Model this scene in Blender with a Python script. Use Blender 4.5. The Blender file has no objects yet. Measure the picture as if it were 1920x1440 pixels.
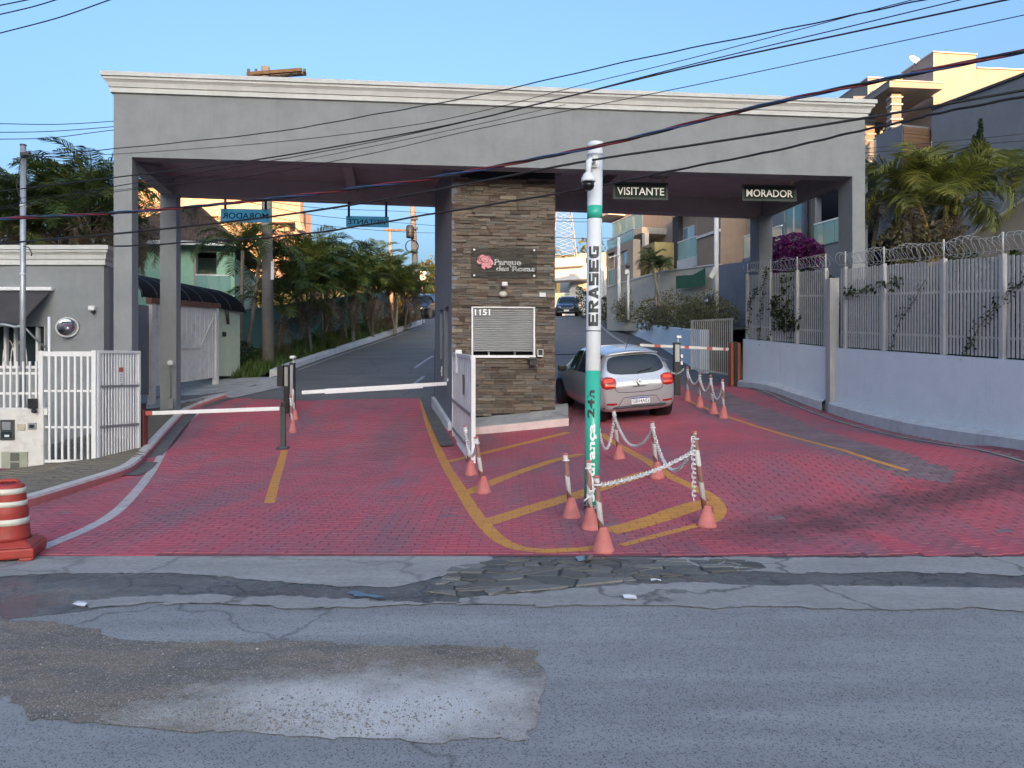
import bpy, bmesh, math, random
from mathutils import Vector, Matrix
rnd = random.Random(7)
SC = bpy.context.scene
COL = SC.collection
# ------------------------------------------------------------------ camera
F, HY, EYE = 1400.0, 700.0, 1.6
cam = bpy.data.cameras.new('camera'); cam_o = bpy.data.objects.new('camera', cam); COL.objects.link(cam_o)
cam_o.location = (0, 0, EYE); cam_o.rotation_euler = (math.radians(90), 0, 0)
cam.sensor_width = 36; cam.lens = F / 1920 * 36; cam.shift_y = (HY - 720) / 1920
cam.clip_start = 0.1; cam.clip_end = 3000
SC.camera = cam_o
# ------------------------------------------------------------------ sky, sun, exposure
SUN_EL, SUN_AZ = 11.0, 171.0            # degrees; azimuth clockwise from +Y (sun low, behind the camera on the right)
w = bpy.data.worlds.new('World'); SC.world = w; w.use_nodes = True
nt = w.node_tree; nt.nodes.clear()
sky = nt.nodes.new('ShaderNodeTexSky'); sky.sky_type = 'NISHITA'; sky.sun_disc = False
sky.sun_elevation = math.radians(SUN_EL); sky.sun_rotation = math.radians(SUN_AZ)
sky.air_density = 1.0; sky.dust_density = 9.5; sky.ozone_density = 3.6; sky.altitude = 0
bg = nt.nodes.new('ShaderNodeBackground'); bg.inputs[1].default_value = 0.15
wo = nt.nodes.new('ShaderNodeOutputWorld')
nt.links.new(sky.outputs[0], bg.inputs[0]); nt.links.new(bg.outputs[0], wo.inputs[0])
sl = bpy.data.lights.new('sun', 'SUN'); sl.energy = 4.0; sl.angle = math.radians(0.5); sl.color = (1.0, 0.50, 0.19)
so = bpy.data.objects.new('sun', sl); COL.objects.link(so)
e_, a_ = math.radians(SUN_EL), math.radians(SUN_AZ)
so.rotation_euler = Vector((math.cos(e_) * math.sin(a_), math.cos(e_) * math.cos(a_), math.sin(e_))).to_track_quat('Z', 'Y').to_euler()
so.location = (20, -30, 30)
vs = SC.view_settings; vs.view_transform = 'Standard'; vs.look = 'None'; vs.gamma = 1.0; vs.use_curve_mapping = False
vs.exposure = 2.05
# ------------------------------------------------------------------ helpers
def P(px, py, Y): return Vector(((px - 960) * Y / F, Y, EYE + (HY - py) * Y / F))
def sm(t):
    t = max(0.0, min(1.0, t)); return t * t * (3 - 2 * t)
def lerp(a, b, t): return a + (b - a) * t
def G(x, y):
    "height of the paved ground: level street, drive and hill road climbing away, drive tilted up to the right"
    if y < 11.5: g = 0.0
    elif y < 19.5: g = 0.01 * (y - 11.5) ** 2
    elif y < 46: g = 0.64 + 0.16 * (y - 19.5)
    elif y < 56: g = 4.88 + 0.16 * (y - 46) - 0.0065 * (y - 46) ** 2
    else: g = 5.83 + 0.03 * (y - 56)
    return g + 0.48 * sm((x + 2.5) / 7.5) * sm((y - 7) / 4) * (1 - sm((y - 19) / 5))
def gp(px, py, dz=0.0):
    "where the ray through a pixel meets the ground"
    f = lambda Y: P(px, py, Y).z - G((px - 960) * Y / F, Y) - dz
    Y = 1.5
    while Y < 140 and f(Y) > 0: Y += 0.2
    lo, hi = Y - 0.2, Y
    for _ in range(30):
        m = (lo + hi) / 2
        if f(m) > 0: lo = m
        else: hi = m
    return P(px, py, lo)
def root_loc(o):
    v = Vector((0, 0, 0))
    while o is not None: v = v + o.location; o = o.parent
    return v
def tag(o, label=None, cat=None, group=None, kind=None):
    if label: o['label'] = label
    if cat: o['category'] = cat
    if group: o['group'] = group
    if kind: o['kind'] = kind
    return o
def thing(name, loc, label, cat, group=None):
    o = bpy.data.objects.new(name, None); COL.objects.link(o); o.location = loc; o.empty_display_size = 0.2
    return tag(o, label, cat, group)
class MB:
    def __init__(s): s.v = []; s.f = []; s.m = []; s.sm = []
    def add(s, vs, fs, mi=0, smooth=False):
        b = len(s.v); s.v += [tuple(v) for v in vs]
        for f in fs: s.f.append([b + i for i in f]); s.m.append(mi); s.sm.append(smooth)
        return s
    def hexa(s, p, mi=0):   # 8 points: bottom 0-3 ccw, top 4-7
        return s.add(p, [(3, 2, 1, 0), (4, 5, 6, 7), (0, 1, 5, 4), (1, 2, 6, 5), (2, 3, 7, 6), (3, 0, 4, 7)], mi)
    def box(s, x0, x1, y0, y1, z0, z1, mi=0):
        return s.hexa([(x0, y0, z0), (x1, y0, z0), (x1, y1, z0), (x0, y1, z0), (x0, y0, z1), (x1, y0, z1), (x1, y1, z1), (x0, y1, z1)], mi)
    def obox(s, M, sx, sy, sz, mi=0):   # box centred on a matrix
        p = [M @ Vector((x * sx / 2, y * sy / 2, z * sz / 2)) for z in (-1, 1) for x, y in ((-1, -1), (1, -1), (1, 1), (-1, 1))]
        return s.hexa(p, mi)
    def prism(s, base, vec, mi=0):
        n = len(base); vec = Vector(vec); b = [Vector(p) for p in base]
        return s.add(b + [p + vec for p in b], [tuple(reversed(range(n))), tuple(range(n, 2 * n))] + [(i, (i + 1) % n, n + (i + 1) % n, n + i) for i in range(n)], mi)
    def tube(s, pts, r, n=8, mi=0, caps=True, smooth=True):
        pts = [Vector(p) for p in pts]; k = len(pts)
        rs = r if isinstance(r, (list, tuple)) else [r] * k
        vs = []; prev = None
        for i, p in enumerate(pts):
            t = (pts[min(i + 1, k - 1)] - pts[max(i - 1, 0)])
            t = t.normalized() if t.length > 1e-9 else Vector((0, 0, 1))
            if prev is None:
                a = Vector((0, 0, 1)) if abs(t.z) < 0.9 else Vector((1, 0, 0))
                n1 = t.cross(a).normalized()
            else:
                n1 = (prev - t * prev.dot(t)); n1 = n1.normalized() if n1.length > 1e-6 else t.orthogonal().normalized()
            prev = n1; n2 = t.cross(n1)
            for j in range(n):
                q = 2 * math.pi * j / n
                vs.append(p + (n1 * math.cos(q) + n2 * math.sin(q)) * rs[i])
        fs = [(i * n + j, i * n + (j + 1) % n, (i + 1) * n + (j + 1) % n, (i + 1) * n + j) for i in range(k - 1) for j in range(n)]
        s.add(vs, fs, mi, smooth)
        if caps:
            b = len(s.v) - len(vs)
            s.f.append([b + j for j in reversed(range(n))]); s.m.append(mi); s.sm.append(False)
            s.f.append([b + (k - 1) * n + j for j in range(n)]); s.m.append(mi); s.sm.append(False)
        return s
    def lathe(s, prof, n=20, M=None, mi=0, smooth=True):
        M = M or Matrix(); k = len(prof)
        vs = [M @ Vector((r * math.cos(2 * math.pi * j / n), r * math.sin(2 * math.pi * j / n), z)) for r, z in prof for j in range(n)]
        s.add(vs, [(i * n + j, i * n + (j + 1) % n, (i + 1) * n + (j + 1) % n, (i + 1) * n + j) for i in range(k - 1) for j in range(n)], mi, smooth)
        b = len(s.v) - len(vs)
        s.f.append([b + j for j in reversed(range(n))]); s.m.append(mi); s.sm.append(False)
        s.f.append([b + (k - 1) * n + j for j in range(n)]); s.m.append(mi); s.sm.append(False)
        return s
    def pbox(s, pl, a0, a1, z0, z1, o0, o1, mi=0):
        return s.hexa([pl.pt(a0, z0, o1), pl.pt(a1, z0, o1), pl.pt(a1, z0, o0), pl.pt(a0, z0, o0), pl.pt(a0, z1, o1), pl.pt(a1, z1, o1), pl.pt(a1, z1, o0), pl.pt(a0, z1, o0)], mi)
    def ppoly(s, pl, poly, o0, o1, mi=0):
        return s.prism([pl.pt(a, z, o0) for a, z in poly], pl.n * (o1 - o0), mi)
    def mesh(s, name, mats, off=Vector((0, 0, 0)), fix=True):
        me = bpy.data.meshes.new(name)
        me.from_pydata([(v[0] - off.x, v[1] - off.y, v[2] - off.z) for v in s.v], [], s.f)
        me.polygons.foreach_set('material_index', s.m); me.polygons.foreach_set('use_smooth', s.sm)
        for m in (mats if isinstance(mats, (list, tuple)) else [mats]): me.materials.append(m)
        if fix:
            bm = bmesh.new(); bm.from_mesh(me); bmesh.ops.recalc_face_normals(bm, faces=bm.faces); bm.to_mesh(me); bm.free()
        me.update(); return me
    def build(s, name, mats, parent=None, loc=None, fix=True, bevel=0):
        off = root_loc(parent) if parent is not None else Vector(loc) if loc is not None else Vector((0, 0, 0))
        o = bpy.data.objects.new(name, s.mesh(name, mats, off, fix)); COL.objects.link(o)
        if parent is not None: o.parent = parent
        else: o.location = off
        if bevel:
            b = o.modifiers.new('bevel', 'BEVEL'); b.width = bevel; b.segments = 2; b.limit_method = 'ANGLE'
        return o
class Plane:
    "a vertical plane through two ground points; a runs from p0 to p1, n points to the camera's side"
    def __init__(s, p0, p1):
        s.p0 = Vector((p0[0], p0[1], 0)); d = Vector((p1[0], p1[1], 0)) - s.p0
        s.L = d.length; s.u = d / s.L; s.n = Vector((s.u.y, -s.u.x, 0))
        if s.n.dot(-s.p0) < 0: s.n = -s.n
    def at(s, px, py):
        d = Vector(((px - 960) / F, 1.0, (HY - py) / F)); t = s.n.dot(s.p0) / s.n.dot(d)
        q = d * t; return ((q - s.p0).dot(s.u), EYE + q.z)
    def pt(s, a, z, o=0.0): return s.p0 + s.u * a + s.n * o + Vector((0, 0, z))
    def R(s, px0, py0, px1, py1):
        a0, z1 = s.at(px0, py0); a1, z0 = s.at(px1, py1)
        return (min(a0, a1), max(a0, a1), min(z0, z1), max(z0, z1))
def vp_plane(px, Y, vpx):
    p = P(px, 700, Y); return Plane(p, (p.x + (vpx - 960) / F, p.y + 1.0))
def single(name, mb, mats, loc, label, cat, group=None, bevel=0):
    return tag(mb.build(name, mats, None, loc, bevel=bevel), label, cat, group)
def struct(name, mb, mats, parent=None, **k):
    o = mb.build(name, mats, parent, **k)
    if parent is None: o['kind'] = 'structure'
    return o
def child_copy(src, parent, name, mat4=None):
    c = src.copy(); COL.objects.link(c); c.parent = parent; c.name = name
    if mat4 is not None: c.matrix_local = mat4
    return c
def inst(name, me, parent, M):
    "an object sharing mesh data, placed by a world matrix"
    o = bpy.data.objects.new(name, me); COL.objects.link(o)
    if parent is not None: o.parent = parent; M = Matrix.Translation(-root_loc(parent)) @ M
    o.matrix_local = M; return o
def in_poly(x, y, poly):
    c = False; j = len(poly) - 1
    for i in range(len(poly)):
        xi, yi = poly[i][0], poly[i][1]; xj, yj = poly[j][0], poly[j][1]
        if (yi > y) != (yj > y) and x < (xj - xi) * (y - yi) / (yj - yi) + xi: c = not c
        j = i
    return c
def spline(pts, n=8):
    "Catmull-Rom through points"
    pts = [Vector(p) for p in pts]; out = []
    for i in range(len(pts) - 1):
        p0, p1, p2, p3 = pts[max(i - 1, 0)], pts[i], pts[i + 1], pts[min(i + 2, len(pts) - 1)]
        for k in range(n):
            t = k / n
            out.append(0.5 * (2 * p1 + (p2 - p0) * t + (2 * p0 - 5 * p1 + 4 * p2 - p3) * t * t + (3 * p1 - p0 - 3 * p2 + p3) * t ** 3))
    out.append(pts[-1]); return out
def basis(o, x, y, z):
    M = Matrix.Identity(4)
    for i in range(3): M[i][0] = x[i]; M[i][1] = y[i]; M[i][2] = z[i]; M[i][3] = o[i]
    return M
_txt = {}
def text_mesh(s, size, bold=0.0, ext=0.002, space=1.0):
    "flat lettering as (verts, faces, width); x along the line, baseline at y 0"
    key = (s, size, bold, ext, space)
    if key in _txt: return _txt[key]
    c = bpy.data.curves.new('lettering', 'FONT'); c.body = s; c.size = size; c.offset = bold; c.extrude = ext; c.space_character = space; c.resolution_u = 3
    o = bpy.data.objects.new('lettering', c); COL.objects.link(o); bpy.context.view_layer.update()
    me = bpy.data.meshes.new_from_object(o.evaluated_get(bpy.context.evaluated_depsgraph_get()))
    vs = [Vector(v.co) for v in me.vertices]; fs = [tuple(p.vertices) for p in me.polygons]
    bpy.data.objects.remove(o); bpy.data.meshes.remove(me); bpy.data.curves.remove(c)
    xs = [v.x for v in vs]; x0 = min(xs); wd = max(xs) - x0; vs = [Vector((v.x - x0, v.y, v.z)) for v in vs]
    _txt[key] = (vs, fs, wd); return _txt[key]
def put_text(mb, s, size, M, width=None, height=None, bold=0.0, mi=0, mirror=False, ext=0.002, space=1.0):
    vs, fs, wd = text_mesh(s, size, bold, ext, space)
    hs = max(v.y for v in vs)
    kx = (width / wd) if width else 1.0; ky = (height / hs) if height else kx
    W = wd * kx
    out = [M @ Vector(((W - v.x * kx) if mirror else v.x * kx, v.y * ky, v.z)) for v in vs]
    mb.add(out, [tuple(reversed(f)) for f in fs] if mirror else fs, mi); return W
# ------------------------------------------------------------------ materials
def S(r, g, b):   # sRGB 0-255 to linear
    f = lambda c: (c / 255 / 12.92) if c / 255 <= 0.04045 else ((c / 255 + 0.055) / 1.055) ** 2.4
    return (f(r), f(g), f(b))
class NT:
    def __init__(s, name):
        s.m = bpy.data.materials.new(name); s.m.use_nodes = True; s.t = s.m.node_tree; s.t.nodes.clear()
        s.out = s.n('ShaderNodeOutputMaterial'); s.b = s.n('ShaderNodeBsdfPrincipled'); s.l(s.b.outputs[0], s.out.inputs[0])
        s.pos = s.n('ShaderNodeNewGeometry')
    def n(s, t, **k):
        nd = s.t.nodes.new(t)
        for a, v in k.items(): setattr(nd, a, v)
        return nd
    def l(s, a, b): s.t.links.new(a, b)
    def map(s, scale=(1, 1, 1), rot=(0, 0, 0)):
        m = s.n('ShaderNodeMapping'); m.inputs['Scale'].default_value = scale; m.inputs['Rotation'].default_value = rot
        s.l(s.pos.outputs['Position'], m.inputs[0]); return m.outputs[0]
    def noise(s, scale, detail=4, rough=0.6, vec=None, dist=0.0):
        nd = s.n('ShaderNodeTexNoise'); nd.inputs['Scale'].default_value = scale; nd.inputs['Detail'].default_value = detail
        nd.inputs['Roughness'].default_value = rough; nd.inputs['Distortion'].default_value = dist
        s.l(vec if vec is not None else s.pos.outputs['Position'], nd.inputs['Vector']); return nd.outputs[0]
    def vor(s, scale, feat='F1', vec=None, out=0):
        nd = s.n('ShaderNodeTexVoronoi'); nd.feature = feat; nd.inputs['Scale'].default_value = scale
        s.l(vec if vec is not None else s.pos.outputs['Position'], nd.inputs['Vector']); return nd.outputs[out]
    def ramp(s, fac, stops):
        r = s.n('ShaderNodeValToRGB'); e = r.color_ramp.elements
        while len(e) < len(stops): e.new(0.5)
        for i, (p, c) in enumerate(stops): e[i].position = p; e[i].color = (*c, 1) if isinstance(c, (tuple, list)) else (c, c, c, 1)
        s.l(fac, r.inputs[0]); return r.outputs[0]
    def mix(s, fac, a, b, mode='MIX'):
        m = s.n('ShaderNodeMix'); m.data_type = 'RGBA'; m.blend_type = mode
        for v, i in ((fac, 0), (a, 6), (b, 7)):
            if isinstance(v, (int, float)): m.inputs[i].default_value = v if i == 0 else (v, v, v, 1)
            elif isinstance(v, (tuple, list)): m.inputs[i].default_value = (*v, 1)
            else: s.l(v, m.inputs[i])
        return m.outputs[2]
    def math(s, op, a, b=0.5):
        m = s.n('ShaderNodeMath'); m.operation = op
        for v, i in ((a, 0), (b, 1)):
            if isinstance(v, (int, float)): m.inputs[i].default_value = v
            else: s.l(v, m.inputs[i])
        return m.outputs[0]
    def bump(s, h, strength=0.3, dist=0.01):
        b = s.n('ShaderNodeBump'); b.inputs['Strength'].default_value = strength; b.inputs['Distance'].default_value = dist
        s.l(h, b.inputs['Height']); s.l(b.outputs[0], s.b.inputs['Normal'])
    def rnd(s):
        oi = s.n('ShaderNodeObjectInfo'); m = s.n('ShaderNodeMath'); m.operation = 'ADD'
        s.l(oi.outputs['Random'], m.inputs[0]); s.l(s.pos.outputs['Random Per Island'], m.inputs[1])
        f = s.n('ShaderNodeMath'); f.operation = 'FRACT'; s.l(m.outputs[0], f.inputs[0]); return f.outputs[0]
    def col(s, c):
        if isinstance(c, (tuple, list)): s.b.inputs['Base Color'].default_value = (*c, 1)
        else: s.l(c, s.b.inputs['Base Color'])
    def done(s, rough=0.7, metal=0.0, spec=0.5):
        if isinstance(rough, (int, float)): s.b.inputs['Roughness'].default_value = rough
        else: s.l(rough, s.b.inputs['Roughness'])
        s.b.inputs['Metallic'].default_value = metal; s.b.inputs['Specular IOR Level'].default_value = spec
        return s.m
def mix3(a, k): return tuple(min(1.0, c * k) for c in a)
def mat(name, c, rough=0.7, var=0.18, scale=3.0, bump=0.0, bscale=80, metal=0.0, spec=0.4, dirt=None, damt=0.0, dscale=1.5):
    t = NT(name); f = t.noise(scale, 5, 0.65)
    col = t.ramp(f, [(0.3, mix3(c, 1 - var)), (0.7, mix3(c, 1 + var))])
    if dirt is not None:
        d = t.ramp(t.noise(dscale, 8, 0.75, dist=0.6), [(0.5, 0.0), (0.75, damt)])
        col = t.mix(d, col, dirt)
    t.col(col)
    if bump: t.bump(t.noise(bscale, 3, 0.6), bump, 0.01)
    return t.done(rough, metal, spec)
def rmat(name, cols, rough=0.7, bump=0.0, bscale=60, var=0.15, spec=0.4):
    "colour picked per loose piece"
    t = NT(name); n = len(cols)
    c = t.ramp(t.rnd(), [(i / max(1, n - 1), k) for i, k in enumerate(cols)])
    c = t.mix(t.ramp(t.noise(9, 5, 0.7), [(0.3, var), (0.7, 0.0)]), c, (0.02, 0.02, 0.02)); t.col(c)
    if bump: t.bump(t.noise(bscale, 4, 0.7), bump, 0.01)
    return t.done(rough, 0, spec)
def glassmat(name, c, rough=0.05, alpha=0.4):
    t = NT(name); t.col(c); t.b.inputs['Alpha'].default_value = alpha
    return t.done(rough, 0.0, 0.8)
def leafmat(name, cols, rough=0.5, trans=0.25):
    t = NT(name); n = len(cols)
    c = t.ramp(t.rnd(), [(i / max(1, n - 1), k) for i, k in enumerate(cols)])
    c = t.mix(t.ramp(t.noise(1.3, 3), [(0.35, 0.45), (0.65, 0.0)]), c, cols[0]); t.col(c)
    t.done(rough, 0, 0.3)
    tr = t.n('ShaderNodeBsdfTranslucent'); t.l(c, tr.inputs[0]); mx = t.n('ShaderNodeMixShader'); mx.inputs[0].default_value = trans
    t.l(t.b.outputs[0], mx.inputs[1]); t.l(tr.outputs[0], mx.inputs[2]); t.l(mx.outputs[0], t.out.inputs[0])
    return t.m
MW = mat('white_paint', (0.66, 0.66, 0.65), 0.55, 0.06, 4, dirt=(0.30, 0.27, 0.23), damt=0.35)
MWM = mat('white_metal_paint', (0.70, 0.70, 0.70), 0.4, 0.05, 6, dirt=(0.32, 0.30, 0.28), damt=0.25, dscale=3)
MBK = mat('black_plastic', (0.018, 0.018, 0.02), 0.4, 0.1)
MDG = mat('dark_grey_metal', (0.06, 0.065, 0.07), 0.45, 0.12, metal=0.2)
MGR = mat('grey_metal', (0.32, 0.33, 0.34), 0.4, 0.1, metal=0.5)
MGAL = mat('galvanised_steel', (0.38, 0.40, 0.42), 0.45, 0.15, 8, metal=0.55)
MCON = mat('concrete', (0.36, 0.355, 0.34), 0.85, 0.2, 2.5, 0.4, 50, dirt=(0.10, 0.095, 0.085), damt=0.6)
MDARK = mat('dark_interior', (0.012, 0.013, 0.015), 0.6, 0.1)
def stucco(name, c, dirt=(0.12, 0.12, 0.12), damt=0.22, b=0.35):
    t = NT(name); f = t.noise(2.2, 6, 0.7)
    col = t.ramp(f, [(0.3, mix3(c, 0.9)), (0.7, mix3(c, 1.08))])
    st = t.ramp(t.noise(1.0, 6, 0.7, t.map((5, 5, 0.35))), [(0.52, 0.0), (0.8, damt)])
    col = t.mix(st, col, dirt); t.col(col); t.bump(t.noise(90, 4, 0.7), b, 0.012); return t.done(0.85, 0, 0.25)
MSTU = stucco('grey_stucco', (0.235, 0.248, 0.256))
MSTU2 = stucco('blue_grey_stucco', (0.17, 0.185, 0.215))
MSOF = stucco('soffit_plaster', (0.34, 0.31, 0.315), damt=0.1, b=0.1)
MCORN = stucco('cornice_plaster', (0.54, 0.545, 0.53), (0.30, 0.28, 0.25), 0.3, 0.1)
# ================================================================== GROUND AND ROADS
def grid_sheet(name, xs, ys, zf, m, parent=None):
    mb = MB(); nx = len(xs)
    mb.add([(x, y, zf(x, y)) for y in ys for x in xs], [(j * nx + i, j * nx + i + 1, (j + 1) * nx + i + 1, (j + 1) * nx + i) for j in range(len(ys) - 1) for i in range(nx - 1)], 0, True)
    return struct(name, mb, m, parent, fix=False)
def rough_poly(pts, step=0.12, amp=0.03, seed=1):
    r = random.Random(seed); out = []
    for i in range(len(pts)):
        a, b = Vector(pts[i][:2]), Vector(pts[(i + 1) % len(pts)][:2]); n = max(1, min(200, int((b - a).length / step)))
        lo = [r.uniform(-1, 1) for _ in range(n // 6 + 3)]
        for k in range(n):
            f = k / 6; i0 = int(f); w_ = lerp(lo[i0], lo[i0 + 1], f - i0) * 1.4
            p = a.lerp(b, k / n); out.append((p.x + r.uniform(-amp, amp), p.y + (r.uniform(-amp, amp) * 0.7 + w_ * amp)))
    return out
def flat_sheet(name, pts, z, m, amp=0.03, seed=1, parent=None):
    mb = MB(); q = rough_poly(pts, 0.05, amp, seed)
    mb.add([(x, y, z) for x, y in q], [tuple(range(len(q)))])
    me = mb.mesh(name, m); bm = bmesh.new(); bm.from_mesh(me); bmesh.ops.triangulate(bm, faces=bm.faces[:])
    for f in bm.faces:
        if f.normal.z < 0: f.normal_flip()
    bm.to_mesh(me); bm.free()
    o = bpy.data.objects.new(name, me); COL.objects.link(o)
    if parent: o.parent = parent
    else: o['kind'] = 'structure'
    return o
def flatpx(pts): return [gp(x, y)[:2] for x, y in pts]
def sweep(mb, pts, prof, mi=0, close=True, smooth=False):
    "profile (offset to the left of travel, height above the point)"
    pts = [Vector(p) for p in pts]; k = len(prof); vs = []
    for i, p in enumerate(pts):
        t = pts[min(i + 1, len(pts) - 1)] - pts[max(i - 1, 0)]; t.z = 0; t.normalize(); nrm = Vector((-t.y, t.x, 0))
        for o, z in prof: vs.append(p + nrm * o + Vector((0, 0, z)))
    m = k if close else k - 1
    fs = [(i * k + j, i * k + (j + 1) % k, (i + 1) * k + (j + 1) % k, (i + 1) * k + j) for i in range(len(pts) - 1) for j in range(m)]
    mb.add(vs, fs, mi, smooth)
    if close:
        b = len(mb.v) - len(vs)
        mb.f.append([b + j for j in range(k)]); mb.m.append(mi); mb.sm.append(False)
        mb.f.append([b + (len(pts) - 1) * k + j for j in reversed(range(k))]); mb.m.append(mi); mb.sm.append(False)
    return mb
# ---- materials
def asphalt(name, c, c2, sp=0.5):
    t = NT(name)
    a = t.ramp(t.noise(0.8, 6, 0.7, t.map((1.0, 1.7, 1), (0, 0, 0.5))), [(0.32, c), (0.7, c2)])
    a = t.mix(t.ramp(t.noise(5, 5, 0.7), [(0.35, 0.0), (0.75, 0.35)]), a, mix3(c, 0.7))
    a = t.mix(t.ramp(t.noise(0.5, 5, 0.7, t.map((0.5, 4, 1), (0, 0, 0.45))), [(0.5, 0.0), (0.68, 0.4)]), a, mix3(c2, 1.35))
    a = t.mix(t.ramp(t.noise(1.0, 4, 0.6, t.map((0.35, 2.2, 1), (0, 0, -0.35))), [(0.46, 0.0), (0.62, 0.35)]), a, mix3(c, 0.72))
    grit = t.vor(150, 'F1', None, 1); sep = t.n('ShaderNodeSeparateColor'); t.l(grit, sep.inputs[0])
    a = t.mix(t.ramp(sep.outputs[0], [(0.80, 0.0), (0.97, sp)]), a, (0.32, 0.32, 0.32))
    a = t.mix(t.ramp(sep.outputs[1], [(0.72, 0.0), (0.95, 0.6)]), a, (0.02, 0.02, 0.022))
    cr = t.n('ShaderNodeTexVoronoi'); cr.feature = 'DISTANCE_TO_EDGE'; cr.inputs['Scale'].default_value = 0.42
    dn = t.n('ShaderNodeTexNoise'); dn.inputs['Scale'].default_value = 2.5; dn.inputs['Detail'].default_value = 6; t.l(t.pos.outputs['Position'], dn.inputs['Vector'])
    vm = t.n('ShaderNodeMixRGB'); vm.inputs[0].default_value = 0.35; t.l(t.pos.outputs['Position'], vm.inputs[1]); t.l(dn.outputs['Color'], vm.inputs[2]); t.l(vm.outputs[0], cr.inputs['Vector'])
    a = t.mix(t.ramp(cr.outputs[0], [(0.0, 0.5), (0.006, 0.0)]), a, (0.03, 0.03, 0.03))
    t.col(a); t.bump(t.noise(140, 3, 0.8), 0.5, 0.006)
    return t.done(0.82, 0, 0.35)
MASPH = asphalt('street_asphalt', (0.235, 0.24, 0.242), (0.30, 0.305, 0.307))
MROAD = asphalt('hill_road_asphalt', (0.12, 0.117, 0.113), (0.165, 0.16, 0.155), 0.2)
def cracked(name, c, c2, crack=0.9, scale=2.2, wet=False):
    t = NT(name)
    a = t.ramp(t.noise(1.4, 7, 0.75, t.map((0.7, 2.0, 1), (0, 0, 0.2))), [(0.3, c), (0.68, c2)])
    a = t.mix(t.ramp(t.noise(22, 5, 0.8), [(0.4, 0.0), (0.75, 0.55)]), a, mix3(c, 0.55))
    cr = t.n('ShaderNodeTexVoronoi'); cr.feature = 'DISTANCE_TO_EDGE'; cr.inputs['Scale'].default_value = scale
    dn = t.n('ShaderNodeTexNoise'); dn.inputs['Scale'].default_value = 3; dn.inputs['Detail'].default_value = 7; t.l(t.pos.outputs['Position'], dn.inputs['Vector'])
    vm = t.n('ShaderNodeMixRGB'); vm.inputs[0].default_value = 0.3; t.l(t.pos.outputs['Position'], vm.inputs[1]); t.l(dn.outputs['Color'], vm.inputs[2]); t.l(vm.outputs[0], cr.inputs['Vector'])
    a = t.mix(t.ramp(cr.outputs[0], [(0.0, crack), (0.02, 0.0)]), a, (0.015, 0.015, 0.016)); t.col(a)
    t.bump(t.mix(0.5, t.noise(45, 5, 0.8), t.noise(9, 5, 0.8)), 0.9, 0.02)
    if wet:
        return t.done(t.ramp(t.noise(1.1, 4, 0.7), [(0.42, 0.14), (0.6, 0.75)]), 0, 0.6)
    return t.done(0.88, 0, 0.3)
MAPRON = cracked('concrete_apron', (0.26, 0.255, 0.245), (0.40, 0.39, 0.38), 0.35, 0.8)
MSTRIP = cracked('concrete_strip', (0.27, 0.265, 0.255), (0.37, 0.365, 0.355), 0.6, 1.1)
MGUT = cracked('wet_gutter', (0.07, 0.068, 0.066), (0.17, 0.165, 0.16), 0.8, 2.0, True)
MCHUNK = rmat('broken_slab', [(0.07, 0.07, 0.068), (0.12, 0.118, 0.11), (0.10, 0.095, 0.09), (0.2, 0.195, 0.185), (0.085, 0.085, 0.085)], 0.7, 1.0, 30)
def dirtmat():
    t = NT('dirt_patch')
    base = t.ramp(t.noise(1.1, 7, 0.7, t.map((0.8, 1.8, 1))), [(0.3, (0.12, 0.108, 0.095)), (0.45, (0.23, 0.19, 0.15)), (0.56, (0.15, 0.138, 0.125)), (0.7, (0.22, 0.205, 0.19))])
    # pale cement dust, spilled towards the patch's right front corner
    d = t.n('ShaderNodeVectorMath'); d.operation = 'DISTANCE'; t.l(t.map((0.55, 1.25, 0)), d.inputs[0]); d.inputs[1].default_value = (-0.62 * 0.55, 3.55 * 1.25, 0)
    r = t.math('ADD', d.outputs['Value'], t.math('MULTIPLY', t.math('SUBTRACT', t.noise(2.2, 6, 0.75), 0.5), 1.1))
    base = t.mix(t.ramp(r, [(0.15, 0.95), (0.72, 0.0)]), base, (0.6, 0.6, 0.59))
    g = t.vor(150, 'F1', None, 1); sep = t.n('ShaderNodeSeparateColor'); t.l(g, sep.inputs[0])
    base = t.mix(t.ramp(sep.outputs[0], [(0.7, 0.0), (1.0, 0.6)]), base, (0.48, 0.47, 0.45))
    base = t.mix(t.ramp(sep.outputs[1], [(0.66, 0.0), (1.0, 0.28)]), base, (0.09, 0.047, 0.043))
    t.col(base); t.bump(t.mix(0.5, t.vor(150), t.noise(14, 6, 0.8)), 0.8, 0.015); return t.done(0.95, 0, 0.2)
MDIRT = dirtmat()
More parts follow.
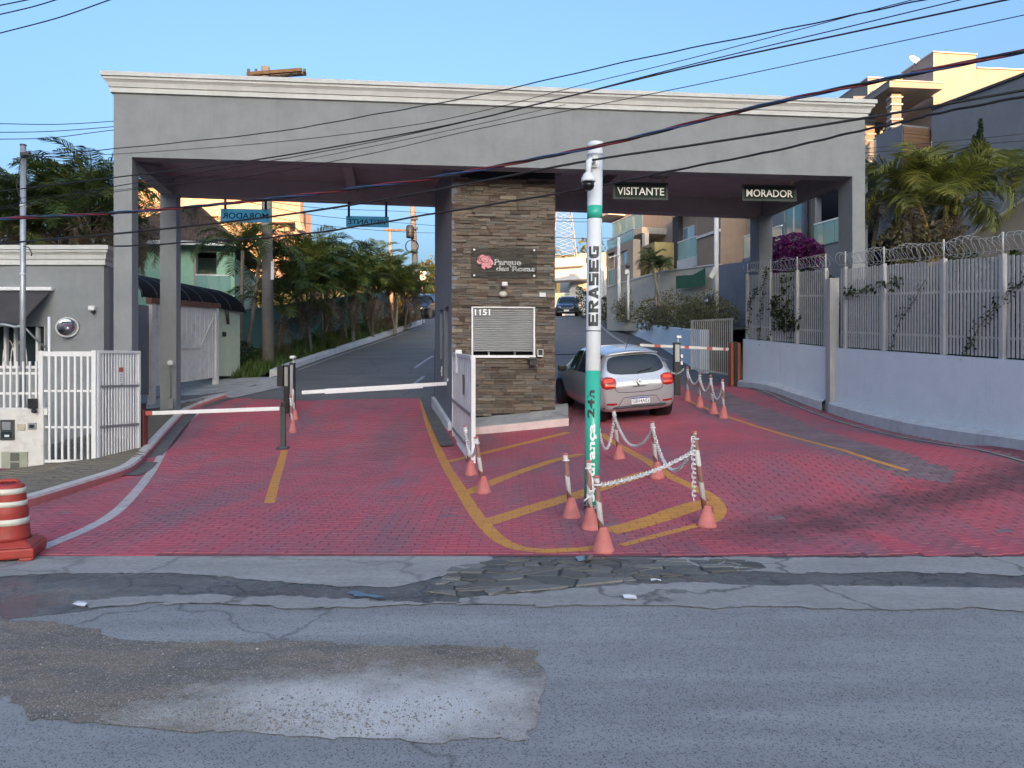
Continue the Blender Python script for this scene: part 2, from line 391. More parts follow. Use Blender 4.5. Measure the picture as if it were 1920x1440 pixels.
def brickmat(name, red):
    t = NT(name)
    if red:
        a = t.ramp(t.noise(0.55, 6, 0.65, t.map((1.0, 0.7, 1), (0, 0, 0.25))), [(0.34, (0.27, 0.092, 0.12)), (0.5, (0.39, 0.088, 0.115)), (0.66, (0.48, 0.082, 0.108))])
        a = t.mix(t.ramp(t.noise(0.9, 7, 0.7, t.map((1.4, 0.35, 1), (0, 0, -0.12))), [(0.48, 0.0), (0.64, 0.85)]), a, (0.20, 0.125, 0.15))
        a = t.mix(t.ramp(t.noise(13, 6, 0.8), [(0.42, 0.0), (0.75, 0.6)]), a, (0.27, 0.13, 0.155))
        # a damp, dirty run-off streak across the near right corner
        vs_ = t.n('ShaderNodeVectorMath'); vs_.operation = 'DOT_PRODUCT'; t.l(t.pos.outputs['Position'], vs_.inputs[0]); vs_.inputs[1].default_value = (-0.42, 0.907, 0)
        dd = t.math('ABSOLUTE', t.math('SUBTRACT', vs_.outputs['Value'], 5.72)); dd = t.math('ADD', dd, t.math('MULTIPLY', t.math('SUBTRACT', t.noise(1.6, 6, 0.7, t.map((1, 1.6, 1), (0, 0, -0.4))), 0.5), 1.5))
        sx_ = t.n('ShaderNodeSeparateXYZ'); t.l(t.pos.outputs['Position'], sx_.inputs[0]); wet_ = t.math('MULTIPLY', t.ramp(dd, [(0.1, 0.8), (0.6, 0.0)]), t.ramp(t.math('MULTIPLY', sx_.outputs[0], 0.1), [(0.1, 0.0), (0.28, 1.0)]))
        a = t.mix(wet_, a, (0.085, 0.045, 0.052))
        # tyre-worn lanes
        a = t.mix(t.ramp(t.noise(0.8, 5, 0.65, t.map((1.1, 0.16, 1), (0, 0, 0.08))), [(0.5, 0.0), (0.66, 0.6)]), a, (0.16, 0.105, 0.12))
        k = t.ramp(t.rnd(), [(0.0, 0.14), (0.5, 0.0)])
        a = t.mix(k, a, (0.32, 0.08, 0.105))
    else:
        a = t.ramp(t.noise(1.2, 6, 0.7), [(0.3, (0.15, 0.105, 0.118)), (0.7, (0.225, 0.16, 0.175))])
        a = t.mix(t.ramp(t.rnd(), [(0.0, 0.4), (0.6, 0.0)]), a, (0.07, 0.068, 0.07))
    t.col(a); t.bump(t.noise(70, 4, 0.8), 0.5, 0.008)
    return t.done(t.ramp(t.noise(0.7, 5, 0.7), [(0.35, 0.6), (0.6, 0.85)]), 0, 0.2)
MRED = brickmat('red_painted_paver', True); MGREYB = brickmat('bare_grey_paver', False)
MTANB = rmat('beige_paver', [(0.15, 0.125, 0.09), (0.20, 0.17, 0.125), (0.17, 0.145, 0.115)], 0.85, 0.5, 50)
MJOINT = mat('joint_sand', (0.20, 0.062, 0.078), 0.95, 0.3, 10, dirt=(0.05, 0.032, 0.034), damt=0.9, dscale=0.7)
def paintmat(name, c, worn, amt=0.7):
    t = NT(name); a = t.ramp(t.noise(6, 6, 0.7), [(0.3, mix3(c, 0.85)), (0.7, c)])
    a = t.mix(t.ramp(t.noise(2.6, 8, 0.8), [(0.45, 0.0), (0.72, amt)]), a, worn)
    t.col(a); t.bump(t.noise(70, 4, 0.8), 0.4, 0.006); return t.done(0.7, 0, 0.35)
MYEL = paintmat('yellow_road_paint', (0.62, 0.28, 0.06), (0.42, 0.17, 0.09), 0.7)
MWL = paintmat('white_road_paint', (0.50, 0.48, 0.47), (0.30, 0.22, 0.22), 0.6)
MWL2 = paintmat('faded_road_paint', (0.36, 0.36, 0.35), (0.14, 0.14, 0.14), 0.7)
def kerbmat():
    t = NT('kerb_red_spray'); a = t.ramp(t.noise(5, 6, 0.7), [(0.3, (0.42, 0.40, 0.38)), (0.7, (0.56, 0.54, 0.52))])
    up = t.n('ShaderNodeSeparateXYZ'); t.l(t.pos.outputs['True Normal'], up.inputs[0])
    side = t.ramp(t.math('ADD', up.outputs[2], t.math('MULTIPLY', t.math('SUBTRACT', t.noise(7, 6, 0.7), 0.5), 0.9)), [(0.35, 0.85), (0.75, 0.0)])
    a = t.mix(side, a, (0.50, 0.10, 0.105)); a = t.mix(t.ramp(t.noise(3, 8, 0.8), [(0.55, 0.0), (0.75, 0.6)]), a, (0.16, 0.15, 0.14))
    t.col(a); t.bump(t.noise(40, 5, 0.8), 0.7, 0.012); return t.done(0.85, 0, 0.3)
MKERB = kerbmat()
MKERBW = mat('white_kerb_paint', (0.55, 0.56, 0.58), 0.75, 0.1, 5, 0.4, 50, dirt=(0.2, 0.19, 0.17), damt=0.6)
# ---- base terrain to the horizon
def Gbase(x, y):
    z = G(max(-12, min(9, x)), max(-40, min(70, y))) - 0.12
    if x > 8.2 and y > 9: z += min(1.1, (x - 8.2) * 1.5) * sm((y - 9) / 3) + max(0, x - 12) * 0.05
    return z
xs_ = [-1200, -500, -220, -120, -70, -45] + [-34 + 2 * i for i in range(35)] + [45, 70, 120, 220, 500, 1200]
ys_ = [-1200, -600, -260, -110, -50, -20, -5] + [2 + 1.5 * i for i in range(45)] + [80, 110, 160, 260, 500, 1000, 2000]
grid_sheet('ground', xs_, ys_, Gbase, mat('earth', (0.13, 0.115, 0.085), 0.95, 0.3, 0.6, 0.3, 20))
# unseen ridge added behind the camera to keep the low sun off the gate
def sun_block_z(x, y):
    k = math.exp(-((y + 400) / 110.0) ** 2)
    return -2 + 97.0 * k * (1 + 0.015 * math.sin(x * 0.021) + 0.008 * math.sin(x * 0.07 + 1))
grid_sheet('sun_block_ridge', [-900 + 25 * i for i in range(73)], [-700 + 20 * i for i in range(29)], sun_block_z, mat('sun_block_scrub', (0.05, 0.06, 0.025), 0.95, 0.4, 0.08, 0.5, 2))
# ---- street
grid_sheet('street', [-90, -40, -20, -10, -5, 0, 5, 10, 20, 40, 90], [-30, -12, -4, 0, 3, 5, 6.75], lambda x, y: 0.0, MASPH)
apron_px = [(-420, 1046), (90, 1041), (500, 1037), (860, 1038), (935, 1046), (890, 1062), (830, 1084), (740, 1101), (620, 1098), (520, 1090), (420, 1084), (300, 1078), (150, 1076), (0, 1084), (-420, 1088)]
gut_px = [(-420, 1084), (0, 1080), (300, 1074), (620, 1094), (700, 1098), (860, 1040), (1160, 1037), (1450, 1042), (2400, 1044), (2400, 1108), (1920, 1106), (1500, 1102), (1240, 1098), (1000, 1116), (900, 1130), (560, 1138), (300, 1128), (160, 1146), (0, 1165), (-420, 1170)]
flat_sheet('gutter', flatpx(gut_px), 0.004, MGUT, 0.02, 3)
flat_sheet('concrete_apron', flatpx(apron_px), 0.0075, MAPRON, 0.03, 4)
flat_sheet('concrete_strip', flatpx([(1220, 1049), (1450, 1047), (2400, 1043), (2400, 1076), (1900, 1079), (1700, 1073), (1500, 1075), (1400, 1071), (1290, 1062)]), 0.0075, MSTRIP, 0.03, 5)
flat_sheet('concrete_strip', flatpx([(870, 1126), (1000, 1113), (1240, 1094), (1500, 1099), (1920, 1104), (2400, 1106), (2400, 1147), (1920, 1146), (1500, 1141), (1000, 1136), (860, 1135)]), 0.008, MSTRIP, 0.03, 6)
flat_sheet('concrete_strip', flatpx([(140, 1128), (300, 1117), (520, 1120), (700, 1128), (880, 1128), (850, 1135), (560, 1140), (300, 1131), (170, 1142)]), 0.008, MSTRIP, 0.035, 16)
# broken slabs where drain water crosses the gutter
gut = bpy.data.objects['gutter']; r5 = random.Random(11)
def clip(poly, quad):
    out = poly
    for i in range(len(quad)):
        ax, ay = quad[i]; bx, by = quad[(i + 1) % len(quad)]; inp = out; out = []
        if not inp: break
        f = lambda p: (bx - ax) * (p[1] - ay) - (by - ay) * (p[0] - ax)
        for j in range(len(inp)):
            p, q = inp[j], inp[(j + 1) % len(inp)]; fp, fq = f(p), f(q)
            if fp >= 0: out.append(p)
            if (fp >= 0) != (fq >= 0):
                t = fp / (fp - fq); out.append((p[0] + (q[0] - p[0]) * t, p[1] + (q[1] - p[1]) * t))
    return out
def ccw(q):
    a = sum(q[i][0] * q[(i + 1) % len(q)][1] - q[(i + 1) % len(q)][0] * q[i][1] for i in range(len(q)))
    return q if a > 0 else q[::-1]
reg = ccw(flatpx([(850, 1062), (960, 1050), (1180, 1050), (1420, 1052), (1440, 1068), (1260, 1082), (1020, 1108), (880, 1122), (800, 1112)]))
flat_sheet('crack_bed', reg, 0.0055, mat('crack_dark', (0.022, 0.021, 0.02), 0.5, 0.4, 12), 0.01, 41)  # near-black sheet under the slabs, so the gaps between them read dark
seeds = []
while len(seeds) < 95:
    x, y = r5.uniform(-0.9, 2.2), r5.uniform(5.2, 6.5)
    if in_poly(x, y, reg): seeds.append((x, y))
for i, (sx, sy) in enumerate(seeds):
    cell = reg
    for j, (ox, oy) in enumerate(seeds):
        if i == j or not cell or abs(ox - sx) > 1.2: continue
        # cells stretched along the kerb
        mx, my = (sx + ox) / 2, (sy + oy) / 2; dx, dy = (ox - sx) * 0.45, (oy - sy) * 1.0
        px_, py_ = -dy, dx
        inp = cell; cell = []
        f = lambda p: -((p[0] - mx) * dx + (p[1] - my) * dy)
        for a_, b_ in zip(inp, inp[1:] + inp[:1]):
            fa, fb = f(a_), f(b_)
            if fa >= 0: cell.append(a_)
            if (fa >= 0) != (fb >= 0): t_ = fa / (fa - fb); cell.append((a_[0] + (b_[0] - a_[0]) * t_, a_[1] + (b_[1] - a_[1]) * t_))
    if len(cell) < 3: continue
    cell = rough_poly(cell, 0.07, 0.006, i)
    cx_, cy_ = sum(p[0] for p in cell) / len(cell), sum(p[1] for p in cell) / len(cell); s_ = r5.uniform(0.86, 0.97); h = r5.uniform(0.007, 0.02); tx, ty = r5.uniform(-.015, .015), r5.uniform(-.02, .02); n = len(cell); mb = MB()
    mb.add([(cx_ + (x - cx_) * s_, cy_ + (y - cy_) * s_, 0.002) for x, y in cell] + [(cx_ + (x - cx_) * s_ * .95, cy_ + (y - cy_) * s_ * .95, h + tx * (x - cx_) + ty * (y - cy_)) for x, y in cell], [tuple(range(n, 2 * n))] + [(k, (k + 1) % n, n + (k + 1) % n, n + k) for k in range(n)])
    mb.build('slab', MCHUNK, gut)
MWATER = NT('puddle_water'); MWATER.col((0.02, 0.022, 0.024)); MWATER = MWATER.done(0.12, 0, 0.6)
flat_sheet('puddle', flatpx([(650, 1113), (668, 1110), (690, 1116), (722, 1122), (700, 1125), (668, 1120)]), 0.0115, MWATER, 0.02, 21)
flat_sheet('puddle', flatpx([(1080, 1052), (1112, 1047), (1108, 1058), (1085, 1060)]), 0.035, MWATER, 0.008, 23)
dirt_px = [(-420, 1180), (0, 1158), (60, 1168), (120, 1166), (190, 1188), (260, 1203), (450, 1203), (640, 1208), (800, 1212), (940, 1214), (1008, 1225), (1005, 1250), (1030, 1268), (1022, 1300), (1005, 1345), (985, 1384), (930, 1392), (820, 1391), (720, 1388), (620, 1382), (480, 1375), (330, 1372), (170, 1358), (60, 1348), (40, 1325), (0, 1312), (-420, 1300)]
dirt_xy = flatpx(dirt_px)
flat_sheet('dirt_patch', dirt_xy, 0.005, MDIRT, 0.025, 8)
# loose stones on the patch
MSTONE = rmat('gravel_stone', [(0.14, 0.13, 0.12), (0.28, 0.27, 0.255), (0.20, 0.19, 0.175), (0.40, 0.39, 0.375)], 0.9, 0.3, 60)
mb = MB(); r6 = random.Random(5); cnt = 0
while cnt < 3000:
    x, y = r6.uniform(-4.2, 0.4), r6.uniform(3.1, 5.0)
    if r6.random() < 0.45: x, y = r6.gauss(-1.1, 0.55), r6.gauss(3.45, 0.14)
    if not in_poly(x, y, dirt_xy): continue
    cnt += 1; s_ = r6.choice([0.002, 0.0025, 0.003, 0.0035, 0.004, 0.006]) * r6.uniform(0.8, 1.3); M_ = Matrix.Translation((x, y, 0.006 + s_ * 0.3)) @ Matrix.Rotation(r6.uniform(0, 6.3), 4, 'Z') @ Matrix.Rotation(r6.uniform(0, 1), 4, 'X')
    v = [M_ @ Vector(p) * 1 for p in [(s_ * r6.uniform(0.8, 1.5), 0, 0), (-s_ * r6.uniform(0.8, 1.4), 0, 0), (0, s_, 0), (0, -s_, 0), (0, 0, s_ * 0.8), (0, 0, -s_ * 0.8)]]
    mb.add(v, [(0, 2, 4), (2, 1, 4), (1, 3, 4), (3, 0, 4), (2, 0, 5), (1, 2, 5), (3, 1, 5), (0, 3, 5)])
tag(mb.build('gravel', MSTONE, None, (-2, 4, 0)), 'loose grey gravel scattered over the dirt patch', 'gravel', kind='stuff')
# small litter
MPAPER = mat('paper_litter', (0.6, 0.62, 0.64), 0.8, 0.1)
for (px, py, sz, lb) in ((1181, 1125, 0.055, 'crumpled white paper scrap on the concrete strip below the pole'), (152, 1139, 0.05, 'white paper scrap beside the dark wet patch at left'), (1230, 1093, 0.045, 'pale torn scrap lying in the cracked gutter')):
    p = gp(px, py); mb = MB(); r7 = random.Random(px)
    mb.add([(p.x + sz * a, p.y + sz * b, 0.016 + r7.uniform(0, 0.02)) for b in (-0.6, 0, 0.7) for a in (-0.8, 0, 0.8)], [(0, 1, 4, 3), (1, 2, 5, 4), (3, 4, 7, 6), (4, 5, 8, 7)])
    o = single('paper_scrap', mb, MPAPER, (p.x, p.y, 0.014), lb, 'litter'); so_ = o.modifiers.new('t', 'SOLIDIFY'); so_.thickness = 0.002
# ---- block-paved drive
kerb_px = [(-420, 1035), (-200, 1015), (45, 955), (150, 922), (210, 902), (245, 888), (265, 873), (282, 853), (350, 778), (395, 757), (425, 747)]
kerb_w = [Vector((-20, 6.62, 0)), Vector((-12, 6.64, 0))] + [gp(*p) for p in kerb_px]; kerb_s = spline(kerb_w, 6)
gut_r_px = [(1300, 693), (1385, 719), (1540, 774), (1700, 817), (1920, 861), (2050, 886), (2300, 925)]
gut_r = [gp(*p) for p in gut_r_px]
drive_poly = [(-6.9, 6.52)] + [(p.x, p.y) for p in kerb_s if p.x > -6.9 or p.y > 9] + [tuple(gp(560, 752)[:2]), tuple(gp(800, 747)[:2]), (0.2, 20.2), (2.6, 21.6), (6.4, 23.5)] + [(p.x - 0.02, p.y) for p in gut_r[1:]] + [(9.5, 6.52)]
def hrow(x): return 0.026 * x * x if x > 0 else 0.004 * x * x
BT = 0.016
grid_sheet('driveway', [-9.6 + 0.4 * i for i in range(50)], [6.5 + 0.5 * i for i in range(36)], lambda x, y: G(x, y) + (0.008 if in_poly(x, y, drive_poly) or (y < 12 and -5.0 < x < 9) else -0.06), MJOINT)
drive = bpy.data.objects['driveway']
grey_band = [tuple(gp(*p)[:2]) for p in [(1235, 690), (1330, 728), (1450, 772), (1560, 812), (1680, 848), (1800, 890), (1770, 905), (1690, 895), (1560, 850), (1450, 805), (1330, 757), (1230, 705)]]
grey_edge = [tuple(gp(*p)[:2]) for p in [(1385, 722), (1540, 776), (1700, 820), (1920, 864), (1920, 873), (1700, 828), (1540, 782), (1385, 728)]]
bricks = []
y = 6.57; k = -1
row = 0
while y < 24:
    x = -9.4 + (0.1 if row % 2 else 0.0)
    while x < 9.4:
        cx, cy = x + 0.1, y + 0.05 + hrow(x + 0.1)
        if in_poly(cx, cy, drive_poly): bricks.append((cx, cy, row))
        x += 0.2
    y += 0.1; row += 1
# rows bent towards the front right leave a wedge along the street: fill it with the rows below
yy = 6.47; row = 1
while yy > 4.2:
    x = -9.4 + (0.1 if row % 2 else 0.0)
    while x < 9.4:
        cx, cy = x + 0.1, yy + 0.05 + hrow(x + 0.1)
        if cy > 6.56 and in_poly(cx, cy, drive_poly): bricks.append((cx, cy, row))
        x += 0.2
    yy -= 0.1; row += 1
def bquad(cx, cy, g=0.0028):
    y0 = cy - hrow(cx)
    return [(X, Y + hrow(X)) for X, Y in ((cx - 0.1 + g, y0 - 0.05 + g), (cx + 0.1 - g, y0 - 0.05 + g), (cx + 0.1 - g, y0 + 0.05 - g), (cx - 0.1 + g, y0 + 0.05 - g))]
bricks.sort(key=lambda b: b[1])
um = MB(); e = 0.0025
um.add([(-0.0965, -0.0465, -0.03), (0.0965, -0.0465, -0.03), (0.0965, 0.0465, -0.03), (-0.0965, 0.0465, -0.03), (-0.0965, -0.0465, -e), (0.0965, -0.0465, -e), (0.0965, 0.0465, -e), (-0.0965, 0.0465, -e),
        (-0.0965 + e, -0.0465 + e, 0), (0.0965 - e, -0.0465 + e, 0), (0.0965 - e, 0.0465 - e, 0), (-0.0965 + e, 0.0465 - e, 0)],
       [(8, 9, 10, 11)] + [(a, (a + 1) % 4, 4 + (a + 1) % 4, 4 + a) for a in range(4)] + [(4 + a, 4 + (a + 1) % 4, 8 + (a + 1) % 4, 8 + a) for a in range(4)])
BRK = um.mesh('brick', MRED); BRKG = um.mesh('brick', MGREYB)
stuff = MB(); nb = 0; rb = random.Random(3)
grid_cells = {}
for (cx, cy, rw) in bricks:
    z = G(cx, cy) + BT + rb.uniform(-0.0015, 0.0015); vis = abs(cx / cy) < 0.69
    grey = in_poly(cx, cy, grey_band) or in_poly(cx, cy, grey_edge) or rb.random() < 0.003
    grid_cells.setdefault((int(cx // 0.5), int(cy // 0.5)), []).append((cx, cy, z))
    if vis and nb < 300 and cx > -4:
        nb += 1; s_ = (hrow(cx + 0.05) - hrow(cx - 0.05)) / 0.1
        zx = (G(cx + 0.1, cy) - G(cx - 0.1, cy)) / 0.2; zy = (G(cx, cy + 0.1) - G(cx, cy - 0.1)) / 0.2
        M_ = basis((cx, cy, z), (1, s_, zx), (0, 1, zy), (0, 0, 1)); inst('brick', BRKG if grey else BRK, drive, M_)
    else:
        q = bquad(cx, cy); q2 = bquad(cx, cy, 0.0058)
        b = len(stuff.v); dz = z - G(cx, cy)
        stuff.v += [(X, Y, G(X, Y) + dz - 0.018) for X, Y in q] + [(X, Y, G(X, Y) + dz) for X, Y in q2]
        for f in [(4, 5, 6, 7)] + [(a, (a + 1) % 4, 4 + (a + 1) % 4, 4 + a) for a in range(4)]:
            stuff.f.append([b + i for i in f]); stuff.m.append(1 if grey else 0); stuff.sm.append(False)
o = stuff.build('bricks', [MRED, MGREYB], drive, fix=False); o['kind'] = 'stuff'
# ---- painted markings, cut to the blocks so that the joints stay open
def marking(path, wd, m, sm_=6):
    pts = spline(path, sm_) if sm_ else [Vector(p) for p in path]; mb = MB(); L = []
    for i, p in enumerate(pts):
        t = pts[min(i + 1, len(pts) - 1)] - pts[max(i - 1, 0)]; t.z = 0; t.normalize(); n = Vector((-t.y, t.x, 0)); ww = wd if not callable(wd) else wd(i / (len(pts) - 1))
        L.append((p + n * ww / 2, p - n * ww / 2))
    for i in range(len(L) - 1):
        quad = ccw([tuple(v[:2]) for v in (L[i][0], L[i + 1][0], L[i + 1][1], L[i][1])])
        xs = [v[0] for v in quad]; ys = [v[1] for v in quad]
        for gx in range(int((min(xs) - 0.12) // 0.5), int((max(xs) + 0.12) // 0.5) + 1):
            for gy in range(int((min(ys) - 0.12) // 0.5), int((max(ys) + 0.12) // 0.5) + 1):
                for (cx, cy, z) in grid_cells.get((gx, gy), ()):
                    c = clip(ccw(bquad(cx, cy, 0.0022)), quad)
                    if len(c) >= 3:
                        dz = z - G(cx, cy) + 0.0022
                        mb.add([(X, Y, G(X, Y) + dz) for X, Y in c], [tuple(range(len(c)))])
    o = mb.build('road_marking', m, None, fix=False); o['kind'] = 'structure'; return o
g_ = lambda *pp: [gp(*p) for p in pp]
marking(g_((60, 1036), (95, 1024), (200, 975), (250, 930), (285, 885), (310, 842), (340, 803), (372, 774)), 0.13, MWL)
marking(g_((533, 846), (518, 898), (505, 946)), 0.13, MYEL, 2)
marking(g_((792, 752), (800, 785), (818, 835), (845, 890), (878, 945), (915, 995), (955, 1025), (1010, 1036), (1080, 1034), (1135, 1028)), 0.15, MYEL)
marking(g_((838, 868), (900, 853), (970, 836), (1065, 812)), 0.21, MYEL, 3)
marking(g_((872, 928), (960, 892), (1040, 865), (1092, 853)), 0.23, MYEL, 3)
marking(g_((905, 985), (1000, 955), (1100, 925), (1215, 888)), 0.25, MYEL, 3)
marking(g_((1140, 1000), (1200, 985), (1290, 955), (1335, 945)), 0.27, MYEL, 3)
marking(g_((1165, 1026), (1230, 1008), (1300, 990), (1312, 986)), 0.1, MYEL, 3)
marking(g_((1128, 815), (1180, 848), (1240, 885), (1300, 916), (1335, 935), (1350, 955), (1345, 972), (1322, 985)), 0.14, MYEL)
marking(g_((1290, 752), (1400, 795), (1500, 825), (1600, 853), (1702, 885)), 0.1, MYEL, 3)
def road_line(path, wd, m, dz=0.012):
    pts = spline(path, 8); mb = MB()
    sweep(mb, [Vector((p.x, p.y, G(p.x, p.y) + dz)) for p in pts], [(wd / 2, 0), (-wd / 2, 0)], close=False)
    o = mb.build('road_marking', m, None, fix=True); o['kind'] = 'structure'; return o
# ---- kerbs
def kerb(name, pts, wd, h, m, side=1):
    mb = MB(); sweep(mb, pts, [(0, -0.1), (0, h - 0.03), (0.025 * side, h), (wd * side, h), (wd * side, -0.1)])
    return struct(name, mb, m)
kerb('kerb', kerb_s, 0.16, 0.13, MKERB)
# concrete drain strip between kerb and white line
mb = MB(); sp = [p for p in kerb_s if p.y > 11.5]
sweep(mb, [Vector((p.x, p.y, p.z + 0.03)) for p in sp], [(0.0, 0), (-0.02, 0.0), (-0.24, -0.001)], close=False); struct('drain_strip', mb, mat('drain_concrete', (0.11, 0.105, 0.10), 0.85, 0.25, 4, 0.4))
# ---- pavement (sidewalk) of beige blocks on the left
def sdrop(x, y): return min(0.25, 0.12 * max(0, -7.1 - x)) * (1 - sm((y - 13.5) / 2)) * sm((y - 8) / 3)
side_poly = [(p.x - 0.14, p.y + 0.09) for p in kerb_s] + [(-8.6, 20), (-9.2, 18.9), (-8.9, 15.5), (-9.6, 13.4), (-20, 12.6), (-20, 6.8)]
zs_ = lambda x, y: G(x, y) + 0.105 - sdrop(x, y)
mb = MB(); sidec = []
for j in range(140):
    for i in range(72):
        cx = -20 + 0.2 * i + (0.1 if j % 2 else 0); cy = 6.6 + 0.1 * j
        if in_poly(cx, cy, side_poly): sidec.append((cx, cy))
side_base = MB(); q = rough_poly(side_poly, 0.3, 0.0); q3 = [(x, y, zs_(x, y)) for x, y in q]
SIDE = None
mbs = MB(); nsb = 0
xs2 = [-20 + 0.25 * i for i in range(59)]; ys2 = [6.5 + 0.25 * i for i in range(56)]
vs2 = {}; 
for j in range(len(ys2) - 1):
    for i in range(len(xs2) - 1):
        if in_poly(xs2[i] + 0.125, ys2[j] + 0.125, side_poly):
            mbs.add([(X, Y, zs_(X, Y)) for X, Y in ((xs2[i], ys2[j]), (xs2[i + 1], ys2[j]), (xs2[i + 1], ys2[j + 1]), (xs2[i], ys2[j + 1]))], [(0, 1, 2, 3)])
SIDE = struct('sidewalk', mbs, MJOINT, fix=False)
TANB = um.mesh('brick', MTANB); sst = MB()
for (cx, cy) in sorted(sidec, key=lambda b: b[1]):
    if abs(cx / cy) < 0.70 and nsb < 260 and cy < 13.4:
        nsb += 1; inst('brick', TANB, SIDE, Matrix.Translation((cx, cy, zs_(cx, cy) + 0.018 + rb.uniform(-0.004, 0.004))))
    else:
        z = zs_(cx, cy) + 0.018; q = [(cx - .094, cy - .044), (cx + .094, cy - .044), (cx + .094, cy + .044), (cx - .094, cy + .044)]
        sst.add([(X, Y, zs_(X, Y) + 0.002) for X, Y in q] + [(X * .98 + cx * .02, Y * .96 + cy * .04, zs_(X, Y) + 0.018) for X, Y in q], [(4, 5, 6, 7)] + [(a, (a + 1) % 4, 4 + (a + 1) % 4, 4 + a) for a in range(4)])
o = sst.build('bricks', MTANB, SIDE, fix=False); o['kind'] = 'stuff'
# ---- hill road
lk = g_((425, 747), (500, 712), (555, 690), (620, 667), (700, 640), (760, 619), (800, 604)); rk = g_((1385, 716), (1300, 686), (1240, 652), (1190, 629), (1150, 612), (1132, 604))
def interp(tab, y):
    if y <= tab[0].y: return tab[0].x
    for a, b in zip(tab, tab[1:]):
        if y <= b.y: return lerp(a.x, b.x, (y - a.y) / (b.y - a.y))
    return None
rows = []; yv = 18.6
while yv < 75:
    xl = interp(lk, yv); xr = interp(rk, yv)
    if xl is None: xl = lk[-1].x - (yv - lk[-1].y) * 1.6
    if xr is None: xr = rk[-1].x + 0.6 * (yv - rk[-1].y)
    if yv < lk[0].y: xl = lk[0].x - 3.4
    elif yv < 23: xl -= 3.2 * (1 - sm((yv - 19) / 4))
    rows.append((yv, xl - 0.05, xr + 0.3)); yv += 0.6
mb = MB(); NXR = 14
mb.add([(lerp(a, b, i / NXR), yv, G(lerp(a, b, i / NXR), yv) + 0.004 - (0.10 if in_poly(lerp(a, b, i / NXR), yv, drive_poly) else 0)) for yv, a, b in rows for i in range(NXR + 1)], [(j * (NXR + 1) + i, j * (NXR + 1) + i + 1, (j + 1) * (NXR + 1) + i + 1, (j + 1) * (NXR + 1) + i) for j in range(len(rows) - 1) for i in range(NXR)], 0, True)
struct('road', mb, MROAD, fix=False)
kl = [p for p in spline(g_((522, 705), (555, 690), (620, 667), (700, 640), (760, 619), (795, 606)) + [Vector((-5.6, 44.5, G(-5.6, 44.5))), Vector((-8, 46.5, G(-8, 46.5))), Vector((-12, 48.5, G(-12, 48.5)))], 5)]
kerb('kerb', kl, 0.3, 0.2, MKERBW)
road_line(g_((560, 694), (620, 672), (700, 645), (780, 617)), 0.1, MWL2)
road_line(g_((778, 690), (800, 675), (812, 668)), 0.12, MWL2)
road_line(g_((770, 725), (782, 716), (795, 706)), 0.12, MWL2)
road_line(g_((1042, 665), (1075, 664), (1100, 664)), 0.3, MWL)
road_line(g_((1124, 608), (1142, 625), (1170, 643), (1195, 652), (1250, 676)), 0.15, MWL2)
road_line(g_((1390, 726), (1540, 781), (1700, 824), (1920, 869), (2050, 894)), 0.05, MWL2, 0.03)
# grey paving strip beside the booth
mb = MB(); sweep(mb, [p + Vector((0, 0, 0.03)) for p in g_((852, 838), (835, 808), (815, 768), (806, 746))], [(0.0, 0), (0.28, 0)], close=False); struct('drain_strip', mb, bpy.data.materials['drain_concrete'])
# verge with grass on the left
def verge_z(x, y):
    xl = interp(lk, y) if interp(lk, y) is not None else lk[-1].x - (y - lk[-1].y) * 1.6
    d = max(0, xl - 0.3 - x); return G(x, y) + (0.16 + min(0.45, d * 0.13)) * (0.05 + 0.95 * sm((y - 23.9) / 1.6))
vb = MB(); vrows = []; yv = 24.2
while yv < 47:
    xl = interp(lk, yv); xl = xl if xl is not None else lk[-1].x - (yv - lk[-1].y) * 1.6
    vrows.append((yv, xl - 5.5, xl - 0.28)); yv += 0.7
vb.add([(lerp(a, b, i / 8), yv, verge_z(lerp(a, b, i / 8), yv)) for yv, a, b in vrows for i in range(9)], [(j * 9 + i, j * 9 + i + 1, (j + 1) * 9 + i + 1, (j + 1) * 9 + i) for j in range(len(vrows) - 1) for i in range(8)], 0, True)
struct('verge', vb, mat('verge_soil', (0.045, 0.05, 0.022), 0.95, 0.35, 2, 0.4, 20), fix=False)
MGRASS = leafmat('grass_blades', [(0.05, 0.085, 0.02), (0.09, 0.14, 0.032), (0.13, 0.175, 0.045)])
gb = MB(); rg = random.Random(9)
for _ in range(13000):
    yv = rg.uniform(24.3, 46); xl = interp(lk, yv); xl = xl if xl is not None else lk[-1].x - (yv - lk[-1].y) * 1.6
    x = xl - 0.3 - abs(rg.gauss(0, 1.5)); h = rg.uniform(0.10, 0.34); a = rg.uniform(0, 6.28); wv = 0.02 + yv * 0.0006; z = verge_z(x, yv); lx, ly = rg.uniform(-.15, .15), rg.uniform(-.15, .15)
    gb.add([(x - wv * math.cos(a), yv - wv * math.sin(a), z - 0.02), (x + wv * math.cos(a), yv + wv * math.sin(a), z - 0.02), (x + lx, yv + ly, z + h)], [(0, 1, 2)])
tag(gb.build('grass', MGRASS, None, (-8, 33, 2), fix=False), 'short green grass on the left verge beside the white kerb', 'grass', kind='stuff')
# concrete ramp before the white garage doors
flat = MB(); a = gp(400, 722); flat.add([(-12.5, 17.6, G(-10, 18) + .09), (-8.4, 20.0, G(-8.4, 20) + 0.02), (-6.9, 23.0, G(-6.9, 23) + 0.02), (-7.2, 24.3, G(-7.2, 24.3) + .1), (-12.5, 24.3, G(-9, 22.6) + .2)], [(0, 1, 2, 3, 4)])
struct('garage_ramp', flat, MCON, fix=True)
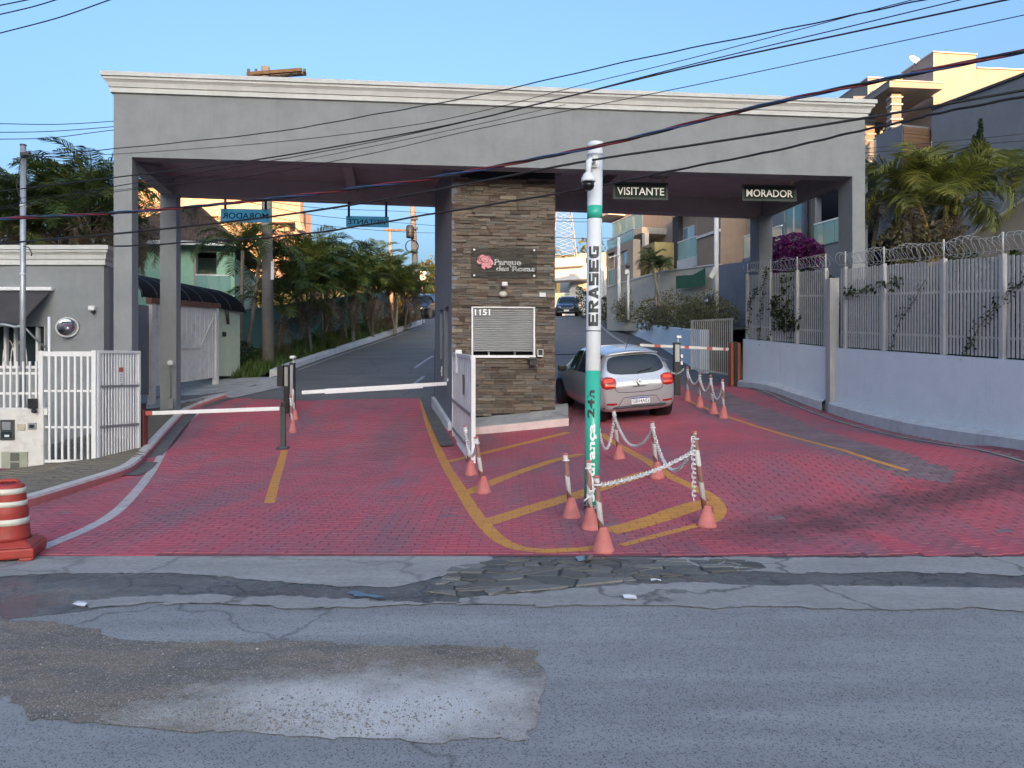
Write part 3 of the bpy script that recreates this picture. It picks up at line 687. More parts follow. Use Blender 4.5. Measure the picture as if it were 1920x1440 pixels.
# ================================================================== GATE PORTAL
C00 = Vector(((213 - 960) * 15.33 / F, 15.33, 0)); C10 = Vector(((1622 - 960) * 16.9 / F, 16.9, 0))
C01 = C00 + Vector((-0.1676, 0.9859, 0)) * 3.62; C11 = Vector((7.28, 21.6, 0))
UF = (C10 - C00).normalized(); LF = (C10 - C00).length
def fr(a, b, z=0.0):   # a metres along the front, b metres back
    s = a / LF; t = b / 3.62
    p = C00.lerp(C10, s).lerp(C01.lerp(C11, s), t); return Vector((p.x, p.y, z))
def fbox(mb, a0, a1, b0, b1, z0, z1, mi=0):
    q = [(a0, b0), (a1, b0), (a1, b1), (a0, b1)]
    return mb.hexa([fr(a, b, z0) for a, b in q] + [fr(a, b, z1) for a, b in q], mi)
ZS, ZT = 6.05, 7.74
portal = thing('gate_portal', C00 + Vector((LF / 2, 0.8, 0)), 'wide grey stucco gate portal with white cornice spanning the red driveway', 'gate')
mb = MB(); fbox(mb, 0, LF, 0, 0.32, ZS, 7.40); mb.build('fascia', MSTU, portal)
mb = MB(); fbox(mb, 0, 0.3, 0.325, 3.3, ZS + .002, 7.38); mb.build('side_beam', MSTU, portal)
mb = MB(); fbox(mb, LF - 0.3, LF, 0.325, 3.3, ZS + .002, 7.38); mb.build('side_beam', MSTU, portal)
mb = MB(); fbox(mb, 0, LF, 3.302, 3.62, ZS + .004, 7.38); mb.build('rear_beam', MSOF, portal)
mb = MB(); fbox(mb, 0.31, LF - 0.31, 0.33, 3.30, 6.52, 6.72); mb.build('roof_slab', MSOF, portal)
for a in (4.55, 10.9):
    mb = MB(); fbox(mb, a, a + 0.22, 0.335, 3.29, 6.26, 6.518); mb.build('cross_beam', MSOF, portal)
for (a0, a1, b0, b1) in ((0, 0.36, 0, 0.40), (0.0, 0.38, 3.2, 3.615), (LF - 0.30, LF, 0, 0.42), (LF - 0.42, LF - 0.02, 3.2, 3.615)):
    mb = MB(); fbox(mb, a0 + 0.001, a1, b0 + 0.001, b1, -0.3, ZS - 0.001 + 0.002); mb.build('column', MSTU, portal)
# cornice: a mitred moulding round the roof edge
prof = [(0.0, 7.36), (0.05, 7.36), (0.05, 7.455), (0.075, 7.465), (0.085, 7.50), (0.10, 7.55), (0.135, 7.59), (0.15, 7.60), (0.15, 7.645), (0.185, 7.655), (0.185, 7.74), (-0.25, 7.745)]
mb = MB(); vs = []
for o_, z in prof:
    c = [C00, C10, C11, C01]; ctr = sum(c, Vector()) / 4
    for sx, sy, p in ((-1, -1, C00), (1, -1, C10), (1, 1, C11), (-1, 1, C01)):
        vs.append(p + UF * (sx * o_) + Vector((-UF.y, UF.x, 0)) * (sy * o_) + Vector((0, 0, z)))
n = len(prof)
mb.add(vs, [(i * 4 + j, i * 4 + (j + 1) % 4, (i + 1) * 4 + (j + 1) % 4, (i + 1) * 4 + j) for i in range(n - 1) for j in range(4)]); mb.build('cornice', MCORN, portal)
mb = MB(); fbox(mb, 0.31, LF - 0.31, 0.33, 3.30, 7.30, 7.36); mb.build('roof_cover', MCON, portal)
MLAMP = mat('ceiling_fixture', (0.09, 0.085, 0.085), 0.5, 0.05)
for (a, b) in ((2.3, 1.35), (5.9, 1.35), (9.3, 1.35), (12.0, 1.35)):
    mb = MB(); fbox(mb, a, a + 0.45, b, b + 0.45, 6.47, 6.517); mb.build('ceiling_lamp', MLAMP, portal)
# ---- hanging signs
MGLS = mat('sign_panel_dark', (0.02, 0.03, 0.028), 0.5, 0.1, spec=0.06)
MGLB = leafmat('sign_glass_blue', [(0.50, 0.90, 0.95), (0.52, 0.92, 0.97)], 0.4, 0.85)
MLET = mat('white_lettering', (0.8, 0.8, 0.8), 0.5, 0.02); MLETD = mat('dark_lettering', (0.02, 0.025, 0.035), 0.5, 0.05)
MBRASS = mat('brushed_bracket', (0.55, 0.48, 0.38), 0.35, 0.1, 8, metal=0.6)
def hang_sign(txt, px0, px1, py0, py1, pb0, Y0, Y1, hx, label, front):
    pl = Plane(P(px0, 700, Y0), P(px1, 700, Y1)); a0, z1 = pl.at(px0, py0); a1, z0 = pl.at(px1, py1[1]); z0 = z1 - (py1[0] - py0) * Y0 / F
    t = thing('hanging_sign', pl.pt(a0, z0), label, 'sign', 'lane signs hung from the portal')
    mb = MB(); mb.pbox(pl, a0, a1, z0, z1, -0.006, 0.006); mb.build('panel', MGLS if front else MGLB, t)
    if front:
        e = 0.045; mb = MB()
        for q in ((a0 - .004, a1 + .004, z1 - e, z1 + .004), (a0 - .004, a1 + .004, z0 - .004, z0 + e), (a0 - .004, a0 + e, z0 + e, z1 - e), (a1 - e, a1 + .004, z0 + e, z1 - e)): mb.pbox(pl, *q, -0.009, 0.009)
        mb.build('border', mat('sign_panel_border', (0.06, 0.072, 0.07), 0.5, 0.1, spec=0.06), t)
    w_, h_ = a1 - a0, z1 - z0
    for hx_ in hx:
        a, _ = pl.at(hx_, py0); mb = MB(); zt = 6.50 if front else 6.06
        mb.pbox(pl, a - 0.03, a + 0.03, z1 - 0.06, zt, -0.03, -0.0105); mb.build('bracket', MBRASS if front else MDG, t)
    mb = MB(); x, y, z = pl.u, Vector((0, 0, 1)), pl.n
    ww = w_ * (0.86 if front else 0.92); M_ = basis(pl.pt(a0 + (w_ - ww) / 2, z0 + h_ * 0.26, 0.012), x, y, z)
    put_text(mb, txt, 1.0, M_, width=ww, height=h_ * 0.44, bold=0.007, mirror=not front); mb.build('lettering', MLET if front else MLETD, t)
hang_sign('VISITANTE', 1150, 1252, 341, (373, 373), 0, 17.0, 17.11, (1161, 1244), 'dark glass sign reading VISITANTE, hung beside the white pole', True)
hang_sign('MORADOR', 1392, 1493, 346, (376, 376), 0, 17.3, 17.41, (1403, 1485), 'dark glass sign reading MORADOR, hung near the right column', True)
hang_sign('MORADOR', 414, 507, 391, (416, 418), 0, 19.1, 19.2, (422, 498), 'blue glass sign with MORADOR mirrored, seen from behind at left', False)
hang_sign('VISITANTE', 649, 729, 405, (425, 425), 0, 19.35, 19.45, (654, 724), 'blue glass sign with VISITANTE mirrored, seen from behind', False)
# ================================================================== GUARD BOOTH
BL, BR = Vector((-1.352, 16.75, 0)), Vector((0.981, 16.95, 0)); BRL, BRR = Vector((-2.04, 19.75, 0)), Vector((0.35, 19.95, 0))
bf = Plane(BL, BR); bl = Plane(BRL, BL)
booth = thing('guard_booth', (BL + BR) / 2 + Vector((0, 0, 0.6)), 'tall guard booth clad in brown stacked stone under the portal', 'booth')
wr = bf.R(884, 575, 1003, 671); wa0, wa1, wz0, wz1 = wr; WB = bf.L
mb = MB(); TH = 0.22   # front wall round the window, set behind the stone face
for q in ((0, wa0, 0.1, 6.5), (wa1, WB, 0.1, 6.5), (wa0, wa1, 0.1, wz0), (wa0, wa1, wz1, 6.5)): mb.pbox(bf, *q, -0.05 - TH, -0.05)
mb.build('front_wall', MDARK, booth)
mb = MB(); la = bl.L   # left side wall with a slot window and a door recess
s1 = bl.R(825, 582, 830, 672); s2 = bl.R(833, 578, 841, 672)
dz1 = s2[3]; a1_, a2_, b1_, b2_ = s1[0], s1[1], s2[0], s2[1]
for q in ((0, a1_, 0.0, 6.5), (a2_, b1_, 0.0, 6.5), (b2_, la - 0.002, 0.0, 6.5), (a1_, a2_, 0.0, s1[2]), (a1_, a2_, s1[3], 6.5), (b1_, b2_, 0.0, s1[2] - 0.55), (b1_, b2_, dz1, 6.5)): mb.pbox(bl, *q, -0.2, 0.0)
mb.build('side_wall', MSTU2, booth)
mb = MB(); mb.pbox(bl, a1_ - .05, a2_ + .05, s1[2] - .05, s1[3] + .05, -0.3, -0.14); mb.build('slot_window', MDG, booth)
mb = MB(); mb.pbox(bl, b1_ - .05, b2_ + .05, s1[2] - 0.6, dz1 + .05, -0.3, -0.12); dr = mb.build('side_door', MSTU2, booth)
hd = bl.at(829, 696); mb = MB(); mb.pbox(bl, hd[0] - .03, hd[0] + .03, hd[1] - .12, hd[1] + .12, 0.0, .02); mb.pbox(bl, hd[0] - .02, hd[0] + .14, hd[1] - .015, hd[1] + .015, .022, .045); mb.build('handle', MWM, booth)
mb = MB(); mb.hexa([p + Vector((0, 0, z)) for z in (0.05, 6.49) for p in (BR + Vector((-.01, .3, 0)), BRR, BRL + Vector((.21, 0, 0)), BL + Vector((.3, .3, 0)))]) ; mb.build('inner_core', MDARK, booth)
mb = MB(); pr = Plane(BR, BRR); mb.hexa([BR + Vector((-.2, .25, 0.0)), BR + Vector((0, .25, 0.0)), BRR, BRR + Vector((-.2, 0, 0)), BR + Vector((-.2, .25, 6.5)), BR + Vector((0, .25, 6.5)), BRR + Vector((0, 0, 6.5)), BRR + Vector((-.2, 0, 6.5))]); mb.build('side_wall', MSTU2, booth)
# stacked stone: every piece its own block
def stonemat():
    t = NT('ledge_stone')
    c = t.ramp(t.rnd(), [(0.0, (0.08, 0.065, 0.052)), (0.18, (0.17, 0.135, 0.108)), (0.34, (0.22, 0.185, 0.15)), (0.5, (0.14, 0.13, 0.112)), (0.64, (0.26, 0.205, 0.155)), (0.76, (0.125, 0.083, 0.06)), (0.88, (0.17, 0.168, 0.152)), (1.0, (0.30, 0.26, 0.21))])
    c = t.mix(t.ramp(t.noise(11, 6, 0.75, t.map((1, 1, 3))), [(0.42, 0.0), (0.75, 0.65)]), c, (0.10, 0.085, 0.07))
    c = t.mix(t.ramp(t.noise(4, 6, 0.7), [(0.55, 0.0), (0.78, 0.45)]), c, (0.30, 0.20, 0.12)); t.col(c)
    t.bump(t.noise(28, 6, 0.8, t.map((1, 1, 2.2))), 0.9, 0.03); return t.done(0.85, 0, 0.25)
MLEDGE = stonemat(); rs_ = random.Random(21); stones = []
z = 0.35
def zbase(a): return lerp(0.60, 0.84, a / WB)
while z < 5.97:
    h = rs_.choice([0.045, 0.055, 0.062, 0.07, 0.085]); a = -rs_.uniform(0, 0.2)
    while a < WB:
        l = rs_.choice([0.14, 0.2, 0.28, 0.36, 0.45]) * rs_.uniform(0.85, 1.15); x0, x1 = max(a, 0.0), min(a + l, WB); a += l
        if x1 - x0 < 0.03: continue
        zz0, zz1 = z, min(z + h, 5.98)
        if zz1 < zbase((x0 + x1) / 2): continue
        if zz1 > wz0 + 0.0 and zz0 < wz1 - 0.0 and x1 > wa0 and x0 < wa1:
            if zz0 < wz0 < zz1: zz1 = wz0
            elif zz0 < wz1 < zz1: zz0 = wz1
            elif x0 < wa0 - 0.03: x1 = wa0
            elif x1 > wa1 + 0.03: x0 = wa1
            else: continue
            if x0 < wa1 and x1 > wa0 and zz1 > wz0 + .001 and zz0 < wz1 - .001: continue
        if rs_.random() < 0.22 and h > 0.07:
            zm = zz0 + h * rs_.uniform(0.35, 0.65); stones += [(x0, x1, zz0, zm), (x0, x1, zm, zz1)]
        else: stones.append((x0, x1, zz0, zz1))
    z += h
stones.sort(key=lambda s: -(s[1] - s[0]) * (s[3] - s[2]))
rest = MB()
for k, (x0, x1, z0, z1) in enumerate(stones):
    mb = MB() if k < 300 else rest; g = 0.0022; d = rs_.uniform(-0.022, 0.034); t1, t2 = rs_.uniform(-.004, .004), rs_.uniform(-.004, .004)
    x0 += g; x1 -= g; z0 += g; z1 -= g; e = 0.006
    q0 = [(x0, z0), (x1, z0), (x1, z1), (x0, z1)]; q1 = [(x0 + e, z0 + e * .7), (x1 - e, z0 + e * .7), (x1 - e, z1 - e * .7), (x0 + e, z1 - e * .7)]
    mb.add([bf.pt(a, zz, -0.06) for a, zz in q0] + [bf.pt(a, zz, d - e) for a, zz in q0] + [bf.pt(a, zz, d + dd) for (a, zz), dd in zip(q1, (t1, t2, -t1, -t2))],
           [(8, 9, 10, 11)] + [(i, (i + 1) % 4, 4 + (i + 1) % 4, 4 + i) for i in range(4)] + [(4 + i, 4 + (i + 1) % 4, 8 + (i + 1) % 4, 8 + i) for i in range(4)])
    if k < 300: mb.build('stone', MLEDGE, booth)
o = rest.build('stones', MLEDGE, booth); o['kind'] = 'stuff'
# window with roller shutter
MSHUT = mat('shutter_slat', (0.34, 0.345, 0.33), 0.45, 0.06, 3, metal=0.3)
win = MB(); fw = 0.036
for q in ((wa0, wa0 + fw, wz0 + .06, wz1), (wa1 - fw, wa1, wz0 + .06, wz1), (wa0 + fw, wa1 - fw, wz1 - fw * .7, wz1)): win.pbox(bf, *q, -0.12, 0.035)
win = win.build('window_frame', MWM, booth)
mb = MB(); mb.pbox(bf, wa0 - .01, wa1 + .01, wz0, wz0 + .058, -0.2, 0.06); mb.build('sill', MWM, booth)
zt, zb = wz1 - fw * .7, bf.at(945, 659)[1]; ns = 24
for i in range(ns):
    za, zc = lerp(zb, zt, i / ns), lerp(zb, zt, (i + 1) / ns); mb = MB()
    mb.prism([bf.pt(wa0 + fw, zz, oo) for zz, oo in ((za, -.04), (za + .006, -.012), ((za + zc) / 2, -.006), (zc - .004, -.016), (zc - .001, -.04))], bf.u * (wa1 - wa0 - 2 * fw)); mb.build('slat', MSHUT, win)
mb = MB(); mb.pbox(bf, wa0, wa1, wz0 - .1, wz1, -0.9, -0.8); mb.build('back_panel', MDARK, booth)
# cups and papers on the sill inside
for (px, w2, h2, m, lb, ct) in ((917, .05, .09, MWM, 'white plastic cup standing in the booth window gap', 'cup'), (966, .06, .11, MGR, 'grey bottle standing in the booth window gap', 'bottle')):
    a, _ = bf.at(px, 664); mb = MB(); c = bf.pt(a, wz0 + .0585, -0.13)
    mb.lathe([(w2 * .38, 0), (w2 * .42, h2 * .5), (w2 * .5, h2 * .62), (w2 * .3 if ct == 'bottle' else w2 * .52, h2 * .8), (w2 * .28 if ct == 'bottle' else w2 * .55, h2)], 14, Matrix.Translation(c)); single(ct, mb, m, c, lb, ct)
# number
mb = MB(); r = bf.R(890, 580, 919, 591); M_ = basis(bf.pt(r[0], r[2], 0.042), bf.u, Vector((0, 0, 1)), bf.n); put_text(mb, '1151', 1.0, M_, width=r[1] - r[0], height=r[3] - r[2], bold=0.03); mb.build('house_number', MLET, booth)
# step slab round the booth
f0, f1 = P(846, 812, 16.02), P(1066, 784, 16.15); tz0, tz1 = 1.6 - (803 - 700) * 16.05 / F, 1.6 - (783 - 700) * 16.15 / F
q = [Vector((f0.x + .02, f0.y, 0)), Vector((f1.x, f1.y, 0)), BR + Vector((0.33, 0.5, 0)), BL + Vector((0.02, 0.5, 0))]
tops = [tz0 - .02, tz1, 0.90, 0.64]
mb = MB(); mb.hexa([v + Vector((0, 0, -0.1)) for v in q] + [v + Vector((0, 0, t)) for v, t in zip(q, tops)]); mb.build('step', [MCON], booth, bevel=0.012)
mb = MB(); dn = Vector((-bf.n.x, -bf.n.y, 0)) * -0.006
mb.hexa([q[0] + dn + Vector((0, 0, -.1)), q[1] + dn + Vector((.004, 0, -.1)), q[1] + Vector((.004, -.001, -.1)), q[0] + Vector((0, -.001, -.1)), q[0] + dn + Vector((0, 0, tops[0] - .015)), q[1] + dn + Vector((.004, 0, tops[1] - .015)), q[1] + Vector((.004, -.001, tops[1] - .015)), q[0] + Vector((0, -.001, tops[0] - .015))]); mb.build('step_riser', mat('riser_paint', (.62, .5, .48), .8, .1, 4, .3, 40, dirt=(.5, .13, .13), damt=.7, dscale=3), booth)
# white kerb strip along the left wall
mb = MB(); s0 = bl.at(848, 800)
mb.hexa([bl.pt(0, .35, 0.09), bl.pt(la, 0.05, .09), bl.pt(la, .05, .004), bl.pt(0, .35, .004), bl.pt(0, .98, .09), bl.pt(la, .50, .09), bl.pt(la, .50, .004), bl.pt(0, .98, .004)]); mb.build('side_kerb', MKERBW, booth)
# ---- things fixed to the booth
MGLP = mat('plaque_glass', (0.05, 0.056, 0.05), 0.4, 0.05, spec=0.1); MGLP.node_tree.nodes['Principled BSDF'].inputs['Alpha'].default_value = 0.28
MROSE = mat('rose_pink', (0.62, 0.26, 0.28), 0.6, 0.08, 6); MROSED = mat('rose_outline', (0.14, 0.03, 0.04), 0.6, 0.05)
a0, a1, z0, z1 = bf.R(883, 464, 1006, 522); pq = thing('name_plaque', bf.pt(a0, z0, .06), 'glass plaque with pink rose and Parque das Rosas on the stone booth', 'sign')
mb = MB(); mb.pbox(bf, a0, a1, z0, z1, 0.05, 0.06); mb.build('glass_panel', MGLP, pq)
for px, py in ((889, 469), (1001, 470), (889, 517), (1001, 518)):
    a, zz = bf.at(px, py); mb = MB(); M_ = basis(bf.pt(a, zz, 0.0), bf.u, Vector((0, 0, 1)), bf.n); mb.lathe([(.014, 0), (.014, .062), (.024, .062), (.024, .075)], 12, M_); mb.build('standoff', MWM, pq)
def petal(mb, cx, cy, rx, ry, rot, o0, o1, mi, n=14, wob=0.12, seed=0):
    rr = random.Random(seed); pts = []
    for i in range(n):
        q = 2 * math.pi * i / n; k = 1 + wob * math.sin(q * 3 + seed); x, y = rx * k * math.cos(q), ry * k * math.sin(q)
        pts.append((cx + x * math.cos(rot) - y * math.sin(rot), cy + x * math.sin(rot) + y * math.cos(rot)))
    mb.ppoly(bf, pts, o0, o1, mi)
ra, rz = bf.at(909, 491); k = 16.8 / F; em = MB(); L_ = 0.0
for i, (dx, dy, rx, ry, ro) in enumerate([(-1, 3, 13, 11, 0), (-10, 0, 6, 5, .6), (9, -1, 8, 7, -.4), (-4, 6, 9, 7, .3), (3, -6, 10, 6, -.2), (0, 4, 9, 7, .1), (-2, 5, 6, 5, .5), (1, 5, 4, 3.2, .2), (-3, -11, 5, 3, -.9), (8, -10, 5.5, 3, .3)]):
    for s_, mi in ((1.0, 1), (0.86, 0)):
        L_ += 0.0012; petal(em, ra + dx * k, rz + dy * k, rx * k * s_, ry * k * s_, ro, 0.060, 0.060 + L_, mi, seed=i)
em.build('rose_emblem', [MROSE, MROSED], pq)
for (txt, px0, px1, py, hh) in (('Parque', 926, 977, 497, 11), ('das Rosas', 929, 1003, 508.5, 9.5)):
    a, zz = bf.at(px0, py); mb = MB(); wd = bf.at(px1, py)[0] - a
    for (bd, ex, o_, m, nm) in ((0.022, 0.002, .062, MLET, 'lettering_outline'), (-0.012, 0.003, .067, MLETD, 'lettering')):
        mb = MB(); put_text(mb, txt, 1.0, basis(bf.pt(a, zz, o_), bf.u, Vector((0, 0, 1)), bf.n), width=wd, height=hh * k, bold=bd, ext=ex); mb.build(nm, m, pq)
def on_booth(px0, py0, px1, py1, d): return bf.R(px0, py0, px1, py1) + (0.03, 0.03 + d)
a, zz = bf.at(943, 537); t = thing('security_camera', bf.pt(a, zz, .03), 'small white security camera below the rose plaque', 'camera')
mb = MB(); mb.pbox(bf, a - .06, a - .02, zz - .05, zz + .02, .03, .12); mb.build('mount', MBK, t); mb = MB(); mb.pbox(bf, a - .04, a + .09, zz - .015, zz + .075, .1, .24); mb.build('housing', MW, t, bevel=.015)
a, zz = bf.at(943, 552); mb = MB(); mb.lathe([(.10, 0), (.10, .02), (.085, .06), (.05, .085), (.0, .09)], 20, basis(bf.pt(a, zz, .03), bf.u, Vector((0, 0, .7)), bf.n)); single('wall_lamp', mb, mat('lamp_cover', (.5, .48, .42), .4, .05), bf.pt(a, zz, .03), 'oval pale lamp cover above the roller shutter', 'lamp')
r = on_booth(1011, 549, 1023, 557, .02); mb = MB(); mb.pbox(bf, *r); single('wall_plate', mb, MW, bf.pt(r[0], r[2], .03), 'tiny white plate on the stone right of the lamp', 'plate', bevel=.004)
r = on_booth(1007, 655, 1018, 669, .04); t = thing('intercom', bf.pt(r[0], r[2], .03), 'small black and white intercom right of the booth window', 'intercom')
mb = MB(); mb.pbox(bf, *r); mb.build('back_plate', MW, t, bevel=.004); mb = MB(); mb.pbox(bf, r[0] + .02, r[1] - .015, r[2] + .035, r[3] - .01, r[5] - .02, r[5] + .012); mb.build('face', MBK, t, bevel=.004)
r = on_booth(991, 670, 1004, 686, .12); t = thing('letter_box', bf.pt(r[0], r[2], .06), 'black box hanging at the right corner of the booth sill', 'box')
mb = MB(); mb.pbox(bf, r[0], r[1], r[2], r[3], .062, .2); mb.build('body', MBK, t, bevel=.012); mb = MB(); mb.pbox(bf, r[0] - .03, r[1] + .03, r[3] - .05, r[3] - .02, .061, .24); mb.build('lid', MDG, t, bevel=.006)
# ================================================================== BARRIERS, POSTS, CHAINS
MREDP = mat('red_barrier_paint', (0.17, 0.04, 0.032), 0.5, 0.15, 5); MORG = mat('rust_orange_paint', (0.33, 0.085, 0.035), 0.5, 0.15, 4)
MTOT = mat('totem_grey', (0.30, 0.31, 0.32), 0.4, 0.06, metal=0.3); MREDB = mat('boom_red', (0.42, 0.10, 0.085), 0.5, 0.2)
def boom(t, p0, p1, h, reds=(), m=None):
    d = (p1 - p0); L = d.length; x = d / L; y = Vector((-x.y, x.x, 0)).normalized(); zz = x.cross(y)
    mb = MB(); mb.obox(basis((p0 + p1) / 2, x, y, zz), L, 0.045, h); mb.build('boom', m or MWM, t, bevel=.006)
    for (s, e) in reds:
        mb = MB(); mb.obox(basis(p0.lerp(p1, (s + e) / 2), x, y, zz), L * (e - s), 0.049, h + .004); mb.build('boom_stripe', MREDB, t)
# left resident lane barrier
p = gp(266, 848); Yb = p.y; t = thing('boom_barrier', p, 'barrier with red and black post and lowered boom by the left kerb', 'barrier')
mb = MB(); b0 = P(272, 774, Yb); mb.box(p.x - .06, p.x + .05, Yb - .07, Yb + .07, p.z - .02, P(266, 756, Yb).z); mb.build('post', MBK, t, bevel=.012)
for sx in (-.085, .055):
    mb = MB(); mb.box(p.x + sx, p.x + sx + .025, Yb - .08, Yb + .08, p.z, P(266, 768, Yb).z); mb.build('side_panel', MREDP, t)
boom(t, P(274, 775, Yb - .02), P(524, 766, Yb + .05), .075, ((0.0, .05),))
# centre rest post
p = gp(531, 843); t = thing('barrier_rest_post', p, 'dark green slim rest post on the yellow lane line', 'post')
mb = MB(); zt = P(531, 760, p.y).z; mb.box(p.x - .045, p.x + .045, p.y - .045, p.y + .045, p.z, zt); mb.build('post', mat('dark_green_metal', (.045, .06, .055), .5, .1), t, bevel=.008)
mb = MB(); mb.box(p.x - .13, p.x + .11, p.y - .09, p.y + .09, p.z, p.z + .06); mb.build('base', MDG, t, bevel=.02)
mb = MB(); mb.box(p.x - .03, p.x + .08, p.y - .07, p.y + .07, zt - .02, zt + .06); mb.build('cradle', MBK, t, bevel=.01)
# barrier beside the booth
q0 = gp(843, 796); Yc = q0.y; t = thing('boom_barrier', q0, 'black barrier post with long white boom beside the grey booth wall', 'barrier')
mb = MB(); mb.box(q0.x - .05, q0.x + .07, Yc - .06, Yc + .06, q0.z, P(843, 726, Yc).z); mb.build('post', MBK, t, bevel=.01)
mb = MB(); z0 = P(843, 727, Yc).z; mb.box(q0.x - .06, q0.x + .09, Yc - .08, Yc + .08, z0, P(843, 709, Yc).z); mb.build('motor_head', MWM, t, bevel=.015)
boom(t, P(840, 719, Yc - .02), P(566, 736, Yc - .5), .085); pA, pB = P(793, 723, Yc - .13), P(609, 734, Yc - .43)
d = (pB - pA); mb = MB(); x = d.normalized(); y = Vector((-x.y, x.x, 0)).normalized(); mb.obox(basis((pA + pB) / 2, x, y, x.cross(y)), d.length, .06, .115); mb.build('boom_sleeve', MWM, t, bevel=.006)
# reader totems
def totem(px, pt, pb, wpx, split, label, Y=None, cam=True, light=True):
    b = gp(px, pb); Y = b.y if Y is None else Y; b = P(px, pb, Y); w_ = wpx * Y / F; t = thing('reader_totem', b, label, 'totem'); zt = P(px, pt, Y).z; zs = lerp(b.z, zt, split)
    mb = MB(); mb.box(b.x - w_ / 2, b.x + w_ / 2, Y - .07, Y + .09, b.z, zs); mb.build('lower_body', MBK, t, bevel=.008)
    mb = MB(); mb.box(b.x - w_ / 2, b.x + w_ / 2, Y - .06, Y + .09, zs + .001, zt - .03); mb.build('upper_body', MBK, t, bevel=.008)
    if light: mb = MB(); mb.box(b.x - w_ / 2 + .025, b.x + w_ / 2 - .025, Y - .075, Y - .061, zs + .02, zt - .06); mb.build('face_panel', MTOT, t, bevel=.004)
    mb = MB(); mb.box(b.x - w_ / 2 - .005, b.x + w_ / 2 + .005, Y - .075, Y + .1, zt - .03, zt); mb.build('cap', MDG, t, bevel=.006)
    if cam:
        mb = MB(); mb.tube([(b.x + .03, Y, zt), (b.x + .03, Y, zt + .1)], .02, 8); mb.build('camera_stem', MWM, t)
        mb = MB(); mb.box(b.x - .03, b.x + .09, Y - .13, Y + .05, zt + .1, zt + .17); mb.build('camera', MWM, t, bevel=.012)
    return t, b, zt, w_
totem(548, 680, 782, 9, .02, 'tall thin grey and black reader totem in the left lane island', cam=True)
t, b, zt, w_ = totem(538, 684, 776, 10, .55, 'black card reader totem just behind the grey totem at left', light=True, cam=False)
mb = MB(); mb.box(b.x - .22, b.x - w_ / 2 - .004, b.y - .12, b.y + .12, zt - .55, zt - .01); mb.build('reader_hood', MBK, t, bevel=.01)
totem(820, 656, 757, 10, .60, 'black totem with grey top against the booth side wall', cam=False)
t, b, zt, w_ = totem(1269, 642, 742, 12, .62, 'black reader totem with grey face right of the silver car')
mb = MB(); mb.box(b.x - .16, b.x + .18, b.y - .14, b.y + .16, b.z - .08, b.z - .001); mb.build('base', MKERB, t, bevel=.02)
for dz in (.55, .85):
    mb = MB(); mb.box(b.x + w_ / 2 + .002, b.x + w_ / 2 + .06, b.y - .08, b.y + .02, zt - dz * .55 - .1, zt - dz * .55); mb.build('side_camera', MWM, t, bevel=.01)
# right barrier cabinet
Yr = 21.75; b = P(1377, 706, Yr); b.z = G(b.x, Yr); t = thing('boom_barrier', b, 'rust orange barrier cabinet with red striped boom by the white wall', 'barrier')
zt = P(1378, 641, Yr).z
for (x0, x1, m, nm) in ((-.14, -.055, MORG, 'side_panel'), (-.054, .054, MBK, 'body'), (.055, .14, MORG, 'side_panel')):
    mb = MB(); k = .03 if m is MORG else 0; mb.box(b.x + x0, b.x + x1, Yr - .16 + k, Yr + .16, b.z, zt - k); mb.build(nm, m, t, bevel=.01)
boom(t, P(1366, 655, Yr - .2), P(1199, 647, Yr + .15), .085, ((.03, .06), (.18, .24), (.44, .49), (.76, .83)))
mb = MB(); e_ = P(1198, 647, Yr + .15); mb.obox(Matrix.Translation(e_), .05, .06, .11); mb.build('boom_tip', MBK, t)
# grey pipe camera by the rear left column
b = P(320, 768, 18.3); t = thing('pipe_camera', b, 'ball camera on a thin green pipe by the left rear column', 'camera'); zt = P(320, 683, 18.3).z
mb = MB(); mb.tube([b, (b.x, b.y, zt)], .022, 8); mb.build('pipe', mat('pipe_green', (.12, .15, .13), .5), t)
mb = MB(); mb.lathe([(.0, -.07), (.05, -.055), (.072, 0), (.05, .055), (.0, .07)], 14, Matrix.Translation((b.x, b.y - .03, zt + .03))); mb.build('ball', MWM, t)
mb = MB(); mb.box(b.x - .06, b.x + .06, b.y - .03, b.y + .05, b.z + .02, b.z + .28); mb.build('junction_box', MGR, t, bevel=.01)
# ---- cone-footed chain posts
MCONE = mat('faded_red_cone', (0.48, 0.15, 0.135), 0.75, 0.2, 6, 0.2, 40, dirt=(0.45, 0.25, 0.23), damt=0.5, dscale=4)
def posttape(name, rev=False):
    t = NT(name); tc = t.n('ShaderNodeTexCoord'); sp = t.n('ShaderNodeSeparateXYZ'); t.l(tc.outputs['Object'], sp.inputs[0])
    an = t.math('ARCTAN2', sp.outputs[1], sp.outputs[0]); ph = t.math('ADD', t.math('MULTIPLY', an, 1 / 6.2832), t.math('MULTIPLY', sp.outputs[2], 3.1)); fr_ = t.math('FRACT', ph)
    a = t.mix(t.ramp(fr_, [(0.49, 0.0), (0.51, 1.0)]), (0.24, 0.105, 0.09), (0.56, 0.54, 0.52)); a = t.mix(t.ramp(t.noise(12, 6, .8), [(.5, 0), (.75, .6)]), a, (.25, .19, .17))
    t.col(a); return t.done(.7)
MPOST = posttape('taped_post')
posts = {}
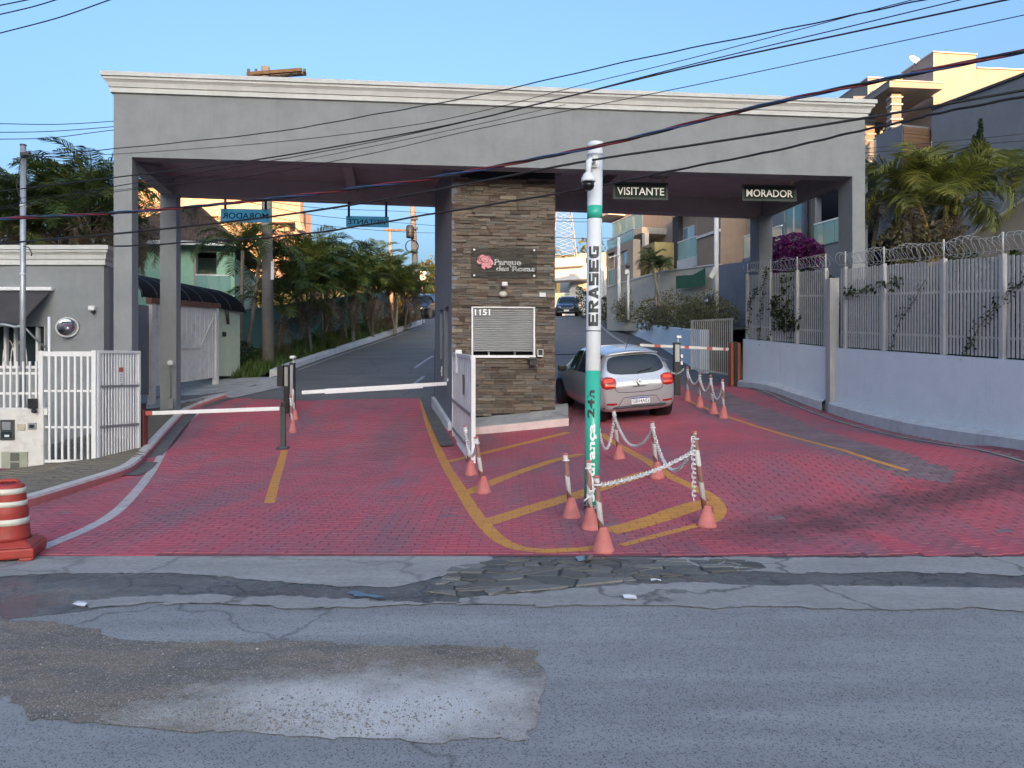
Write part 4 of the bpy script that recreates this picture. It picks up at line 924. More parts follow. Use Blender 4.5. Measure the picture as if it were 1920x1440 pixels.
def chain_post(key, pxb, pyb, pxt, pyt, label, ch=0.2):
    b = gp(pxb, pyb); top = P(pxt, pyt, b.y); t = thing('chain_post', b, label, 'post', 'chain posts with red cone feet')
    b = b + Vector((0, 0, BT)); mb = MB(); mb.lathe([(.0, -.02), (.098, -.02), (.103, .012), (.095, .02), (.04, ch), (.04, ch + .012), (.0, ch + .013)], 20, Matrix.Translation(b)); mb.build('cone_foot', MCONE, t)
    d = top - b; st = b + d.normalized() * (ch * .8); mb = MB(); mb.tube([st, top], .027, 10); o = mb.build('rod', MPOST, t)
    mb = MB(); mb.tube([top, top + d.normalized() * .02], .03, 10); mb.build('cap', MCONE, t)
    h = top - d.normalized() * .06; mb = MB(); ring = [h + Vector((.034 * math.cos(q), .034 * math.sin(q), 0)) for q in [i * .524 for i in range(13)]]; mb.tube(ring, .008, 5, caps=False); mb.build('ring', MWM, t)
    posts[key] = top - d.normalized() * .07; return t
P_ = [('a', 883, 892, 872, 800, 'chain post half hidden behind the white gate leaf'), ('b', 907, 926, 893, 822, 'chain post standing on yellow stripe right of the gate leaf'),
      ('c', 1071, 972, 1060, 853, 'short chain post left of the white and green pole'), ('d', 1107, 994, 1104, 867, 'chain post directly in front of the green pole foot'),
      ('e', 1131, 1036, 1118, 896, 'chain post nearest the street below the green pole'), ('f', 1325, 989, 1302, 812, 'tall chain post at the yellow island tip, front right'),
      ('g', 1318, 930, 1298, 815, 'chain post hidden just behind the tall island tip post'), ('h', 1232, 898, 1223, 793, 'chain post midway along the right edge of the yellow island'),
      ('i', 1161, 862, 1151, 771, 'chain post just below the silver car bumper'), ('k', 1357, 785, 1355, 712, 'nearest of the four posts beside the right wall lane'),
      ('l', 1338, 777, 1332, 705, 'second nearest of the four posts in the right lane row'), ('m', 1312, 764, 1312, 699, 'third of the four posts in the right lane row'),
      ('n', 1289, 753, 1289, 689, 'farthest of the four posts, next to the black totem'), ('o', 549, 812, 545, 742, 'chain post behind the dark green rest post at left'), ('q', 553, 788, 549, 730, 'chain post at the foot of the grey totem at left')]
for k_, a, b_, c, d, lb in P_:
    if k_ == 'g': continue
    chain_post(k_, a, b_, c, d, lb, 0.2 if b_ > 820 else 0.24)
# chains: one link per object
MCHAIN = mat('white_plastic_chain', (0.68, 0.68, 0.67), 0.5, 0.06, dirt=(.35, .33, .3), damt=.4, dscale=6)
def link_mesh(L):
    mb = MB(); r = L * .30; pts = []
    for i in range(13):
        q = 2 * math.pi * i / 12; x = r * math.cos(q); y = r * math.sin(q) + (L * .25 if math.sin(q) >= 0 else -L * .25); pts.append((x, 0, y))
    mb.tube(pts, L * .11, 5, caps=False); return mb.mesh('link', MCHAIN)
LM = link_mesh(0.06); PITCH = 0.046
def chain(name, p0, p1, sag, label, extra=0.0):
    n = 40; pts = [p0.lerp(p1, i / n) - Vector((0, 0, sag * 4 * (i / n) * (1 - i / n))) for i in range(n + 1)]
    if extra: pts += [pts[-1] - Vector((.01 * k, 0, extra * k / 10)) for k in range(1, 11)]
    t = thing('chain', p0, label, 'chain', 'white plastic chains between the posts'); acc = 0; k = 0; mk = PITCH / 2
    for a, b_ in zip(pts, pts[1:]):
        L = (b_ - a).length
        while acc + L > mk:
            c = a.lerp(b_, (mk - acc) / L); z = (b_ - a).normalized(); y = z.cross(Vector((0, 0, 1))); y = y.normalized() if y.length > 1e-3 else Vector((0, 1, 0)); x = y.cross(z)
            if k % 2: x, y = y, -x
            inst('link', LM, t, basis(c, x, y, z)); k += 1; mk += PITCH
        acc += L
chain('c', posts['f'] + Vector((-.02, 0, -.12)), posts['e'] + Vector((0, 0, 0)), .05, 'white chain from the island tip post to the nearest street post', .12)
chain('c', posts['h'], posts['f'], .42, 'white chain sagging deeply to the tall island tip post')
chain('c', posts['i'], posts['h'], .34, 'white chain sagging below the car bumper between two posts')
chain('c', posts['i'], P(1121, 790, posts['i'].y - .8), .45, 'white chain dropping from the bumper post behind the green pole')
chain('c', posts['b'], posts['a'], .25, 'short white chain against the white gate leaf')
chain('c', posts['d'], posts['d'] - Vector((.0, -.03, .5)), .0, 'white chain hanging straight down at the green pole foot')
chain('c', posts['f'] + Vector((-.03, -.03, .03)), posts['f'] + Vector((-.02, -.03, -.62)), .0, 'white chain end dangling beside the island tip post')
chain('c', posts['l'], posts['k'], .38, 'white chain between the two nearest right lane posts')
chain('c', posts['m'], posts['l'], .3, 'white chain between the middle right lane posts')
chain('c', posts['n'], posts['m'], .25, 'white chain between the two farthest right lane posts')
chain('c', posts['n'] + Vector((-.1, 0, .03)), P(1245, 678, posts['n'].y + .6), .2, 'white chain passing behind the black reader totem')
chain('c', posts['q'], posts['o'], .2, 'white chain between the posts behind the left rest post')
# ---- pole with company lettering
pb = gp(1109, 962); Yp = pb.y; ptop = P(1116.5, 268, Yp); R0 = .0825
t = thing('camera_pole', pb, 'slender white and green security pole with ERASEG lettering', 'pole')
ax = (ptop - pb); H = ax.length; az_ = ax / H; xx = Vector((1, 0, -az_.x)).normalized(); yy_ = az_.cross(xx); PM = basis(pb, xx, yy_, az_)
MPW = mat('white_pole_paint', (.68, .70, .71), .22, .03, 3, dirt=(.4, .4, .38), damt=.2); MPG = mat('green_pole_wrap', (.045, .42, .30), .25, .05, 3); MPD = mat('dark_pole_print', (.055, .058, .06), .4, .1)
zpy = lambda py: (P(1112, py, Yp).z - pb.z) / az_.z
def ring(z0, z1, r, m, nm):
    mb = MB(); mb.lathe([(r, z0), (r, z1)], 36, PM); return mb.build(nm, m, t)
ring(.0, zpy(268) - .02, R0, MPW, 'shaft'); ring(zpy(945), zpy(695), R0 + .0015, MPG, 'green_wrap'); ring(zpy(411), zpy(387), R0 + .0015, MPG, 'green_band')
ring(zpy(279), zpy(268), R0 + .007, MPW, 'top_cap'); ring(zpy(292), zpy(289), R0 + .006, MPW, 'top_collar')
mb = MB(); rr = random.Random(2)
for i in range(34):
    q = rr.uniform(3.3, 6.1); z = rr.uniform(.02, zpy(948)); s_ = rr.uniform(.012, .03)
    pts = [(R0 + .0022, q + s_ / R0 * math.cos(u), z + s_ * .7 * math.sin(u)) for u in [k * 1.05 for k in range(6)]]
    mb.add([PM @ Vector((r * math.cos(a), r * math.sin(a), zz)) for r, a, zz in pts], [tuple(range(6))])
mb.build('base_pattern', MPD, t)
def pole_text(txt, py0, py1, offx, hgt, m, nm, bold=.03):
    "lettering wrapped on the shaft, reading upwards"
    vs, fs, wd = text_mesh(txt, 1.0, bold, 0.001); z0, z1 = zpy(py0), zpy(py1); k = (z1 - z0) / wd; hs = .72; mb = MB(); out = []
    for v in vs:
        ang = -math.pi / 2 + (offx + (-(v.y / hs) + .5) * hgt) / R0; r = R0 + .0035 + (0.0008 if v.z > 0 else 0)
        out.append(PM @ Vector((r * math.cos(ang), r * math.sin(ang), z0 + v.x * k)))
    mb.add(out, fs); mb.build(nm, m, t)
def rc(x0, y0, x1, y1): return [(x0, y0), (x1, y0), (x1, y1), (x0, y1)]
GLY = {'E': [rc(0, 0, .34, 1), rc(.34, 0, 1, .25), rc(.34, .38, .9, .62), rc(.34, .75, 1, 1)], 'R': [rc(0, 0, .34, 1), rc(.34, .75, .8, 1), rc(.34, .40, .66, .62), [(.66, .40), (.98, .52), (.98, .84), (.8, 1), (.66, .8)], [(.42, .40), (.72, .40), (1, 0), (.64, 0)]],
       'A': [[(0, 0), (.32, 0), (.5, .62), (.5, 1), (.34, 1)], [(.68, 0), (1, 0), (.66, 1), (.5, 1), (.5, .62)], rc(.36, .2, .64, .40)], 'S': [rc(0, .75, 1, 1), rc(0, .62, .34, .75), rc(0, .38, 1, .62), rc(.66, .25, 1, .38), rc(0, 0, 1, .25)],
       'G': [rc(0, .25, .34, .75), [(0, .25), (.2, 0), (1, 0), (1, .25)], [(0, .75), (1, .75), (1, 1), (.2, 1)], rc(.66, .25, 1, .56), rc(.5, .36, .66, .56)]}
mb = MB(); z0, z1 = zpy(613), zpy(462); cw = (z1 - z0) / 6; hg = .112
for ci, ch_ in enumerate('ERASEG'):
    for pi, poly in enumerate(GLY[ch_]):
        for st_ in range(10):
            c_ = clip(ccw(poly), rc(-.1, st_ / 10, 1.1, (st_ + 1) / 10))
            if len(c_) < 3: continue
            out = []
            for x, y in c_:
                ang = -math.pi / 2 + (-.014 + (.5 - y) * hg) / R0; r = R0 + .0028 + .0002 * pi; out.append(PM @ Vector((r * math.cos(ang), r * math.sin(ang), z0 + (ci + .03 + x * .9) * cw)))
            mb.add(out, [tuple(range(len(out)))])
mb.build('lettering', MPD, t)
pole_text('segurança', 938, 794, -.02, .075, MLET, 'lettering', .035); pole_text('24h', 783, 731, -.03, .075, MPD, 'lettering', .035)
pole_text('SEGURANÇA ELETRÔNICA', 600, 505, .069, .008, MPD, 'fine_lettering', .0)
mb = MB(); mb.lathe([(R0 + .0012, zpy(622)), (R0 + .0012, zpy(620))], 36, PM); mb.build('thin_line', MDG, t)
t = thing('dome_camera', P(1102, 320, Yp - .16), 'white dome camera with black lens on the white green pole', 'camera')
c = P(1103, 330, Yp - .20); mb = MB(); mb.tube([P(1113, 305, Yp - .06), P(1110, 300, Yp - .13), P(1104, 304, Yp - .19), c], [.035, .04, .035, .03], 10); mb.build('arm', MPW, t)
mb = MB(); mb.box(P(1113, 300, Yp).x - .03, P(1113, 300, Yp).x + .035, Yp - .105, Yp - .08, P(0, 318, Yp).z, P(0, 292, Yp).z); mb.build('bracket', MGAL, t)
mb = MB(); mb.lathe([(.02, .1), (.05, .075), (.073, .03), (.078, 0), (.078, -.012), (.0, -.013)][::-1], 20, Matrix.Translation(P(1103, 339, Yp - .2))); mb.build('housing', MPW, t)
mb = MB(); mb.lathe([(.064, -.014), (.064, -.06), (.055, -.085), (.03, -.105), (.0, -.11)][::-1], 20, Matrix.Translation(P(1103, 339, Yp - .2))); mb.build('lens_dome', mat('camera_dome', (.01, .01, .012), .1, .05), t)
# ---- traffic barrel at the left edge
b = gp(26, 1056); t = thing('traffic_barrel', b, 'red traffic barrel with reflective white bands on a square foot', 'traffic barrel')
MBAR = mat('barrel_red_plastic', (.33, .04, .03), .5, .12, 5, .1, 30, dirt=(.12, .05, .04), damt=.5, dscale=3); MBAND = mat('reflective_band', (.6, .58, .5), .4, .1, 8)
b = b + Vector((-.175, .2, 0)); hz = lambda py: (1056 - py) * (b.y - .1) / F
M_ = Matrix.Translation(b) @ Matrix.Rotation(.35, 4, 'Z') @ Matrix.Scale(.88, 4)
mb = MB(); s0, s1 = .27, .235
for z0, z1, k0, k1 in ((0.03, .13, s0, s0), (.131, .19, s0 * .97, s1 * .8)):
    mb.hexa([M_ @ Vector(v) for v in [(-k0, -k0, z0), (k0, -k0, z0), (k0, k0, z0), (-k0, k0, z0), (-k1, -k1, z1), (k1, -k1, z1), (k1, k1, z1), (-k1, k1, z1)]])
for sx in (-1, 1):
    for sy in (-1, 1): mb.obox(M_ @ Matrix.Translation((sx * .2, sy * .2, .02)), .13, .13, .04)
mb.build('foot', MBAR, t, bevel=.018)
def prof(z): return .185 - .17 * (z - .19) * .55
zt = .72; pr_ = [(prof(.19) + .01, .19), (prof(.22), .22)] + [(prof(z) + (.006 if abs(z - .44) < .03 else 0), z) for z in (.3, .38, .41, .44, .47, .5, .6, .68)] + [(prof(zt) - .005, zt), (.1, zt + .015), (.09, zt + .0), (.0, zt - .005)]
mb = MB(); mb.lathe(pr_, 32, M_); mb.build('drum', MBAR, t)
for z0, z1 in ((.635, .69), (.515, .565), (.335, .395)):
    mb = MB(); mb.lathe([(prof(z0) + .003, z0), (prof(z1) + .003, z1)], 32, M_); mb.build('reflective_band', MBAND, t)
mb = MB(); mb.tube([M_ @ Vector(p) for p in ((-.09, 0, zt), (-.06, 0, zt + .04), (.06, 0, zt + .04), (.09, 0, zt))], .016, 8); mb.build('handle', MBAR, t)
# ================================================================== LEFT SIDE: ANNEX, FENCE, GATES
MPLAS = mat('rough_white_plaster', (.62, .61, .585), .9, .08, 3, 1.0, 22, dirt=(.28, .23, .17), damt=.6, dscale=2.2)
MGLASSD = NT('dark_window_glass'); MGLASSD.col((.02, .03, .035)); MGLASSD = MGLASSD.done(.05, 0, .8)
# masonry wall with meters
YW = 12.9; pw = Plane(P(-260, 700, YW), P(82, 700, YW)); zt = P(0, 765, YW).z
wall = thing('masonry_wall', P(40, 900, YW), 'rough white masonry wall with meter boxes at the left edge', 'wall')
a_of = lambda px: pw.at(px, 700)[0]
mb = MB(); mb.pbox(pw, 0, a_of(81), -0.7, zt, -0.22, 0.0); mb.build('wall_body', MPLAS, wall, bevel=.02)
def wbox(nm, px0, py0, px1, py1, o0, o1, m, par, bev=.004):
    mb = MB(); mb.pbox(pw, *pw.R(px0, py0, px1, py1), o0, o1); return mb.build(nm, m, par, bevel=bev)
mbx = wbox('meter_box', 2, 787, 28, 825, .001, .03, MDG, wall); wbox('meter_dial', 7, 791, 23, 806, .031, .05, MGR, mbx); wbox('meter_window', 5, 809, 25, 821, .031, .036, MGLASSD, mbx); wbox('paper_tag', 11, 815, 20, 819, .037, .039, MPAPER, mbx)
wbox('cover_plate', 33, 795, 48, 807, .001, .02, mat('beige_plastic', (.42, .38, .28), .6), wall); vb_ = wbox('junction_box', 54, 793, 69, 805, .001, .03, MGR, wall); wbox('junction_window', 57, 796, 66, 802, .031, .034, MGLASSD, vb_)
gr = wbox('vent_grille', 4, 847, 53, 883, .001, .025, mat('grey_green_plastic', (.30, .32, .25), .6), wall)
for i in range(9):
    for (y0, y1) in ((849, 864), (867, 880)): wbox('slot', 21.6 + i * 1.9, y0, 22.7 + i * 1.9, y1, .0255, .027, MDARK, gr, 0)
# pickets above it
fn = thing('picket_fence', P(0, 765, YW), 'low white picket fence on top of the rough masonry wall', 'fence')
for py in (700, 738): mb = MB(); z = P(0, py, YW).z; mb.pbox(pw, 0, a_of(71), z - .02, z + .02, -.13, -.10); mb.build('rail', MWM, fn)
pk = MB(); hh = P(0, 677, YW).z - zt; pk.box(-.016, .016, -.012, .012, 0, hh); PK = pk.mesh('picket', MWM)
for i in range(26):
    px = 68 - i * 12
    if px > -250: inst('picket', PK, fn, Matrix.Translation(P(px, 765, YW + .085)))
t = thing('door_entry_phone', P(65, 767, YW - .05), 'black entry phone box at the end of the masonry wall', 'intercom')
mb = MB(); mb.pbox(pw, *pw.R(58, 747, 72, 766), .002, .1); mb.build('housing', MBK, t, bevel=.012); mb = MB(); mb.lathe([(0, -.04), (.04, -.02), (.045, .0), (.03, .03), (0, .04)], 12, Matrix.Translation(P(64, 771, YW - .08))); mb.build('lens_ball', MBK, t)
# pedestrian gate leaf facing the street
YG = 12.95; pg = Plane(P(72, 700, YG), P(182, 700, YG)); g1 = thing('pedestrian_gate', P(128, 866, YG), 'white barred pedestrian gate facing the street beside the masonry wall', 'gate')
def gbox(nm, px0, py0, px1, py1, o0, o1, par, m=MWM): mb = MB(); mb.pbox(pg, *pg.R(px0, py0, px1, py1), o0, o1); return mb.build(nm, m, par)
gbox('post', 74, 658, 82, 867, -.05, .03, g1); gbox('post', 173, 657, 181, 867, -.05, .03, g1); gbox('top_beam', 82.2, 659, 172.8, 668, -.05, .02, g1); gbox('bottom_rail', 82.2, 862, 172.8, 867, -.03, .01, g1)
for py in (731, 799): gbox('rail', 82.2, py, 172.8, py + 4, -.025, -.001, g1)
gbox('lock_box', 82.3, 766, 91, 778, .001, .03, g1)
pk = MB(); pk.box(-.017, .017, -.012, .012, 0, (862 - 668) * YG / F); PK2 = pk.mesh('bar', MWM)
for i in range(7): inst('bar', PK2, g1, Matrix.Translation(P(93 + i * 12, 862, YG - .012)))
# leaf swung back along the drive
A_, B_ = P(182, 866, 12.98), P(262, 856, 14.15); pq_ = Plane(A_, B_); zt0, zb0 = P(182, 657, 12.98).z, A_.z; zb1, zt1 = B_.z, P(262, 658, 14.15).z
g2 = thing('pedestrian_gate', A_, 'white gate leaf with narrow bars and warning notice left of the driveway', 'gate'); Lg = pq_.L
def lq(nm, a0, a1, f0, f1, o0, o1, m=MWM):   # heights as fractions of the leaf
    z = lambda a, f: lerp(lerp(zb0, zb1, a / Lg), lerp(zt0, zt1, a / Lg), f); mb = MB()
    mb.hexa([pq_.pt(a0, z(a0, f0), o1), pq_.pt(a1, z(a1, f0), o1), pq_.pt(a1, z(a1, f0), o0), pq_.pt(a0, z(a0, f0), o0), pq_.pt(a0, z(a0, f1), o1), pq_.pt(a1, z(a1, f1), o1), pq_.pt(a1, z(a1, f1), o0), pq_.pt(a0, z(a0, f1), o0)]); return mb.build(nm, m, g2)
lq('stile', 0.002, .05, 0, 1, -.04, .02); lq('stile', Lg - .05, Lg, 0, 1, -.03, .02); lq('top_rail', .051, Lg - .051, .975, 1, -.03, .02); lq('bottom_rail', .051, Lg - .051, 0, .025, -.03, .02)
for f in (.30, .665): lq('rail', .051, Lg - .051, f, f + .02, .0, .02, MGR)
nb_ = 14
for i in range(nb_):
    a = .09 + i * (Lg - .18) / (nb_ - 1); lq('bar', a - .012, a + .012, .0255, .9745, -.022, -.002)
a = Lg * .47; lq('notice', a, a + .11, .70, .80, .021, .024, MLET); lq('notice_header', a, a + .11, .801, .845, .021, .025, MREDB)
for k in range(5): lq('notice_print', a + .015, a + .095 - .02 * (k % 2), .715 + k * .016, .721 + k * .016, .0245, .0255, MGR)
# annex building
YA = 15.9; pa = Plane(P(-260, 700, YA), P(195, 700, YA)); ztop = P(0, 462, YA).z; zc = P(0, 497, YA).z
an = thing('gatehouse_annex', P(90, 860, YA), 'low grey stucco annex with white cornice at the left edge', 'building'); La = pa.L
ca = P(195, 700, YA); sd = Vector((-.17, 1, 0)).normalized(); wr0 = pa.R(-20, 612, 84, 690)
mb = MB()
for q in ((0, wr0[0], -.3, ztop - .05), (wr0[1], La, -.3, ztop - .05), (wr0[0], wr0[1], -.3, wr0[2]), (wr0[0], wr0[1], wr0[3], ztop - .05)): mb.pbox(pa, *q, -.2, 0)
mb.build('front_wall', MSTU, an)
mb = MB(); mb.hexa([Vector((ca.x, YA + .003, -.3)), Vector((ca.x + .002, YA + .21, -.3)), Vector((ca.x, YA + .21, -.3)) + sd * 1.2, Vector((ca.x - .2, YA + .21, -.3)) + sd * 1.2] + [Vector((ca.x, YA + .003, ztop - .05)), Vector((ca.x + .002, YA + .21, ztop - .05)), Vector((ca.x, YA + .21, ztop - .05)) + sd * 1.2, Vector((ca.x - .2, YA + .21, ztop - .05)) + sd * 1.2]); mb.build('side_wall', MSTU, an)
mb = MB(); vs = []; prof_ = [(.002, zc), (.05, zc), (.05, zc + .1), (.075, zc + .12), (.09, zc + .2), (.13, zc + .25), (.15, zc + .26), (.15, zc + .3), (.18, zc + .31), (.18, ztop), (-.4, ztop + .02)]
for o_, z in prof_:
    c0 = Vector((pa.p0.x, YA, 0)); c1 = Vector((ca.x, YA, 0)); c2 = c1 + sd * 1.2
    vs += [c0 + Vector((0, -o_, z)), c1 + Vector((o_, -o_, z)), c2 + Vector((o_, 0, z))]
n = len(prof_); mb.add(vs, [(i * 3 + j, i * 3 + j + 1, (i + 1) * 3 + j + 1, (i + 1) * 3 + j) for i in range(n - 1) for j in range(2)]); mb.build('cornice', MCORN, an)
mb = MB(); mb.hexa([Vector((pa.p0.x, YA + .2, z)) if k == 0 else v + Vector((0, 0, z)) for z in (ztop - .2, ztop - .1) for k, v in enumerate([0, Vector((ca.x - .05, YA + .2, 0)), Vector((ca.x - .05, YA + .2, 0)) + sd * 1.2, Vector((pa.p0.x, YA + 5, 0))])]); mb.build('roof', MCON, an)
wn = MB(); wn.pbox(pa, wr0[0], wr0[1], wr0[2], wr0[3], -.16, -.13); wn = wn.build('window', MGLASSD, an)
for px0, px1 in ((4, 9), (23, 27), (64, 69), (80, 84)): mb = MB(); q = pa.R(px0, 612, px1, 690); mb.pbox(pa, *q, -.129, -.05); mb.build('mullion', MWM, wn)
mb = MB(); q = pa.R(-20, 686, 84, 691); mb.pbox(pa, *q, -.128, .03); mb.build('sill', MWM, wn)
for c_ in (10, 25, 33):
    mb = MB(); mb.tube([pa.pt(*pa.at(c_ + s * u, 688 - 50 * math.sqrt(max(0, 1 - u * u))), -.11) for s, u in [(12, -1 + k * .2) for k in range(11)]], .012, 5); mb.build('bar_arch', MWM, wn)
# awning
aw = thing('awning', P(60, 545, YA), 'dark grey retractable awning over the annex window', 'awning'); MAW = mat('awning_fabric', (.05, .047, .05), .85, .15, 3)
q = pa.R(-200, 539, 103, 546); mb = MB(); mb.pbox(pa, *q, .002, .12); mb.build('roller_box', MWM, aw, bevel=.02)
mb = MB(); a0, a1 = pa.at(-200, 545)[0], pa.at(100, 545)[0]; z0, z1 = P(0, 547, YA).z, P(0, 612, YA).z
rows_ = []
for k in range(8):
    f = k / 7; rows_.append((lerp(z0, z1, f) + .0, .10 + .62 * f))
mb.add([pa.pt(a, z - (.04 * math.sin(a * 5) if k == 7 else 0), o_) for k, (z, o_) in enumerate(rows_) for a in [lerp(a0, a1 - .25 * k / 7, i / 20) for i in range(21)]], [(k * 21 + i, k * 21 + i + 1, (k + 1) * 21 + i + 1, (k + 1) * 21 + i) for k in range(7) for i in range(20)], 0, True); o = mb.build('fabric', MAW, aw); so_ = o.modifiers.new('t', 'SOLIDIFY'); so_.thickness = .008
mb = MB(); mb.tube([pa.pt(lerp(a0, a1 - .2, i / 24), z1 - .03 - .03 * math.sin(i * 1.7), .72 + .03 * math.cos(i * 2.3)) for i in range(25)], .035, 6); mb.build('front_roll', MGAL, aw)
mb = MB(); mb.tube([pa.pt(a1 - .22, z1, .7), pa.pt(a1 - .12, z1 - .35, .3), pa.pt(a1, P(0, 660, YA).z, .03)], .018, 6); mb.build('arm', MGAL, aw)
# convex mirror and camera
mm = thing('convex_mirror', P(126, 614, YA - .1), 'round convex traffic mirror on the grey annex wall', 'mirror'); c = P(126, 614, YA - .17); nz = Vector((.55, -.65, -.30)).normalized(); x_ = nz.cross(Vector((0, 0, 1))).normalized(); y_ = nz.cross(x_)
MMIR = NT('mirror_face'); MMIR.col((.8, .8, .82)); MMIR = MMIR.done(.02, 1.0, .5); M_ = basis(c, x_, y_, nz)
mb = MB(); mb.lathe([(.2, -.02), (.2, .0), (.17, .02), (.12, .042), (.06, .052), (.0, .055)], 28, M_); mb.build('mirror_face', MMIR, mm)
mb = MB(); mb.tube([M_ @ Vector((.205 * math.cos(i * .2244), .205 * math.sin(i * .2244), -.005)) for i in range(29)], .016, 6, caps=False); mb.build('rim', MWM, mm)
mb = MB(); mb.tube([c - nz * .02, P(128, 618, YA)], .02, 6); mb.build('bracket', MGAL, mm)
t = thing('security_camera', P(176, 579, YA), 'small white camera on the annex wall right of the mirror', 'camera'); mb = MB(); mb.pbox(pa, *pa.R(170, 574, 182, 583), .002, .12); mb.build('housing', MWM, t, bevel=.02); mb = MB(); mb.lathe([(0, -.04), (.03, -.03), (.04, 0), (.03, .03), (0, .04)], 12, Matrix.Translation(P(175, 585, YA - .08))); mb.build('lens', MBK, t)
b = P(93, 722, 13.4); mb = MB(); mb.tube([b + Vector((0, 0, -.9)), P(92, 594, 13.4)], .024, 8); single('white_pole', mb, MWM, b + Vector((0, 0, -.9)), 'thin white rod standing behind the pedestrian gate', 'pole')
# grey steel service pole
b = P(42, 860, 13.6); t = thing('service_pole', b, 'thin grey galvanised service pole rising above the picket fence', 'pole'); tp = P(43.5, 273, 13.6)
mb = MB(); mb.tube([b, tp], .05, 10); mb.build('shaft', MGAL, t)
mb = MB(); mb.obox(Matrix.Translation(P(48, 290, 13.55)), .16, .08, .08); mb.tube([P(43, 290, 13.5), P(62, 291, 13.4)], .015, 6); mb.build('insulator_bracket', MDG, t)
mb = MB(); mb.lathe([(.055, 0), (.055, .02)], 10, Matrix.Translation(tp)); mb.build('cap', MDG, t)
for py in (388, 410, 515): mb = MB(); mb.lathe([(.054, 0), (.054, .03)], 10, Matrix.Translation(P(43, py, 13.6))); mb.build('strap', MWM, t)
mb = MB(); mb.tube([P(40, 292, 13.5), P(34, 330, 13.5), P(31, 350, 13.5), P(36, 365, 13.5), P(40, 380, 13.52)], .008, 5); mb.build('drop_wire', MBK, t)
mb = MB(); mb.tube([P(44, 462, 13.5), P(54, 464, 13.5), P(60, 475, 13.5), P(58, 480, 13.5)], .012, 5); mb.build('cable_hook', MDG, t)
# ---- white gate leaf beside the booth
A_, B_ = P(849, 824, 16.3), P(886, 874, 12.45); pc = Plane(A_, B_); Lc = pc.L; zb0, zt0, zb1, zt1 = A_.z, P(849, 661, 16.3).z, B_.z, P(886, 667, 12.45).z
g3 = thing('vehicle_gate', B_, 'white sheet metal gate leaf standing open in front of the booth', 'gate')
def cq(nm, a0, a1, f0, f1, o0, o1, m=MWM):
    z = lambda a, f: lerp(lerp(zb0, zb1, a / Lc), lerp(zt0, zt1, a / Lc), f); mb = MB()
    mb.hexa([pc.pt(a0, z(a0, f0), o1), pc.pt(a1, z(a1, f0), o1), pc.pt(a1, z(a1, f0), o0), pc.pt(a0, z(a0, f0), o0), pc.pt(a0, z(a0, f1), o1), pc.pt(a1, z(a1, f1), o1), pc.pt(a1, z(a1, f1), o0), pc.pt(a0, z(a0, f1), o0)]); return mb.build(nm, m, g3)
cq('stile', 0.0, .07, 0, 1, -.05, .02); cq('stile', Lc - .07, Lc, 0, 1, -.05, .02)
for f0, f1, nm in ((.965, 1, 'top_rail'), (0, .035, 'bottom_rail'), (.44, .475, 'middle_rail'), (.12, .15, 'lower_rail')): cq(nm, .071, Lc - .071, f0, f1, -.04, .025, MWM if f1 in (1, .035) else MGR)
nbd = 22
for i in range(nbd):
    a0 = .071 + i * (Lc - .142) / nbd; a1 = .071 + (i + 1) * (Lc - .142) / nbd; cq('board', a0 + .004, a1 - .004, .036, .964, -.03, .0 + .006 * (i % 2))
cq('notice', Lc * .63, Lc * .63 + .22, .60, .80, .026, .03, MDG); mb = MB(); b = P(860, 662, 15.2); mb.box(b.x - .06, b.x + .06, 15.15, 15.25, b.z - .4, P(860, 656, 15.2).z); mb.build('hinge_post', MWM, g3)
# ================================================================== RIGHT SIDE: WALL AND SLAT FENCE
WP = [Vector((7.95, 5.0, 0)), Vector((7.56, 11, 0)), Vector((7.26, 16.9, 0)), Vector((6.66, 21.6, 0))]
def wx(y):
    for a, b in zip(WP, WP[1:]):
        if y <= b.y: return lerp(a.x, b.x, (y - a.y) / (b.y - a.y))
    return WP[-1].x
def wtop(y): return lerp(1.40, 1.78, (y - 5) / 6) if y < 11 else lerp(1.78, 2.18, (y - 11) / 5.9) if y < 16.9 else lerp(2.18, 2.60, (y - 16.9) / 4.7)
def ftop(y): return lerp(3.10, 3.37, (y - 5) / 6) if y < 11 else lerp(3.37, 3.97, (y - 11) / 5.9) if y < 16.9 else lerp(3.97, 4.45, (y - 16.9) / 4.7)
MWALL = NT('pebbledash_white'); c_ = MWALL.ramp(MWALL.noise(2, 6, .7), [(.3, (.78, .85, .88)), (.7, (.86, .92, .945))])
c_ = MWALL.mix(MWALL.ramp(MWALL.noise(1, 7, .75, MWALL.map((4, 4, .5))), [(.58, 0), (.8, .5)]), c_, (.33, .33, .33)); MWALL.col(c_); MWALL.bump(MWALL.mix(.5, MWALL.noise(26, 3, .6), MWALL.noise(60, 3, .7)), .9, .03); MWALL = MWALL.done(.9, 0, .2)
